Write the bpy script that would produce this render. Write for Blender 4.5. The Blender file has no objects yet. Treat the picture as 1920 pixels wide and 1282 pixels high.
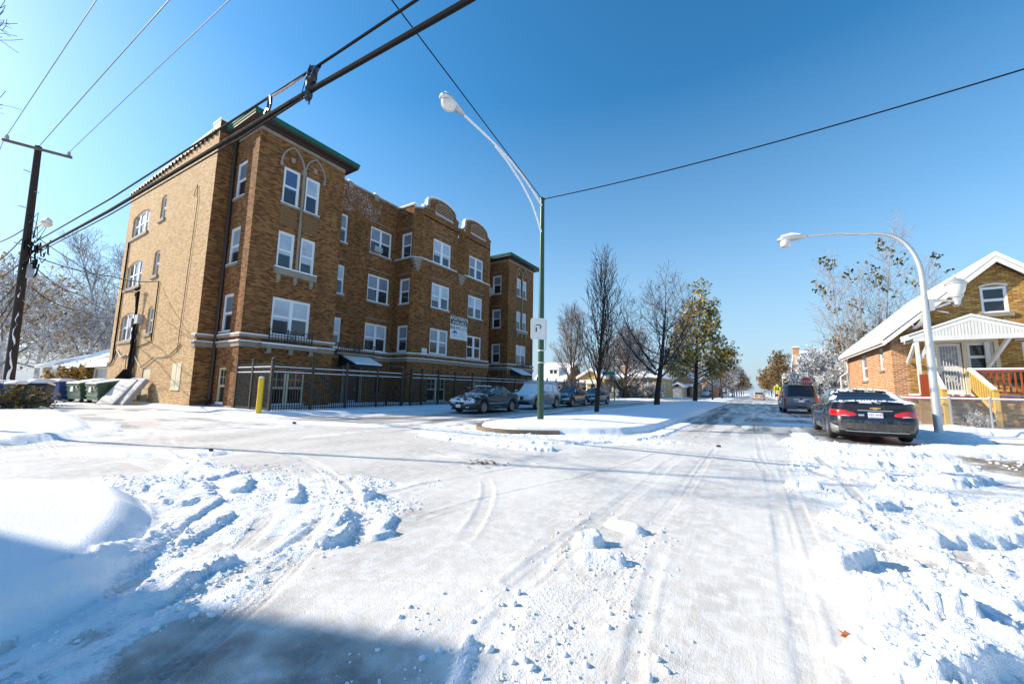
import bpy, math, random
import numpy as np
from mathutils import Vector, Matrix
R = math.radians
sin, cos, pi, sqrt = math.sin, math.cos, math.pi, math.sqrt
SC = bpy.context.scene
COL = SC.collection
random.seed(7)

# ------------------------------------------------------------------ mesh helpers
class MB:
    """collects polygons, becomes ONE mesh object"""
    def __init__(s):
        s.v = []; s.f = []; s.m = []
    def poly(s, pts, mi=0):
        b = len(s.v); s.v.extend([tuple(p) for p in pts]); s.f.append(tuple(range(b, b + len(pts)))); s.m.append(mi)
    def raw(s, verts, faces, mi=0):
        b = len(s.v); s.v.extend([tuple(p) for p in verts])
        for f in faces: s.f.append(tuple(i + b for i in f)); s.m.append(mi)
    def hexa(s, p, mi=0):
        s.raw(p, [(0, 3, 2, 1), (4, 5, 6, 7), (0, 1, 5, 4), (1, 2, 6, 5), (2, 3, 7, 6), (3, 0, 4, 7)], mi)
    def box(s, x0, x1, y0, y1, z0, z1, mi=0):
        s.hexa([(x0, y0, z0), (x1, y0, z0), (x1, y1, z0), (x0, y1, z0), (x0, y0, z1), (x1, y0, z1), (x1, y1, z1), (x0, y1, z1)], mi)
    def obox(s, c, ax, ay, az, mi=0):
        """oriented box: centre and three half-axis vectors"""
        c, ax, ay, az = Vector(c), Vector(ax), Vector(ay), Vector(az)
        s.hexa([c - ax - ay - az, c + ax - ay - az, c + ax + ay - az, c - ax + ay - az,
                c - ax - ay + az, c + ax - ay + az, c + ax + ay + az, c - ax + ay + az], mi)
    def beam(s, a, b, w, h, mi=0, up=(0, 0, 1)):
        a, b = Vector(a), Vector(b); d = b - a; L = d.length
        if L < 1e-6: return
        d.normalize(); sd = d.cross(Vector(up))
        if sd.length < 1e-4: sd = d.cross(Vector((1, 0, 0)))
        sd.normalize(); u = sd.cross(d)
        s.obox((a + b) / 2, d * L / 2, sd * w / 2, u * h / 2, mi)
    def tube(s, pts, r, n=8, mi=0, cap=True):
        pts = [Vector(p) for p in pts]
        rs = r if isinstance(r, (list, tuple)) else [r] * len(pts)
        b = len(s.v); prev = None
        for i, p in enumerate(pts):
            d = (pts[min(i + 1, len(pts) - 1)] - pts[max(i - 1, 0)])
            if d.length < 1e-9: d = Vector((0, 0, 1))
            d.normalize()
            if prev is None:
                a = d.cross(Vector((0, 0, 1)))
                if a.length < 1e-3: a = d.cross(Vector((1, 0, 0)))
            else: a = prev - d * prev.dot(d)
            a.normalize(); prev = a; c = d.cross(a)
            for k in range(n):
                t = 2 * pi * k / n
                s.v.append(tuple(p + (a * cos(t) + c * sin(t)) * rs[i]))
        for i in range(len(pts) - 1):
            for k in range(n):
                k2 = (k + 1) % n
                s.f.append((b + i * n + k, b + i * n + k2, b + (i + 1) * n + k2, b + (i + 1) * n + k)); s.m.append(mi)
        if cap:
            s.f.append(tuple(b + k for k in reversed(range(n)))); s.m.append(mi)
            e = b + (len(pts) - 1) * n
            s.f.append(tuple(e + k for k in range(n))); s.m.append(mi)
    def lathe(s, c, prof, n=24, mi=0, axis=(0, 0, 1), ref=None):
        """profile = [(r, h)...] turned about axis through c"""
        ax = Vector(axis).normalized(); a = Vector(ref) if ref else ax.cross(Vector((0, 0, 1)))
        if a.length < 1e-3: a = Vector((1, 0, 0))
        a.normalize(); bb = ax.cross(a); c = Vector(c); b0 = len(s.v)
        for r, h in prof:
            for k in range(n):
                t = 2 * pi * k / n
                s.v.append(tuple(c + ax * h + (a * cos(t) + bb * sin(t)) * r))
        for i in range(len(prof) - 1):
            for k in range(n):
                k2 = (k + 1) % n
                s.f.append((b0 + i * n + k, b0 + i * n + k2, b0 + (i + 1) * n + k2, b0 + (i + 1) * n + k)); s.m.append(mi)
        s.f.append(tuple(b0 + k for k in reversed(range(n)))); s.m.append(mi)
        e = b0 + (len(prof) - 1) * n
        s.f.append(tuple(e + k for k in range(n))); s.m.append(mi)
    def grid(s, rows, mi=0, close=False):
        b = len(s.v); nr, nc = len(rows), len(rows[0])
        for r in rows: s.v.extend([tuple(p) for p in r])
        for i in range(nr - 1):
            for j in range(nc if close else nc - 1):
                j2 = (j + 1) % nc
                s.f.append((b + i * nc + j, b + i * nc + j2, b + (i + 1) * nc + j2, b + (i + 1) * nc + j)); s.m.append(mi)
    def build_split(s, name, mat, parent, per=1):
        """one object for every `per` boxes collected"""
        for i in range(0, len(s.f), 6 * per):
            m = MB(); fs = s.f[i:i + 6 * per]; lo = min(min(f) for f in fs); hi = max(max(f) for f in fs)
            m.v = s.v[lo:hi + 1]; m.f = [tuple(k - lo for k in f) for f in fs]; m.m = s.m[i:i + 6 * per]; m.build(name, mat, parent)
    def build(s, name, mat, parent=None, smooth=False, world=True):
        me = bpy.data.meshes.new(name)
        v = np.array(s.v, dtype=np.float64).reshape(-1, 3)
        if parent is not None and world:
            v = v - np.array(LOC.get(parent.name, (0, 0, 0)))
        me.from_pydata(v.tolist(), [], s.f)
        mats = mat if isinstance(mat, (list, tuple)) else [mat]
        for m in mats: me.materials.append(m)
        if len(mats) > 1: me.polygons.foreach_set('material_index', np.array(s.m, dtype=np.int32))
        if smooth:
            me.polygons.foreach_set('use_smooth', np.ones(len(me.polygons), dtype=bool))
            me.set_sharp_from_angle(angle=R(smooth if smooth is not True else 40))
        me.update()
        o = bpy.data.objects.new(name, me); COL.objects.link(o)
        if parent is not None:
            o.parent = parent; LOC[o.name] = LOC.get(parent.name, (0, 0, 0))
        else: LOC[o.name] = (0, 0, 0)
        return o

LOC = {}
def thing(name, label, cat, loc=(0, 0, 0), rz=0.0, group=None):
    o = bpy.data.objects.new(name, None); COL.objects.link(o)
    o.empty_display_size = 0.3
    o.location = loc; o.rotation_euler = (0, 0, rz)
    LOC[o.name] = tuple(loc)
    o['label'] = label; o['category'] = cat
    if group: o['group'] = group
    return o
def tag(o, label, cat, group=None):
    o['label'] = label; o['category'] = cat
    if group: o['group'] = group
    return o
def rebase(o, loc):
    """move a world-built top-level mesh so that its origin sits at its base"""
    d = Vector(loc)
    o.data.transform(Matrix.Translation(-d)); o.location = d
    LOC[o.name] = tuple(loc)
    return o
def copy_tree(o, parent=None):
    c = o.copy(); COL.objects.link(c)
    if parent is not None: c.parent = parent
    for ch in list(o.children): copy_tree(ch, c)
    return c
def np_mesh(name, v, f, mat, parent=None, smooth=False, mi=None):
    """verts (N,3), faces (M,k) numpy"""
    me = bpy.data.meshes.new(name)
    n, (m, k) = len(v), f.shape
    me.vertices.add(n); me.vertices.foreach_set('co', np.ascontiguousarray(v, dtype=np.float32).ravel())
    me.loops.add(m * k); me.loops.foreach_set('vertex_index', np.ascontiguousarray(f, dtype=np.int32).ravel())
    me.polygons.add(m)
    me.polygons.foreach_set('loop_start', np.arange(0, m * k, k, dtype=np.int32))
    mats = mat if isinstance(mat, (list, tuple)) else [mat]
    for x in mats: me.materials.append(x)
    if mi is not None: me.polygons.foreach_set('material_index', mi.astype(np.int32))
    me.polygons.foreach_set('use_smooth', np.full(m, bool(smooth)))
    me.update(calc_edges=True)
    o = bpy.data.objects.new(name, me); COL.objects.link(o)
    if parent is not None: o.parent = parent
    return o

# ------------------------------------------------------------------ materials
class NT:
    def __init__(s, name):
        s.mat = bpy.data.materials.new(name); s.mat.use_nodes = True
        s.t = s.mat.node_tree; s.t.nodes.clear()
        s.out = s.n('ShaderNodeOutputMaterial')
    def n(s, typ, **kw):
        x = s.t.nodes.new(typ)
        for k, v in kw.items():
            if hasattr(x, k): setattr(x, k, v)
        return x
    def l(s, a, b): s.t.links.new(a, b)
    def noise(s, vec, scale, detail=3, rough=.55, dist=0.0):
        x = s.n('ShaderNodeTexNoise'); x.inputs['Scale'].default_value = scale; x.inputs['Detail'].default_value = detail
        x.inputs['Roughness'].default_value = rough; x.inputs['Distortion'].default_value = dist
        if vec is not None: s.l(vec, x.inputs['Vector'])
        return x.outputs['Fac']
    def ramp(s, fac, stops):
        x = s.n('ShaderNodeValToRGB'); e = x.color_ramp.elements
        while len(e) < len(stops): e.new(.5)
        for i, (p, c) in enumerate(stops):
            e[i].position = p; e[i].color = (c, c, c, 1) if isinstance(c, (int, float)) else (*c, 1)
        s.l(fac, x.inputs[0]); return x.outputs[0]
    def mix(s, fac, a, b, mode='MIX'):
        x = s.n('ShaderNodeMix'); x.data_type = 'RGBA'; x.blend_type = mode
        for i, val in ((0, fac), (6, a), (7, b)):
            sock = x.inputs[i]
            if isinstance(val, (int, float)): sock.default_value = val if i == 0 else (val, val, val, 1)
            elif isinstance(val, (tuple, list)): sock.default_value = (*val[:3], 1)
            else: s.l(val, sock)
        return x.outputs[2]
    def math(s, op, a, b=0.0, c=None, clamp=False):
        x = s.n('ShaderNodeMath'); x.operation = op; x.use_clamp = clamp
        for i, val in enumerate((a, b) if c is None else (a, b, c)):
            if isinstance(val, (int, float)): x.inputs[i].default_value = val
            else: s.l(val, x.inputs[i])
        return x.outputs[0]
    def pos(s): return s.n('ShaderNodeNewGeometry').outputs['Position']
    def obj(s): return s.n('ShaderNodeTexCoord').outputs['Object']
    def map(s, vec, scale=(1, 1, 1), loc=(0, 0, 0), rot=(0, 0, 0)):
        x = s.n('ShaderNodeMapping'); s.l(vec, x.inputs[0])
        x.inputs['Location'].default_value = loc; x.inputs['Rotation'].default_value = rot; x.inputs['Scale'].default_value = scale
        return x.outputs[0]
    def sep(s, vec):
        x = s.n('ShaderNodeSeparateXYZ'); s.l(vec, x.inputs[0]); return x.outputs
    def comb(s, x_, y_, z_):
        x = s.n('ShaderNodeCombineXYZ')
        for i, val in enumerate((x_, y_, z_)):
            if isinstance(val, (int, float)): x.inputs[i].default_value = val
            else: s.l(val, x.inputs[i])
        return x.outputs[0]
    def up(s):
        return s.sep(s.n('ShaderNodeNewGeometry').outputs['Normal'])[2]
    def bump(s, h, strength=.3, dist=.02):
        x = s.n('ShaderNodeBump'); x.inputs['Strength'].default_value = strength; x.inputs['Distance'].default_value = dist
        s.l(h, x.inputs['Height']); return x.outputs[0]
    def bsdf(s, color, rough=.6, metal=0.0, spec=None, coat=0.0, normal=None, **kw):
        x = s.n('ShaderNodeBsdfPrincipled')
        for nm, val in (('Base Color', color), ('Roughness', rough), ('Metallic', metal), ('Coat Weight', coat)):
            if isinstance(val, (tuple, list)): x.inputs[nm].default_value = (*val[:3], 1)
            elif isinstance(val, (int, float)): x.inputs[nm].default_value = val
            else: s.l(val, x.inputs[nm])
        if spec is not None: x.inputs['Specular IOR Level'].default_value = spec
        x.inputs['Coat Roughness'].default_value = .06
        for k, v in kw.items(): x.inputs[k].default_value = v
        if normal is not None: s.l(normal, x.inputs['Normal'])
        s.l(x.outputs[0], s.out.inputs[0])
        return x

def plain(name, c, rough=.6, metal=0.0, var=.12, vscale=3.0, coat=0.0, snow=0.0, spec=None, bump=0.0, grime=0.0):
    """base colour with mottling, optional grime, optional settled snow on up-facing faces"""
    t = NT(name); p = t.obj()
    nz = t.noise(p, vscale, 4, .6)
    dark = tuple(max(0, x * (1 - var * 1.6)) for x in c); lite = tuple(min(1, x * (1 + var)) for x in c)
    col = t.mix(nz, dark, lite)
    if grime:
        g = t.ramp(t.noise(t.map(p, (1, 1, .25)), 2.2, 5, .65), [(.42, 0.0), (.75, 1.0)])
        col = t.mix(t.math('MULTIPLY', g, grime), col, (.16, .14, .12))
    nrm = None
    if bump: nrm = t.bump(t.noise(p, vscale * 6, 4, .6), bump, .01)
    if snow:
        m = t.math('MULTIPLY', t.ramp(t.up(), [(.45, 0.0), (.75, 1.0)]), t.ramp(t.noise(p, 5.0, 4, .6), [(max(0, .72 - snow * .72), 0.0), (min(1, .80 - snow * .7), 1.0)]))
        col = t.mix(m, col, (.88, .9, .93))
        rr = t.math('ADD', t.math('MULTIPLY', m, .9 - rough), rough)
        mm = t.math('MULTIPLY', t.math('SUBTRACT', 1.0, m), metal) if metal else 0.0
        t.bsdf(col, rr, mm, spec, 0.0 if not coat else t.math('MULTIPLY', t.math('SUBTRACT', 1.0, m), coat), nrm)
    else: t.bsdf(col, rough, metal, spec, coat, nrm)
    return t.mat

def brick(name, cols, mortar, bw=.205, bh=.068, mort=.010, patch=0.3, frost=None, stain=.25, bump=.6, jit=0.0):
    """running-bond brick; u = x+y so it reads on walls facing x or y; cols = list of brick colours"""
    t = NT(name); P = t.pos(); X, Y, Z = t.sep(P)
    u = t.math('ADD', X, Y); vec = t.comb(u, Z, 0.0)
    if jit:
        d = t.noise(t.map(P, (2, 2, 6)), 6, 2)
        vec = t.comb(t.math('ADD', u, t.math('MULTIPLY', d, jit)), t.math('ADD', Z, t.math('MULTIPLY', d, jit * .4)), 0.0)
    b = t.n('ShaderNodeTexBrick'); t.l(vec, b.inputs['Vector'])
    b.offset = .5; b.squash = 1
    b.inputs['Scale'].default_value = 1.0; b.inputs['Mortar Size'].default_value = mort; b.inputs['Mortar Smooth'].default_value = .3
    b.inputs['Brick Width'].default_value = bw; b.inputs['Row Height'].default_value = bh; b.inputs['Bias'].default_value = 0.0
    b.inputs['Color1'].default_value = (0, 0, 0, 1); b.inputs['Color2'].default_value = (1, 1, 1, 1); b.inputs['Mortar'].default_value = (.5, .5, .5, 1)
    st = [((i + .5) / len(cols), c) for i, c in enumerate(cols)]
    bc = t.ramp(b.outputs['Color'], st)
    big = t.noise(P, .35, 4, .6)
    bc = t.mix(t.math('MULTIPLY', t.ramp(big, [(.35, 0.0), (.7, 1.0)]), patch), bc, tuple(c * .55 for c in cols[0]))
    fine = t.noise(P, 22, 3, .6)
    bc = t.mix(.35, bc, t.mix(fine, .35, 1.25), 'MULTIPLY')
    col = t.mix(b.outputs['Fac'], bc, mortar)
    if stain:
        s_ = t.ramp(t.noise(t.map(P, (.9, .9, .12)), 1.4, 5, .65), [(.5, 0.0), (.8, 1.0)])
        col = t.mix(t.math('MULTIPLY', s_, stain), col, tuple(c * .4 for c in cols[0]))
    if frost:                       # wind-blown snow caught on the brick in a patch (x0,x1,y0,y1,z0,z1)
        x0, x1, y0, y1, z0, z1 = frost
        w = t.math('MULTIPLY', t.math('MULTIPLY', t.math('GREATER_THAN', Y, y0), t.math('LESS_THAN', Y, y1)), t.math('MULTIPLY', t.math('GREATER_THAN', Z, z0), t.math('LESS_THAN', Z, z1)))
        spots = t.ramp(t.noise(P, 9, 5, .75), [(.54, 0.0), (.6, 1.0)])
        fade = t.ramp(t.noise(P, .9, 2, .5), [(.38, 0.0), (.6, 1.0)])
        col = t.mix(t.math('MULTIPLY', w, t.math('MULTIPLY', spots, fade)), col, (.8, .83, .88))
    h = t.math('ADD', t.math('MULTIPLY', t.math('SUBTRACT', 1.0, b.outputs['Fac']), 1.0), t.math('MULTIPLY', t.noise(P, 45, 2), .35))
    t.bsdf(col, .9, 0, .2, 0, t.bump(h, bump, .012))
    return t.mat

def glassy(name, c, rough=.04, spec=.5, var=.0, ripple=.02):
    t = NT(name); p = t.obj()
    col = t.mix(t.noise(p, 1.6, 3), tuple(x * .6 for x in c), tuple(x * 1.3 for x in c))
    t.bsdf(col, rough, 0, spec, .6, t.bump(t.noise(p, 1.1, 2), ripple, .2))
    return t.mat

def carpaint(name, c, dirt=.35, snow=.0, metal=.4, snowscale=3.5):
    t = NT(name); p = t.obj(); X, Y, Z = t.sep(p)
    up = t.up()
    col = t.mix(t.noise(p, 30, 2), tuple(x * .85 for x in c), tuple(x * 1.1 for x in c))
    low = t.ramp(Z, [(.25, 1.0), (.75, 0.0)])
    d = t.math('MULTIPLY', t.math('MULTIPLY', low, t.ramp(t.noise(t.map(p, (1, .6, 2)), 4, 5, .7), [(.4, 0.0), (.62, 1.0)])), dirt)
    col = t.mix(d, col, (.30, .28, .26))
    rough = t.math('ADD', .2, t.math('MULTIPLY', d, .7))
    m = t.math('MULTIPLY', t.ramp(t.math('ADD', up, t.math('MULTIPLY', t.noise(p, 2.0, 3), .25)), [(.55 - .35 * snow, 0.0), (.9 - .3 * snow, 1.0)]),
               t.ramp(t.noise(p, snowscale, 6, .7), [(.66 - snow * .5, 0.0), (.72 - snow * .5, 1.0)]))
    if snow <= 0: m = t.math('MULTIPLY', m, 0.0)
    col = t.mix(m, col, (.86, .89, .93))
    rough = t.math('MAXIMUM', rough, t.math('MULTIPLY', m, .9))
    inv = t.math('SUBTRACT', 1.0, t.math('MAXIMUM', m, d))
    t.bsdf(col, rough, t.math('MULTIPLY', inv, metal), .3, t.math('MULTIPLY', inv, .45), t.bump(t.noise(p, 14, 4), t.math('MULTIPLY', m, .6) if False else .03, .02))
    return t.mat

def bark(name, c, snow=0.3, scale=14):
    t = NT(name); p = t.obj()
    n1 = t.noise(t.map(p, (1, 1, .3)), scale, 4, .65)
    col = t.mix(n1, tuple(x * .55 for x in c), tuple(x * 1.35 for x in c))
    if snow:
        m = t.math('MULTIPLY', t.ramp(t.math('ADD', t.up(), t.math('MULTIPLY', t.noise(p, 3, 3), .5)), [(.75 - snow * .7, 0.0), (.95 - snow * .55, 1.0)]), min(1.0, .5 + snow * .5))
        col = t.mix(m, col, (.88, .9, .94))
    t.bsdf(col, .9, 0, .15, 0, t.bump(n1, .4, .02))
    return t.mat

def leafmat(name, cols):
    t = NT(name)
    oi = t.n('ShaderNodeNewGeometry').outputs['Random Per Island']
    col = t.ramp(oi, [(i / max(1, len(cols) - 1), c) for i, c in enumerate(cols)])
    b = t.n('ShaderNodeBsdfPrincipled'); t.l(col, b.inputs['Base Color']); b.inputs['Roughness'].default_value = .65; b.inputs['Specular IOR Level'].default_value = .25
    tr = t.n('ShaderNodeBsdfTranslucent'); t.l(col, tr.inputs[0])
    mx = t.n('ShaderNodeMixShader'); mx.inputs[0].default_value = .3
    t.l(b.outputs[0], mx.inputs[1]); t.l(tr.outputs[0], mx.inputs[2]); t.l(mx.outputs[0], t.out.inputs[0])
    return t.mat

def snowmat(name, c=(.9, .915, .94), bscale=9, bstr=.35):
    t = NT(name); p = t.pos()
    h = t.math('ADD', t.noise(p, bscale, 5, .6), t.math('MULTIPLY', t.noise(p, bscale * 9, 2), .25))
    col = t.mix(t.noise(p, 1.7, 4), tuple(x * .95 for x in c), c)
    t.bsdf(col, .75, 0, .25, 0, t.bump(h, bstr, .03))
    return t.mat

M = {}
M['snow'] = snowmat('settled snow')
M['snow_soft'] = snowmat('smooth drifted snow', bscale=4, bstr=.15)
M['brick_front'] = brick('tan brown face brick', [(.11, .042, .014), (.28, .118, .037), (.37, .165, .053), (.44, .212, .074), (.20, .08, .026)], (.18, .095, .045), bw=.25, bh=.084, mort=.014, patch=.35, stain=.5, bump=.5)
M['brick_front_frost'] = brick('tan brown face brick with blown snow', [(.11, .042, .014), (.28, .118, .037), (.37, .165, .053), (.44, .212, .074), (.20, .08, .026)], (.18, .095, .045), bw=.25, bh=.084, mort=.014, patch=.35, stain=.5, bump=.5, frost=(0, 0, 14.7, 19.6, 14.3, 16.2))
M['brick_common'] = brick('pale common brick', [(.50, .31, .15), (.66, .44, .215), (.73, .51, .265), (.78, .57, .33), (.60, .345, .185)], (.40, .28, .16), bw=.25, bh=.084, patch=.15, mort=.013, bump=1.0, jit=.02, stain=.2)
M['brick_orange'] = brick('orange common brick', [(.34, .10, .03), (.50, .16, .045), (.60, .25, .085), (.42, .11, .035), (.66, .34, .15)], (.60, .47, .32), bw=.25, bh=.084, patch=.15, mort=.016, bump=.8, jit=.015, stain=.1)
M['brick_tan'] = brick('golden tan face brick', [(.36, .175, .04), (.54, .285, .07), (.65, .37, .10), (.46, .235, .055), (.72, .46, .15)], (.24, .15, .075), bw=.25, bh=.084, patch=.2, mort=.015, bump=.7, stain=.12)
M['brick_dark'] = brick('dark red brick', [(.16, .05, .03), (.22, .075, .045), (.27, .10, .06)], (.30, .24, .2), stain=.1)
M['brick_yellow'] = brick('yellow brick', [(.50, .33, .12), (.58, .40, .16), (.62, .45, .2)], (.5, .4, .25), stain=.1)
M['brick_buff'] = brick('buff brick', [(.34, .21, .11), (.42, .27, .15), (.46, .31, .18)], (.4, .3, .2), stain=.1)
M['stone'] = plain('weathered limestone', (.33, .275, .205), .85, var=.25, vscale=4, bump=.4, grime=.6)
M['stone_snow'] = plain('limestone ledge', (.31, .26, .195), .85, var=.25, vscale=4, bump=.4, snow=.55, grime=.5)
M['white'] = plain('white window paint', (.78, .79, .80), .45, var=.05)
M['white_trim'] = plain('white house trim', (.74, .72, .67), .5, var=.06, grime=.15)
M['cream'] = plain('cream painted board', (.66, .58, .40), .6, var=.08, grime=.2)
M['green_copper'] = plain('green painted copper gutter', (.022, .14, .09), .75, var=.3, vscale=6, spec=.2)
M['dark_soffit'] = plain('dark brown soffit', (.05, .032, .022), .7, var=.2)
M['black_iron'] = plain('black painted iron', (.016, .014, .013), .4, var=.2, snow=.35)
M['bronze'] = plain('bronze brown post', (.035, .024, .018), .4, var=.2, snow=.35)
M['glass_dark'] = glassy('dark window glass', (.022, .026, .032))
M['glass_black'] = glassy('unlit basement glass', (.02, .02, .021))
M['blind'] = glassy('glass with sky tinted pale blind behind', (.42, .47, .53), .12, .4)  # pale blind, with the sky's blue-white light mixed into its colour
M['blind_grey'] = glassy('glass with grey blind behind', (.20, .23, .27), .1, .45)
M['blind_warm'] = glassy('glass with drawn cream curtain', (.40, .35, .27), .1, .45)
M['downspout'] = plain('brown downspout', (.045, .027, .02), .5, var=.2)
M['door_brown'] = plain('brown entrance door', (.06, .033, .02), .4, var=.2)
M['awning'] = plain('dark awning canvas', (.02, .028, .03), .8, var=.2)
M['galv'] = plain('galvanised steel', (.46, .47, .48), .38, .75, var=.12, vscale=9)
M['galv_pole'] = plain('brushed grey lamp post', (.62, .62, .61), .42, .55, var=.08, vscale=4, grime=.12)
M['galv_snow'] = plain('galvanised steel with snow', (.42, .43, .44), .45, .6, var=.12, snow=.6)
M['wood_pole'] = plain('creosoted timber pole', (.036, .026, .021), .8, var=.45, vscale=7, bump=.6)
M['wood_grey'] = plain('weathered timber', (.20, .16, .125), .85, var=.3, vscale=6, snow=.45)
M['cable'] = plain('black cable', (.010, .010, .011), .8, var=.2, spec=.15)
M['wire'] = plain('thin grey wire', (.10, .10, .11), .5, .3, var=.2)
M['rubber'] = plain('tyre rubber', (.018, .018, .019), .85, var=.3, grime=.5)
M['alloy'] = plain('alloy wheel', (.42, .43, .45), .3, .85, var=.1, grime=.3)
M['red_lens'] = plain('red lamp lens', (.55, .012, .012), .12, var=.15, coat=1.0)
M['clear_lens'] = plain('clear lamp lens', (.62, .66, .70), .12, var=.1, coat=1.0)
M['chrome'] = plain('bright chrome', (.62, .64, .67), .14, 1.0, var=.05)
M['black_plastic'] = plain('black plastic', (.016, .016, .017), .5, var=.2)
M['dirty_plastic'] = plain('salt stained black bumper', (.045, .043, .042), .55, var=.5, vscale=5, grime=.7)
M['yellow'] = plain('yellow bollard paint', (.80, .52, .015), .45, var=.08, grime=.1)
M['gold'] = plain('gold badge', (.75, .48, .16), .3, .8, var=.05)
M['plate_white'] = plain('number plate white', (.78, .80, .84), .4, var=.04)
M['plate_blue'] = plain('number plate blue', (.10, .28, .62), .4, var=.05)
M['plate_red'] = plain('number plate red', (.40, .03, .05), .4, var=.05)
M['sign_white'] = plain('white sign sheet', (.78, .77, .72), .5, var=.05, grime=.12)
M['sign_black'] = plain('black sign print', (.015, .016, .018), .5, var=.1)
M['sign_blue'] = plain('blue sign print', (.03, .15, .50), .5, var=.1)
M['sign_pale'] = plain('pale blue sign print', (.45, .55, .72), .5, var=.05)
M['sign_red'] = plain('red sign sheet', (.58, .02, .03), .4, var=.06)
M['sign_yellow'] = plain('yellow-green sign sheet', (.80, .78, .03), .4, var=.06)
M['sign_green'] = plain('green street sign', (.01, .26, .15), .4, var=.06)
M['green_post'] = plain('dark green lamp post', (.035, .085, .050), .42, .25, var=.25, vscale=5)
M['bin_blue'] = plain('blue plastic bin', (.018, .055, .20), .5, var=.15, snow=.5)
M['bin_dark'] = plain('dark grey plastic bin', (.025, .027, .034), .5, var=.2, snow=.5)
M['bin_green'] = plain('green steel dumpster', (.028, .10, .045), .45, var=.35, vscale=3, snow=.5, grime=.4)
M['mattress'] = plain('dirty white mattress ticking', (.62, .60, .58), .85, var=.15, vscale=5, grime=.3, bump=.3, snow=.4)
M['mattress_side'] = plain('grey mattress border', (.42, .40, .40), .8, var=.2, vscale=6)
M['plank'] = plain('old dark board', (.06, .05, .042), .8, var=.3)
M['red_paint'] = plain('red brown deck paint', (.36, .062, .018), .55, var=.25, vscale=5)
M['pale_timber'] = plain('yellow treated timber', (.60, .38, .085), .65, var=.18, vscale=6, bump=.2)
M['tarp_green'] = plain('dark green canvas', (.012, .05, .022), .8, var=.2)
M['garage_door'] = plain('grey garage door', (.50, .50, .50), .6, var=.06, grime=.3)
M['garage_brown'] = plain('brown slatted garage door', (.22, .17, .13), .7, var=.2, grime=.3)
M['siding'] = plain('white siding', (.42, .36, .27), .6, var=.06, grime=.25)
M['stucco'] = plain('pale stucco', (.62, .58, .54), .8, var=.08)
M['shingle'] = plain('grey shingle', (.13, .125, .12), .9, var=.2, snow=.8)
M['roof_snow'] = snowmat('snow on roof', bscale=3, bstr=.2)
M['kerb'] = plain('worn concrete kerb', (.23, .175, .115), .85, var=.4, vscale=6, bump=.5)
M['leaf_orange'] = plain('wet orange leaf', (.45, .12, .012), .45, var=.3, vscale=30)
M['debris'] = plain('dirty brown slush', (.05, .04, .033), .8, var=.5, vscale=20, bump=.5)
M['bag'] = plain('black plastic bag', (.012, .012, .015), .22, var=.3)
M['rag'] = plain('faded rag', (.45, .33, .30), .8, var=.4, vscale=20)
M['chimney'] = M['brick_orange']
# ------------------------------------------------------------------ wall frames, windows
class Fr:
    """wall frame: P(u, z, n): u runs along the wall (world x or y), n outwards"""
    def __init__(s, o, u, n): s.o, s.u, s.n = o, u, n
    def P(s, u, z, n=0.0): return (s.o[0] + u * s.u[0] + n * s.n[0], s.o[1] + u * s.u[1] + n * s.n[1], z)
    def box(s, mb, u0, u1, z0, z1, n0, n1, mi=0):
        mb.hexa([s.P(u0, z0, n0), s.P(u1, z0, n0), s.P(u1, z0, n1), s.P(u0, z0, n1), s.P(u0, z1, n0), s.P(u1, z1, n0), s.P(u1, z1, n1), s.P(u0, z1, n1)], mi)
    def wall(s, mb, u0, u1, z0, z1, holes=(), depth=.16, mi=0):
        us = sorted({u0, u1, *[h[0] for h in holes], *[h[1] for h in holes]}); zs = sorted({z0, z1, *[h[2] for h in holes], *[h[3] for h in holes]})
        for i in range(len(us) - 1):
            for j in range(len(zs) - 1):
                uc, zc = (us[i] + us[i + 1]) / 2, (zs[j] + zs[j + 1]) / 2
                if any(h[0] < uc < h[1] and h[2] < zc < h[3] for h in holes): continue
                mb.poly([s.P(us[i], zs[j]), s.P(us[i + 1], zs[j]), s.P(us[i + 1], zs[j + 1]), s.P(us[i], zs[j + 1])], mi)
        for a, b, c, d in [h[:4] for h in holes]:
            for q in ([(a, c), (a, d)], [(b, d), (b, c)], [(a, d), (b, d)], [(b, c), (a, c)]):
                (p, r), (v, w) = q
                mb.poly([s.P(p, r), s.P(v, w), s.P(v, w, -depth), s.P(p, r, -depth)], mi)
    def text(s, mb, txt, u, z, n, size, flip=1, mi=0, squash=1.0):
        vs, fs = text_mesh(txt, size)
        mb.raw([s.P(u + flip * x * squash, z + y, n) for x, y in vs], fs, mi)

_tc = {}
def text_mesh(txt, size):
    k = (txt, size)
    if k not in _tc:
        cu = bpy.data.curves.new('tmp', 'FONT'); cu.body = txt; cu.size = size; cu.align_x = 'CENTER'; cu.align_y = 'CENTER'; cu.resolution_u = 3
        cu.offset = size * .012
        o = bpy.data.objects.new('tmp', cu); COL.objects.link(o)
        dg = bpy.context.evaluated_depsgraph_get(); me = bpy.data.meshes.new_from_object(o.evaluated_get(dg))
        _tc[k] = ([(v.co.x, v.co.y) for v in me.vertices], [tuple(p.vertices) for p in me.polygons])
        bpy.data.objects.remove(o); bpy.data.curves.remove(cu); bpy.data.meshes.remove(me)
    return _tc[k]

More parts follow.
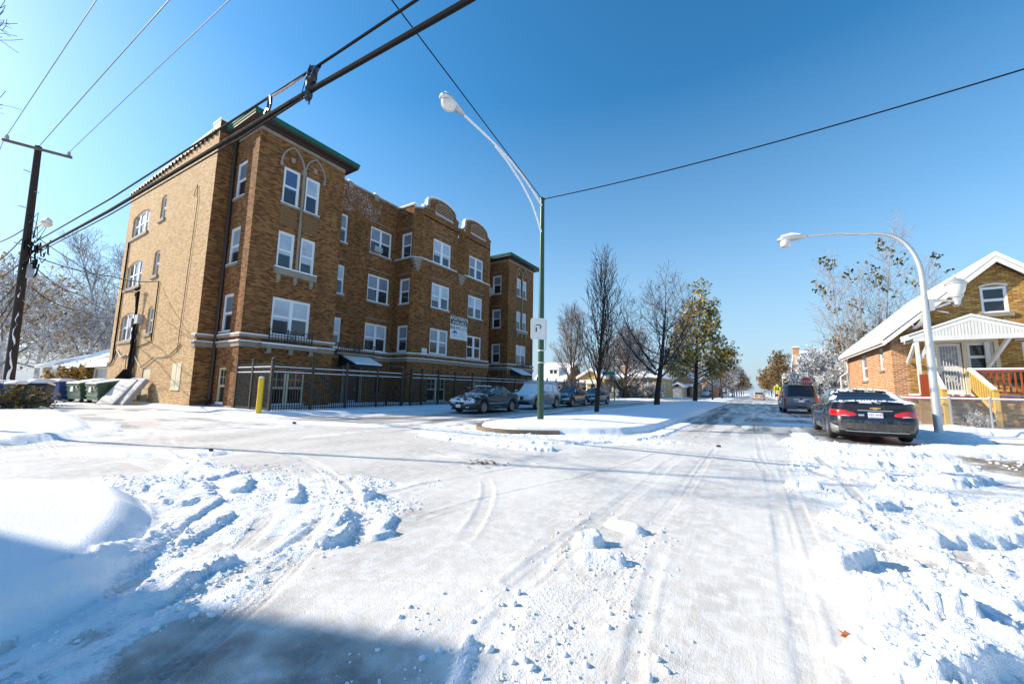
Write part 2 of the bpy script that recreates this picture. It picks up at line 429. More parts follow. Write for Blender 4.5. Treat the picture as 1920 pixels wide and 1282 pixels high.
def window(parent, F, u0, u1, z0, z1, lights=1, inset=.06, fw=.085, upper='blind', lower='glass_dark', mull=.13, mat='white', muntin=False, rail=.5, frame_name='window', gap=0.0, lowsnow=False):
    """sash window in an opening: frame mesh, and one pane + one blind sub-part"""
    wr = random.Random(int(u0 * 131 + z0 * 977 + F.n[0] * 7)); mb = MB(); pl = MB(); pu = MB(); cu = MB()
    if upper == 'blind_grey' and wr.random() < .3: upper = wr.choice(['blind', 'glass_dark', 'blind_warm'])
    n1 = -inset; n0 = -inset - .09
    F.box(mb, u0, u0 + fw, z0, z1, n0, n1); F.box(mb, u1 - fw, u1, z0, z1, n0, n1)
    F.box(mb, u0 + fw, u1 - fw, z1 - fw, z1, n0, n1); F.box(mb, u0 + fw, u1 - fw, z0, z0 + fw * .8, n0, n1)
    W = (u1 - u0 - 2 * fw - mull * (lights - 1)) / lights
    for k in range(lights):
        a = u0 + fw + k * (W + mull); b = a + W
        if k: F.box(mb, a - mull, a, z0 + fw * .8, z1 - fw, n0, n1 - .003)
        zm = z0 + (z1 - z0) * rail; t = .045
        F.box(mb, a, b, zm - t / 2, zm + t / 2, n0, n1 - .02)
        for (q, r, zz0, zz1, nn) in ((a, b, z0 + fw * .8, zm - t / 2, n1 - .045), (a, b, zm + t / 2, z1 - fw, n1 - .025)):
            s_ = .035
            F.box(mb, q, q + s_, zz0, zz1, nn - .03, nn); F.box(mb, r - s_, r, zz0, zz1, nn - .03, nn)
            F.box(mb, q + s_, r - s_, zz1 - s_, zz1, nn - .03, nn); F.box(mb, q + s_, r - s_, zz0, zz0 + s_, nn - .03, nn)
            if muntin and zz0 > zm - t:
                um = (q + r) / 2; zc = (zz0 + zz1) / 2
                F.box(mb, um - .012, um + .012, zz0 + s_, zz1 - s_, nn - .03, nn - .004)
                F.box(mb, q + s_, um - .012, zc - .012, zc + .012, nn - .03, nn - .006); F.box(mb, um + .012, r - s_, zc - .012, zc + .012, nn - .03, nn - .006)
        g = n1 - .045 - .02
        pl.poly([F.P(a, z0, g), F.P(b, z0, g), F.P(b, zm, g), F.P(a, zm, g)])
        g = n1 - .025 - .02
        if lower == 'glass_dark' and upper != 'glass_dark':
            q = wr.random(); dz = (zm - z0) * (0 if q < .5 else wr.uniform(.1, .45)) * 1.0
            if dz: cu.poly([F.P(a + .035, zm - dz, g - .019), F.P(b - .035, zm - dz, g - .019), F.P(b - .035, zm - .02, g - .019), F.P(a + .035, zm - .02, g - .019)])
        pu.poly([F.P(a, zm, g), F.P(b, zm, g), F.P(b, z1, g), F.P(a, z1, g)])
    fr = mb.build(frame_name, M[mat], parent)
    pl.build('pane', M[lower], fr)
    pu.build('blind' if 'blind' in upper else 'pane', M[upper], fr)
    if cu.f: cu.build('blind_end', M[upper], fr)
    return fr

def sweep(mb, path, z0, z1, proj, inner=0.0, mi=0):
    """moulding of given projection to the right of a plan polyline, mitred"""
    n = len(path); off = []
    for i, p in enumerate(path):
        p = Vector(p); ns = []
        for a, b in ((i - 1, i), (i, i + 1)):
            if 0 <= a and b < n:
                d = Vector(path[b]) - Vector(path[a]); d.normalize(); ns.append(Vector((d.y, -d.x)))
        m = ns[0] if len(ns) == 1 else (ns[0] + ns[1]) / max(.3, (1 + ns[0].dot(ns[1])))
        off.append((p + m * inner, p + m * proj))
    for i in range(n - 1):
        (a0, a1), (b0, b1) = off[i], off[i + 1]
        v = [(*a0, z0), (*a1, z0), (*a1, z1), (*a0, z1), (*b0, z0), (*b1, z0), (*b1, z1), (*b0, z1)]
        mb.raw(v, [(0, 1, 5, 4), (1, 2, 6, 5), (2, 3, 7, 6)] + ([(0, 3, 2, 1)] if i == 0 else []) + ([(4, 5, 6, 7)] if i == n - 2 else []), mi)

# ------------------------------------------------------------------ the apartment building
XF, XM, XA, YA, YC = -22.5, -25.0, -25.3, 8.5, 9.4
apt = thing('apartment_building', 'large tan brown brick apartment building with pointed arch windows, green eaves and arched parapets', 'apartment building', (-25, 20, 0))
S = Fr((0, YA), (1, 0), (0, -1)); B = Fr((XA, 0), (0, 1), (1, 0)); C = Fr((0, YC), (1, 0), (0, -1))
E = Fr((XF, 0), (0, 1), (1, 0)); Mw = Fr((XM, 0), (0, 1), (1, 0)); BS = Fr((0, 21.3), (1, 0), (0, -1)); N = Fr((0, 35.0), (1, 0), (0, -1))
FL = [(4.06, 6.2), (7.92, 10.05), (11.76, 13.9)]
ZB = -.5
# --- alley (south) wall, common brick
mb = MB()
W3 = [(-39.2, -35.72, 11.9, 13.75), (-39.0, -35.75, 8.02, 9.95), (-38.85, -35.65, 4.2, 6.15)]
S3 = [(-33.55, -32.6, 12.15, 13.85), (-33.55, -32.55, 8.28, 10.0), (-33.4, -32.4, 4.45, 6.2)]
pan = (-28.05, -26.8, 1.0, 2.42); brd = (-33.0, -31.6, 0.05, 2.2)
S.wall(mb, -40.6, XA, ZB, 15.75, W3 + S3 + [pan, brd], .2)
for a, b, c, d in W3 + S3:            # segmental brick heads close the top corners of the openings
    rise = .26 if b - a > 2 else .12; K = 10
    for k in range(K):
        t0, t1 = k / K, (k + 1) / K
        y0, y1 = d - rise * (2 * t0 - 1) ** 2, d - rise * (2 * t1 - 1) ** 2
        mb.poly([S.P(a + (b - a) * t0, y0), S.P(a + (b - a) * t1, y1), S.P(a + (b - a) * t1, d), S.P(a + (b - a) * t0, d)])
        mb.poly([S.P(a + (b - a) * t0, y0), S.P(a + (b - a) * t1, y1), S.P(a + (b - a) * t1, y1, -.2), S.P(a + (b - a) * t0, y0, -.2)])
mb.poly([(-40.6, YA, ZB), (-40.6, 42.3, ZB), (-40.6, 42.3, 15.75), (-40.6, YA, 15.75)])
mb.poly([(-40.6, 42.3, ZB), (XM, 42.3, ZB), (XM, 42.3, 15.75), (-40.6, 42.3, 15.75)])
mb.build('alley_wall', M['brick_common'], apt)
for i, (a, b, c, d) in enumerate(W3): window(apt, S, a, b, c, d, 3, inset=.1, upper='blind_grey', mull=.2, fw=.1)
for a, b, c, d in S3: window(apt, S, a, b, c, d, 1, inset=.1, upper='blind_grey', fw=.1)
mb = MB()
for a, b, c, d in W3 + S3: S.box(mb, a - .12, b + .12, c - .2, c, -.2, .1)
mb.build_split('window_sill', M['stone_snow'], apt)
mb = MB(); F = S; a, b, c, d = pan
F.box(mb, a, (a + b) / 2 - .02, c, d, -.1, .03); F.box(mb, (a + b) / 2 + .02, b, c, d, -.1, .025); F.box(mb, a - .03, b + .03, c - .08, c, -.1, .05)
mb.build('shutter', M['cream'], apt)
mb = MB(); a, b, c, d = brd
F.box(mb, a, b, c, d, -.15, -.04); F.box(mb, a + .1, b - .1, c + .9, c + 1.0, -.04, -.02)
mb.build('boarded_door', M['cream'], apt)
# drip edge of tar paper and brackets on the alley parapet
mb = MB(); sn = MB()
S.box(mb, -40.7, -30.2, 15.76, 15.9, -.3, .08); S.box(mb, -30.2, -26.2, 15.76, 16.02, -.3, .07); S.box(mb, -26.2, -25.2, 15.76, 16.35, -.6, .04)
S.box(sn, -40.7, -30.2, 15.9, 15.98, -.28, .06); S.box(sn, -30.2, -26.2, 16.02, 16.12, -.28, .05); S.box(sn, -26.2, -25.2, 16.35, 16.47, -.6, .06)
rng = random.Random(3)
for k in range(26):
    u = -40.4 + k * .58; S.box(mb, u, u + .12 + rng.random() * .1, 15.62, 15.77 + rng.random() * .1, .0, .13)
mb.build('parapet_coping', M['dark_soffit'], apt); sn.build('parapet_snow', M['snow'], apt)

# --- street walls, face brick
def pair(u0, u1, lv): return [(u0, u1, a, b) for a, b in [FL[i] for i in lv]]
mb = MB()
B.wall(mb, YA, YC, ZB, 15.75)
Ch = [(-24.9, -23.72, 4.12, 6.24), (-24.9, -23.72, 7.92, 10.07), (-24.9, -23.72, 11.82, 14.0), (-24.62, -23.7, .25, 2.18)]
C.wall(mb, XA, XF, ZB, 15.6, Ch)
Pw = [(10.82, 12.99, 4.06, 6.2), (10.8, 11.74, 7.9, 10.05), (12.1, 12.99, 7.9, 10.05), (10.8, 11.76, 11.7, 13.92), (12.1, 13.0, 11.7, 13.92), (10.95, 12.98, .2, 2.1)]
E.wall(mb, YC, 14.6, ZB, 15.6, Pw)
mb.poly([(XF, 14.6, ZB), (XM, 14.6, ZB), (XM, 14.6, 15.6), (XF, 14.6, 15.6)])
Bs = [(-24.3, -23.14, a, b) for a, b in FL]
BS.wall(mb, XM, -23.0, ZB, 15.5, Bs)
mb.poly([(-23, 21.3, ZB), (XF, 21.9, ZB), (XF, 21.9, 15.5), (-23, 21.3, 15.5)])
Bl = [(23.16, 25.38, *FL[0]), (28.02, 30.22, *FL[0]), (23.16, 25.38, *FL[1]), (28.02, 30.22, *FL[1]), (23.1, 25.3, .2, 2.12), (28.3, 30.4, .6, 2.12)]
E.wall(mb, 21.9, 31.4, ZB, 11.68, Bl)
E.wall(mb, 21.9, 26.25, 11.68, 15.5, [(23.16, 25.38, *FL[2])]); E.wall(mb, 27.35, 31.4, 11.68, 15.5, [(28.02, 30.22, *FL[2])])
mb.poly([(XF, 26.25, 11.68), (-22.95, 26.8, 11.68), (-22.95, 26.8, 16.2), (XF, 26.25, 16.2)])
mb.poly([(-22.95, 26.8, 11.68), (XF, 27.35, 11.68), (XF, 27.35, 16.2), (-22.95, 26.8, 16.2)])
mb.poly([(XF, 31.4, ZB), (-23, 32, ZB), (-23, 32, 15.5), (XF, 31.4, 15.5)]); mb.poly([(-23, 32, ZB), (XM, 32, ZB), (XM, 32, 15.5), (-23, 32, 15.5)])
Mw.wall(mb, 32, 35, ZB, 16.2)
Nw = [(-24.64, -23.46, a, b) for a, b in FL]
N.wall(mb, XM, XF, ZB, 15.6, Nw)
NE = [(36.75, 38.95, 4.06, 6.2), (36.75, 37.7, 7.9, 10.05), (38.0, 38.98, 7.9, 10.05), (36.75, 37.7, 11.75, 13.9), (38.0, 38.98, 11.75, 13.9)]
E.wall(mb, 35, 40.6, ZB, 15.6, NE)
mb.poly([(XF, 40.6, ZB), (XM, 40.6, ZB), (XM, 40.6, 15.6), (XF, 40.6, 15.6)]); Mw.wall(mb, 40.6, 42.3, ZB, 15.6)
mb.build('street_wall', M['brick_front'], apt)
# recessed centre wall, with blown snow near its top
mb = MB()
Mn = [(15.95, 16.75, a - .06, b - .05) for a, b in FL] + [(18.78, 20.83, a - .06, b - .05) for a, b in FL]
Mb = [(17.25, 18.5, 0.0, 2.4), (20.0, 20.5, .85, 2.0)]
Mw.wall(mb, 14.6, 21.3, ZB, 16.3, Mn + Mb)
mb.poly([(-25.3, 14.6, 16.3), (-25.3, 21.3, 16.3), (XM, 21.3, 16.3), (XM, 14.6, 16.3)])
mb.build('recessed_wall', M['brick_front_frost'], apt)
t = NT('terracotta lattice'); X_, Y_, Z_ = t.sep(t.pos())
da = t.math('FRACT', t.math('MULTIPLY', t.math('ADD', Y_, Z_), 3.4)); db = t.math('FRACT', t.math('MULTIPLY', t.math('SUBTRACT', Y_, Z_), 3.4))
mk = t.math('MAXIMUM', t.math('LESS_THAN', da, .36), t.math('LESS_THAN', db, .36))
t.bsdf(t.mix(mk, (.03, .015, .01), (.34, .19, .10)), .85, normal=t.bump(mk, .8, .03)); M['lattice'] = t.mat
# parapets of the bay with segmental gables
mb = MB(); cp = MB(); sn = MB(); lat = MB(); fr = MB()
def parapet(y0, y1, base, a0, a1, spring, top, y_end_z):
    mb = MB(); cp = MB(); sn = MB(); lat = MB(); fr = MB()
    prof = [(y0, base)]
    prof += [(a0 - .12, base + .03), (a0 - .05, base + .18), (a0, spring)]
    K = 12
    for k in range(K + 1):
        t = k / K; prof.append((a0 + .02 + (a1 - a0 - .04) * t, spring + (top - spring) * (1 - (2 * t - 1) ** 2) ** .8))
    prof += [(a1, spring), (a1 + .05, spring - .45), (a1 + .3, spring - .5), (a1 + .36, y_end_z + .1), (y1, y_end_z)]
    for (ya, za), (yb, zb) in zip(prof, prof[1:]):
        if yb - ya < .001: continue
        mb.hexa([(XF - .3, ya, 15.4), (XF, ya, 15.4), (XF, yb, 15.4), (XF - .3, yb, 15.4), (XF - .3, ya, za), (XF, ya, za), (XF, yb, zb), (XF - .3, yb, zb)])
    for (ya, za), (yb, zb) in zip(prof, prof[1:]):
        d = Vector((0, yb - ya, zb - za)); L = d.length; d /= L; nn = Vector((0, -d.z, d.y))
        cp.obox(Vector((XF - .14, (ya + yb) / 2, (za + zb) / 2)) + nn * .06, d * (L / 2 + .01), (.21, 0, 0), nn * .062)
        if abs(d.y) > .35 or True:
            hh = .05 + .05 * max(0, d.y)
            sn.obox(Vector((XF - .18, (ya + yb) / 2, (za + zb) / 2)) + nn * (.122 + hh), d * (L / 2 + .02), (.17, 0, 0), nn * hh)
    # terracotta lattice panel with stone frame
    l0, l1 = a0 + .78, a1 - .36; zb_, zt = 16.08, spring - .14
    K = 10; arc = [(l0 + (l1 - l0) * k / K, zt + (top - spring - .1) * (1 - (2 * k / K - 1) ** 2) ** .8) for k in range(K + 1)]
    lat.poly([(XF + .012, l0, zb_), (XF + .012, l1, zb_)] + [(XF + .012, y, z) for y, z in reversed(arc)])
    E.box(fr, l0 - .15, l1 + .15, zb_ - .16, zb_, 0, .09); E.box(fr, l0 - .09, l0, zb_, zt, 0, .05); E.box(fr, l1, l1 + .09, zb_, zt, 0, .05)
    for (ya, za), (yb, zb2) in zip(arc, arc[1:]): fr.beam((XF + .02, ya, za + .03), (XF + .02, yb, zb2 + .03), .06, .09)
    E.box(sn, l0 - .14, l1 + .14, zb_, zb_ + .05, .014, .08)
    mb.build('gable_parapet', M['brick_front'], apt); cp.build('coping', M['stone'], apt); sn.build('coping_snow', M['snow'], apt); lat.build('lattice_panel', M['lattice'], apt); fr.build('lattice_frame', M['stone_snow'], apt)
parapet(21.9, 26.25, 16.08, 22.5, 25.7, 16.95, 17.36, 16.3)
parapet(27.35, 31.4, 16.18, 27.42, 30.64, 16.97, 17.38, 16.28)
# low side parapets
for q in ([(-25, 21.3), (-23, 21.3)], [(-23, 21.3), (XF, 21.9)]):
    (xa, ya), (xb, yb) = q; za, zb2 = (16.15, 16.0) if ya == yb else (15.9, 16.08)
    nx, ny = (0, .3) if ya == yb else (-.23, .19)
    mb.hexa([(xa, ya, 15.45), (xb, yb, 15.45), (xb + nx, yb + ny, 15.45), (xa + nx, ya + ny, 15.45), (xa, ya, za), (xb, yb, zb2), (xb + nx, yb + ny, zb2), (xa + nx, ya + ny, za)])
    sweep(cp, q, za - .02, za + .12, .06, -.34); sweep(sn, q, za + .12, za + .24, .03, -.36)
mb.build('side_parapet', M['brick_front'], apt)
sweep(cp, [(XM, 14.62), (XM, 16.55)], 16.3, 16.45, .06, -.36); sweep(cp, [(XM, 16.95), (XM, 18.9)], 16.3, 16.45, .06, -.36); sweep(cp, [(XM, 19.3), (XM, 21.25)], 16.3, 16.45, .06, -.36)
for y in (16.55, 18.9): cp.box(XM - .36, XM + .07, y + .003, y + .397, 16.05, 16.52); sn.box(XM - .36, XM + .06, y, y + .4, 16.52, 16.64)
for ya, yb in ((14.62, 16.55), (16.95, 18.9), (19.3, 21.25)): sn.box(XM - .36, XM + .02, ya, yb, 16.45, 16.5)
cp.build('coping', M['stone'], apt); sn.build('coping_snow', M['snow'], apt)

# --- string courses, sills, lintels
foot = [(-25.7, YA), (XA, YA), (XA, YC), (XF, YC), (XF, 14.6), (XM, 14.6), (XM, 21.3), (-23, 21.3), (XF, 21.9), (XF, 31.4), (-23, 32), (XM, 32), (XM, 35), (XF, 35), (XF, 40.6), (XM, 40.6), (XM, 42.3)]
st = MB(); sn = MB()
sweep(st, foot, 3.80, 3.94, .1); st.build('string_course', M['stone'], apt); st = MB(); sweep(st, foot, 3.28, 3.5, .07); sweep(st, foot, 3.5, 3.56, .13); st.build('string_course', M['stone'], apt)
sweep(sn, foot, 3.94, 4.0, .095); sn.build('ledge_snow', M['snow'], apt); sn = MB(); sweep(sn, foot, 3.56, 3.61, .12); sn.build('ledge_snow', M['snow'], apt)
for q in ([(-25, 21.3), (-23, 21.3), (XF, 21.9), (XF, 26.25)], [(XF, 27.35), (XF, 31.4)]):
    st = MB(); sn = MB(); sweep(st, q, 11.6, 11.73, .09); sweep(sn, q, 11.73, 11.78, .085); st.build('sill_course', M['stone'], apt); sn.build('ledge_snow', M['snow'], apt)
st = MB()
sweep(st, [(XA, YA), (XA, YC), (XF, YC)], ZB, .22, .07)
st.build('plinth', M['stone'], apt)
st = MB(); sn = MB(); li = MB()
def sill(F, a, b, c, lint=True, d=None):
    F.box(st, a - .08, b + .08, c - .12, c, -.15, .07); F.box(sn, a - .07, b + .07, c, c + .045, -.06, .06)
    if lint and d: F.box(li, a - .1, b + .1, d + .36, d + .42, 0, .035)
for a, b, c, d in Ch[:3]: sill(C, a, b, c)
for a, b, c, d in Pw[3:5]: sill(E, a, b, c)
for h in Mn:
    sill(Mw, *h[:3], True, h[3])
for h in Bs[1:]: sill(BS, *h[:3], True, h[3])
for h in Bl[2:4]: sill(E, *h[:3], True, h[3])
for h in [(23.16, 25.38, *FL[2]), (28.02, 30.22, *FL[2])]: sill(E, h[0], h[1], h[2] + .03, True, h[3])
for h in Nw[1:]: sill(N, *h[:3], True, h[3])
for h in NE[3:]: sill(E, *h[:3])
for h in Ch[3:]: C.box(st, h[0] - .1, h[1] + .1, h[2] - .2, h[2], -.16, .08); C.box(sn, h[0], h[1], h[2], h[2] + .12, -.12, .0)
for h in [Pw[5]] + Bl[4:]: E.box(st, h[0] - .1, h[1] + .1, h[2] - .16, h[2], -.16, .06); E.box(sn, h[0], h[1], h[2], h[2] + .06, -.1, .05)
st.build_split('window_sill', M['stone'], apt); sn.build_split('sill_snow', M['snow'], apt); li.build_split('lintel', M['stone_snow'], apt)
# stone shelves with corbels beneath windows of the pavilions, pointed-arch tracery and twisted colonnette
def pavilion(y0):
    st = MB(); sn = MB(); d = y0 - 10.8
    E.box(st, y0 - .12, y0 + 2.32, 7.5, 7.86, 0, .2); E.box(sn, y0 - .12, y0 + 2.32, 7.86, 7.93, 0, .19)
    for q in (.15, 1.1, 2.05): E.box(st, y0 + q - .1, y0 + q + .1, 7.18, 7.5, 0, .13); E.box(st, y0 + q - .07, y0 + q + .07, 7.05, 7.18, 0, .08)
    st.build('stone_shelf', M['stone'], apt); sn.build('shelf_snow', M['snow'], apt)
    tr = MB()
    tr.tube([(XF + .06, y0 + 1.115, 7.93), (XF + .06, y0 + 1.115, 13.9)], .075, 10)
    for k in range(56): tr.beam((XF + .06, y0 + 1.04, 7.98 + k * .105), (XF + .125, y0 + 1.19, 8.04 + k * .105), .03, .03)
    tr.box(XF, XF + .14, y0 + 1.0, y0 + 1.23, 13.9, 14.08)
    for c0, c1 in ((y0 - .22, y0 + 1.08), (y0 + 1.15, y0 + 2.42)):
        w = c1 - c0; pts = []
        for sgn in (0, 1):                     # pointed arch: two arcs struck from near the opposite springing
            arc = []
            for k in range(9):
                th = R(90 - 90 * (1 - k / 8) + 0) ; th = (k / 8) * R(62)
                rr = w * .94; cx = (c1 - (w - rr)) if sgn == 0 else (c0 + (w - rr))
                yy = cx - rr * cos(th) if sgn == 0 else cx + rr * cos(th)
                arc.append((XF + .04 + .004 * sgn, yy, 14.05 + rr * sin(th) * 1.08))
            m = (c0 + c1) / 2
            arc = [p for p in arc if (p[1] <= m if sgn == 0 else p[1] >= m)] + [(XF + .04 + .004 * sgn, m, 14.05 + w * .93)]
            for p, q in zip(arc, arc[1:]): tr.beam(p, q, .09, .15, up=(1, 0, 0)); 
        E.box(tr, c0 - .06, c0 + .1, 13.82, 14.06, 0, .1); E.box(tr, c1 - .1, c1 + .06, 13.82, 14.06, 0, .1)
        m = (c0 + c1) / 2
        tr.poly([(XF + .05, m - .13, 14.6), (XF + .05, m + .13, 14.6), (XF + .05, m + .11, 14.36), (XF + .05, m, 14.26), (XF + .05, m - .11, 14.36)])
    tr.build('arch_tracery', M['stone'], apt)
    # herringbone brick panels between second and third floor
    for a in (y0 + .02, y0 + 1.32):
        hb = MB()
        hb.box(XF, XF + .004, a - .02, a + .9, 10.42, 11.5)
        for r_ in range(5):
            for c_ in range(4):
                y = a + c_ * .22; z = 10.45 + r_ * .22
                hb.beam((XF + .012, y, z), (XF + .012, y + .11, z + .11), .02, .05, up=(1, 0, 0)); hb.beam((XF + .012, y + .11, z + .11), (XF + .012, y + .22, z), .02, .05, up=(1, 0, 0))
        hb.build('herringbone_panel', M['brick_dark_h'], apt)
M['brick_dark_h'] = plain('dark header brick', (.24, .13, .055), .9, var=.3, vscale=10)
pavilion(10.8); pavilion(36.75)
# --- windows of the street front
for i, (a, b, c, d) in enumerate(Ch): window(apt, C, a, b, c, d, 1, upper='blind_grey' if i < 3 else 'glass_dark', muntin=(i == 3), mat='white' if i < 3 else 'cream', fw=.11 if i < 3 else .07)
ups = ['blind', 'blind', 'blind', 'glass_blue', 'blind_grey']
M['glass_blue'] = glassy('glass coloured with blue sky reflection', (.05, .10, .20))  # the blue sky reflection is put into the glass colour
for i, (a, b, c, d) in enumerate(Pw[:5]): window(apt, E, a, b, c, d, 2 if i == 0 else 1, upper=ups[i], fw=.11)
window(apt, E, *Pw[5], 2, mat='cream', upper='glass_dark', lower='glass_black', muntin=True, fw=.06, mull=.2)
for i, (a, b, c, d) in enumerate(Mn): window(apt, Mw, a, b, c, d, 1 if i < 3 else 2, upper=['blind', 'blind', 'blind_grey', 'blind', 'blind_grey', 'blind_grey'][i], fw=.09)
for a, b, c, d in Bs: window(apt, BS, a, b, c, d, 1, upper='blind_grey', fw=.14)
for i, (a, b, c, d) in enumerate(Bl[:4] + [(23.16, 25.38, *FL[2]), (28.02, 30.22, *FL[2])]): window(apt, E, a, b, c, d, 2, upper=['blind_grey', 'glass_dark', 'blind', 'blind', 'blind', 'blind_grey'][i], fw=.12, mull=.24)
for h in Bl[4:]: window(apt, E, *h, 2, mat='cream', upper='glass_dark', lower='glass_black', muntin=True, fw=.06, mull=.2)
for a, b, c, d in Nw: window(apt, N, a, b, c, d, 1, upper='blind_grey', fw=.14)
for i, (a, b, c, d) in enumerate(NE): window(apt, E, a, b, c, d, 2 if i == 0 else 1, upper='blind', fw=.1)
window(apt, Mw, 20.0, 20.5, .85, 2.0, 1, upper='glass_dark', lower='glass_black', fw=.05, mat='black_iron')
# --- green eaves and hipped snow roofs of the two pavilions
def eave(y0, y1, south_lit):
    g = MB(); s_ = MB(); r_ = MB(); tr = MB(); o = .62
    xa, xb, ya, yb = -26.2, XF + o, y0 - o, y1 + o
    s_.box(xa, xb - .03, ya + .03, yb - .03, 15.72, 15.86); s_.box(xa, XF + .18, y0 - .18, y1 + .18, 15.58, 15.72)
    for q in ((xb - .12, xb, ya, yb), (xa, xb - .12, ya, ya + .12), (xa, xb - .12, yb - .12, yb)): g.box(q[0], q[1], q[2], q[3], 15.84, 16.04)
    for q in ((xb - .02, xb + .03, ya - .03, yb + .03), (xa, xb - .02, ya - .03, ya + .02)): g.box(q[0], q[1], q[2], q[3], 15.98, 16.08)
    E.box(tr, y0, y1, 15.38, 15.58, 0, .045); C2 = Fr((0, y0), (1, 0), (0, -1)); C2.box(tr, XM, XF, 15.38, 15.58, 0, .03)
    m = (y0 + y1) / 2; ap = (-24.6, m, 17.55 if south_lit else 16.7); z = 16.03; i_ = .06
    q = [(xa, ya + i_, z), (xb - i_, ya + i_, z), (xb - i_, yb - i_, z), (xa, yb - i_, z)]
    for k in range(4): r_.poly([q[k], q[(k + 1) % 4], ap])
    g.build('gutter', M['green_copper'], apt); s_.build('soffit', M['dark_soffit'], apt); r_.build('hip_roof', M['roof_snow'], apt); tr.build('frieze', M['stone'], apt)
eave(YC, 14.6, False); eave(35.0, 40.6, True)
r_ = MB(); r_.box(-40.5, -25.36, 8.7, 42.2, 15.2, 15.45); r_.box(-25.36, -22.9, 21.7, 31.9, 15.2, 15.44); r_.build('flat_roof', M['roof_snow'], apt)
# corbel ornaments at the head of the bay corners
for x, y in ((-22.72, 21.6), (XF, 26.8), (-22.72, 31.7)):
    st = MB()
    for k, (w, h) in enumerate(((.5, .3), (.4, .28), (.28, .22), (.14, .2))):
        z = 11.6 - sum((.3, .28, .22, .2)[:k + 1]); st.box(x - .12, x + .2 - k * .03, y - w, y + w, z, z + h - .01)
    st.build('corbel', M['stone_snow'], apt)
# --- downspout, iron balconets, awnings, doors
mb = MB(); mb.tube([(-25.12, 9.3, 15.6), (-25.12, 9.27, 15.2), (-25.1, 9.3, 8), (-25.1, 9.3, .45), (-24.95, 9.1, .25)], .09, 8); mb.build('downspout', M['downspout'], apt)
mb = MB(); mb.tube([(-39.35, YA - .06, 11.7), (-39.4, YA - .06, 3)], .05, 6); mb.build('conduit', M['cable'], apt); mb = MB(); mb.tube([(-31.95, YA - .05, 7.73), (-31.95, YA - .05, 3.9), (-32.7, YA - .05, 3.8), (-34.6, YA - .05, 3.6)], .03, 6); mb.build('conduit', M['cable'], apt)
def balconet(F, a, b, z0, z1, n):
    mb = MB()
    for zz in (z0 + .08, z1): mb.beam(F.P(a, zz, n), F.P(b, zz, n), .035, .035)
    for e in (a, b):
        mb.beam(F.P(e, z0, n), F.P(e, z1 + .1, n), .05, .05); mb.beam(F.P(e, z0 + .08, 0), F.P(e, z0 + .08, n), .035, .035); mb.beam(F.P(e, z1, 0), F.P(e, z1, n), .035, .035)
    K = int((b - a) / .16)
    for k in range(1, K): mb.beam(F.P(a + (b - a) * k / K, z0, n), F.P(a + (b - a) * k / K, z1, n), .022, .022)
    m = (a + b) / 2
    for q in (-.22, .22): mb.beam(F.P(m + q, z0, n), F.P(m + q, z1 + .1, n), .05, .05)
    mb.beam(F.P(m - .2, z0 + .1, n + .01), F.P(m + .2, z1 - .04, n + .01), .025, .025); mb.beam(F.P(m - .2, z1 - .04, n - .01), F.P(m + .2, z0 + .1, n - .01), .025, .025)
    mb.build('iron_balconet', M['black_iron'], apt)
def shelf(y0, y1):
    st = MB(); sn = MB()
    E.box(st, y0, y1, 3.3, 3.5, .08, .4); E.box(sn, y0, y1, 3.5, 3.58, .13, .39)
    for q in (y0 + .3, (y0 + y1) / 2, y1 - .3): st.lathe(E.P(q - .12, 3.12, .2), [(.14, 0), (.14, .24)], 12, axis=(0, 1, 0)); E.box(st, q - .12, q + .12, 3.12, 3.3, .0, .33)
    st.build('stone_shelf', M['stone'], apt); sn.build('shelf_snow', M['snow'], apt)
shelf(10.4, 13.35); balconet(E, 10.65, 13.05, 3.58, 4.3, .33); balconet(Mw, 16.3, 19.3, 3.7, 4.25, .55)
mb = MB(); Mw.box(mb, 16.2, 19.4, 3.5, 3.66, .0, .65); mb.build('porch_slab', M['stone_snow'], apt)
balconet(E, 36.6, 39.1, 3.62, 4.2, .3)
def awning(F, a, b, zt, zb, n, name='awning'):
    mb = MB(); sn = MB()
    for q in ((a, b),):
        mb.poly([F.P(a, zt, .05), F.P(b, zt, .05), F.P(b, zb, n), F.P(a, zb, n)])
        mb.poly([F.P(a, zt, .05), F.P(a, zb, n), F.P(a, zb, .05)]); mb.poly([F.P(b, zt, .05), F.P(b, zb, n), F.P(b, zb, .05)])
        K = 14
        for k in range(K):
            p, r = a + (b - a) * k / K, a + (b - a) * (k + 1) / K
            mb.poly([F.P(p, zb, n), F.P(r, zb, n), F.P(r, zb - .14, n), F.P((p + r) / 2, zb - .2, n), F.P(p, zb - .14, n)])
    sn.hexa([F.P(a + .05, zt - .03, .1), F.P(b - .05, zt - .03, .1), F.P(b - .05, zb + .06, n - .03), F.P(a + .05, zb + .06, n - .03), F.P(a + .05, zt + .06, .1), F.P(b - .05, zt + .06, .1), F.P(b - .05, zb + .14, n - .02), F.P(a + .05, zb + .14, n - .02)])
    o = mb.build(name, M['awning'], apt); sn.build('awning_snow', M['snow_soft'], o)
awning(Mw, 16.7, 19.0, 3.55, 2.75, 2.0); awning(E, 35.6, 37.9, 3.45, 2.75, 1.5)
d = MB(); Mw.box(d, 17.3, 18.45, 0, 2.35, -.16, -.08); Mw.box(d, 17.5, 18.25, 1.1, 2.1, -.08, -.05); db = d.build('entrance_door', M['door_brown'], apt)
h = MB(); Mw.box(h, 18.2, 18.27, .95, 1.25, -.08, -.02); h.build('handle', M['gold'], db)
h = MB(); Mw.box(h, 17.42, 18.33, .05, .3, -.078, -.045); h.build('kick_plate', M['chrome'], db)
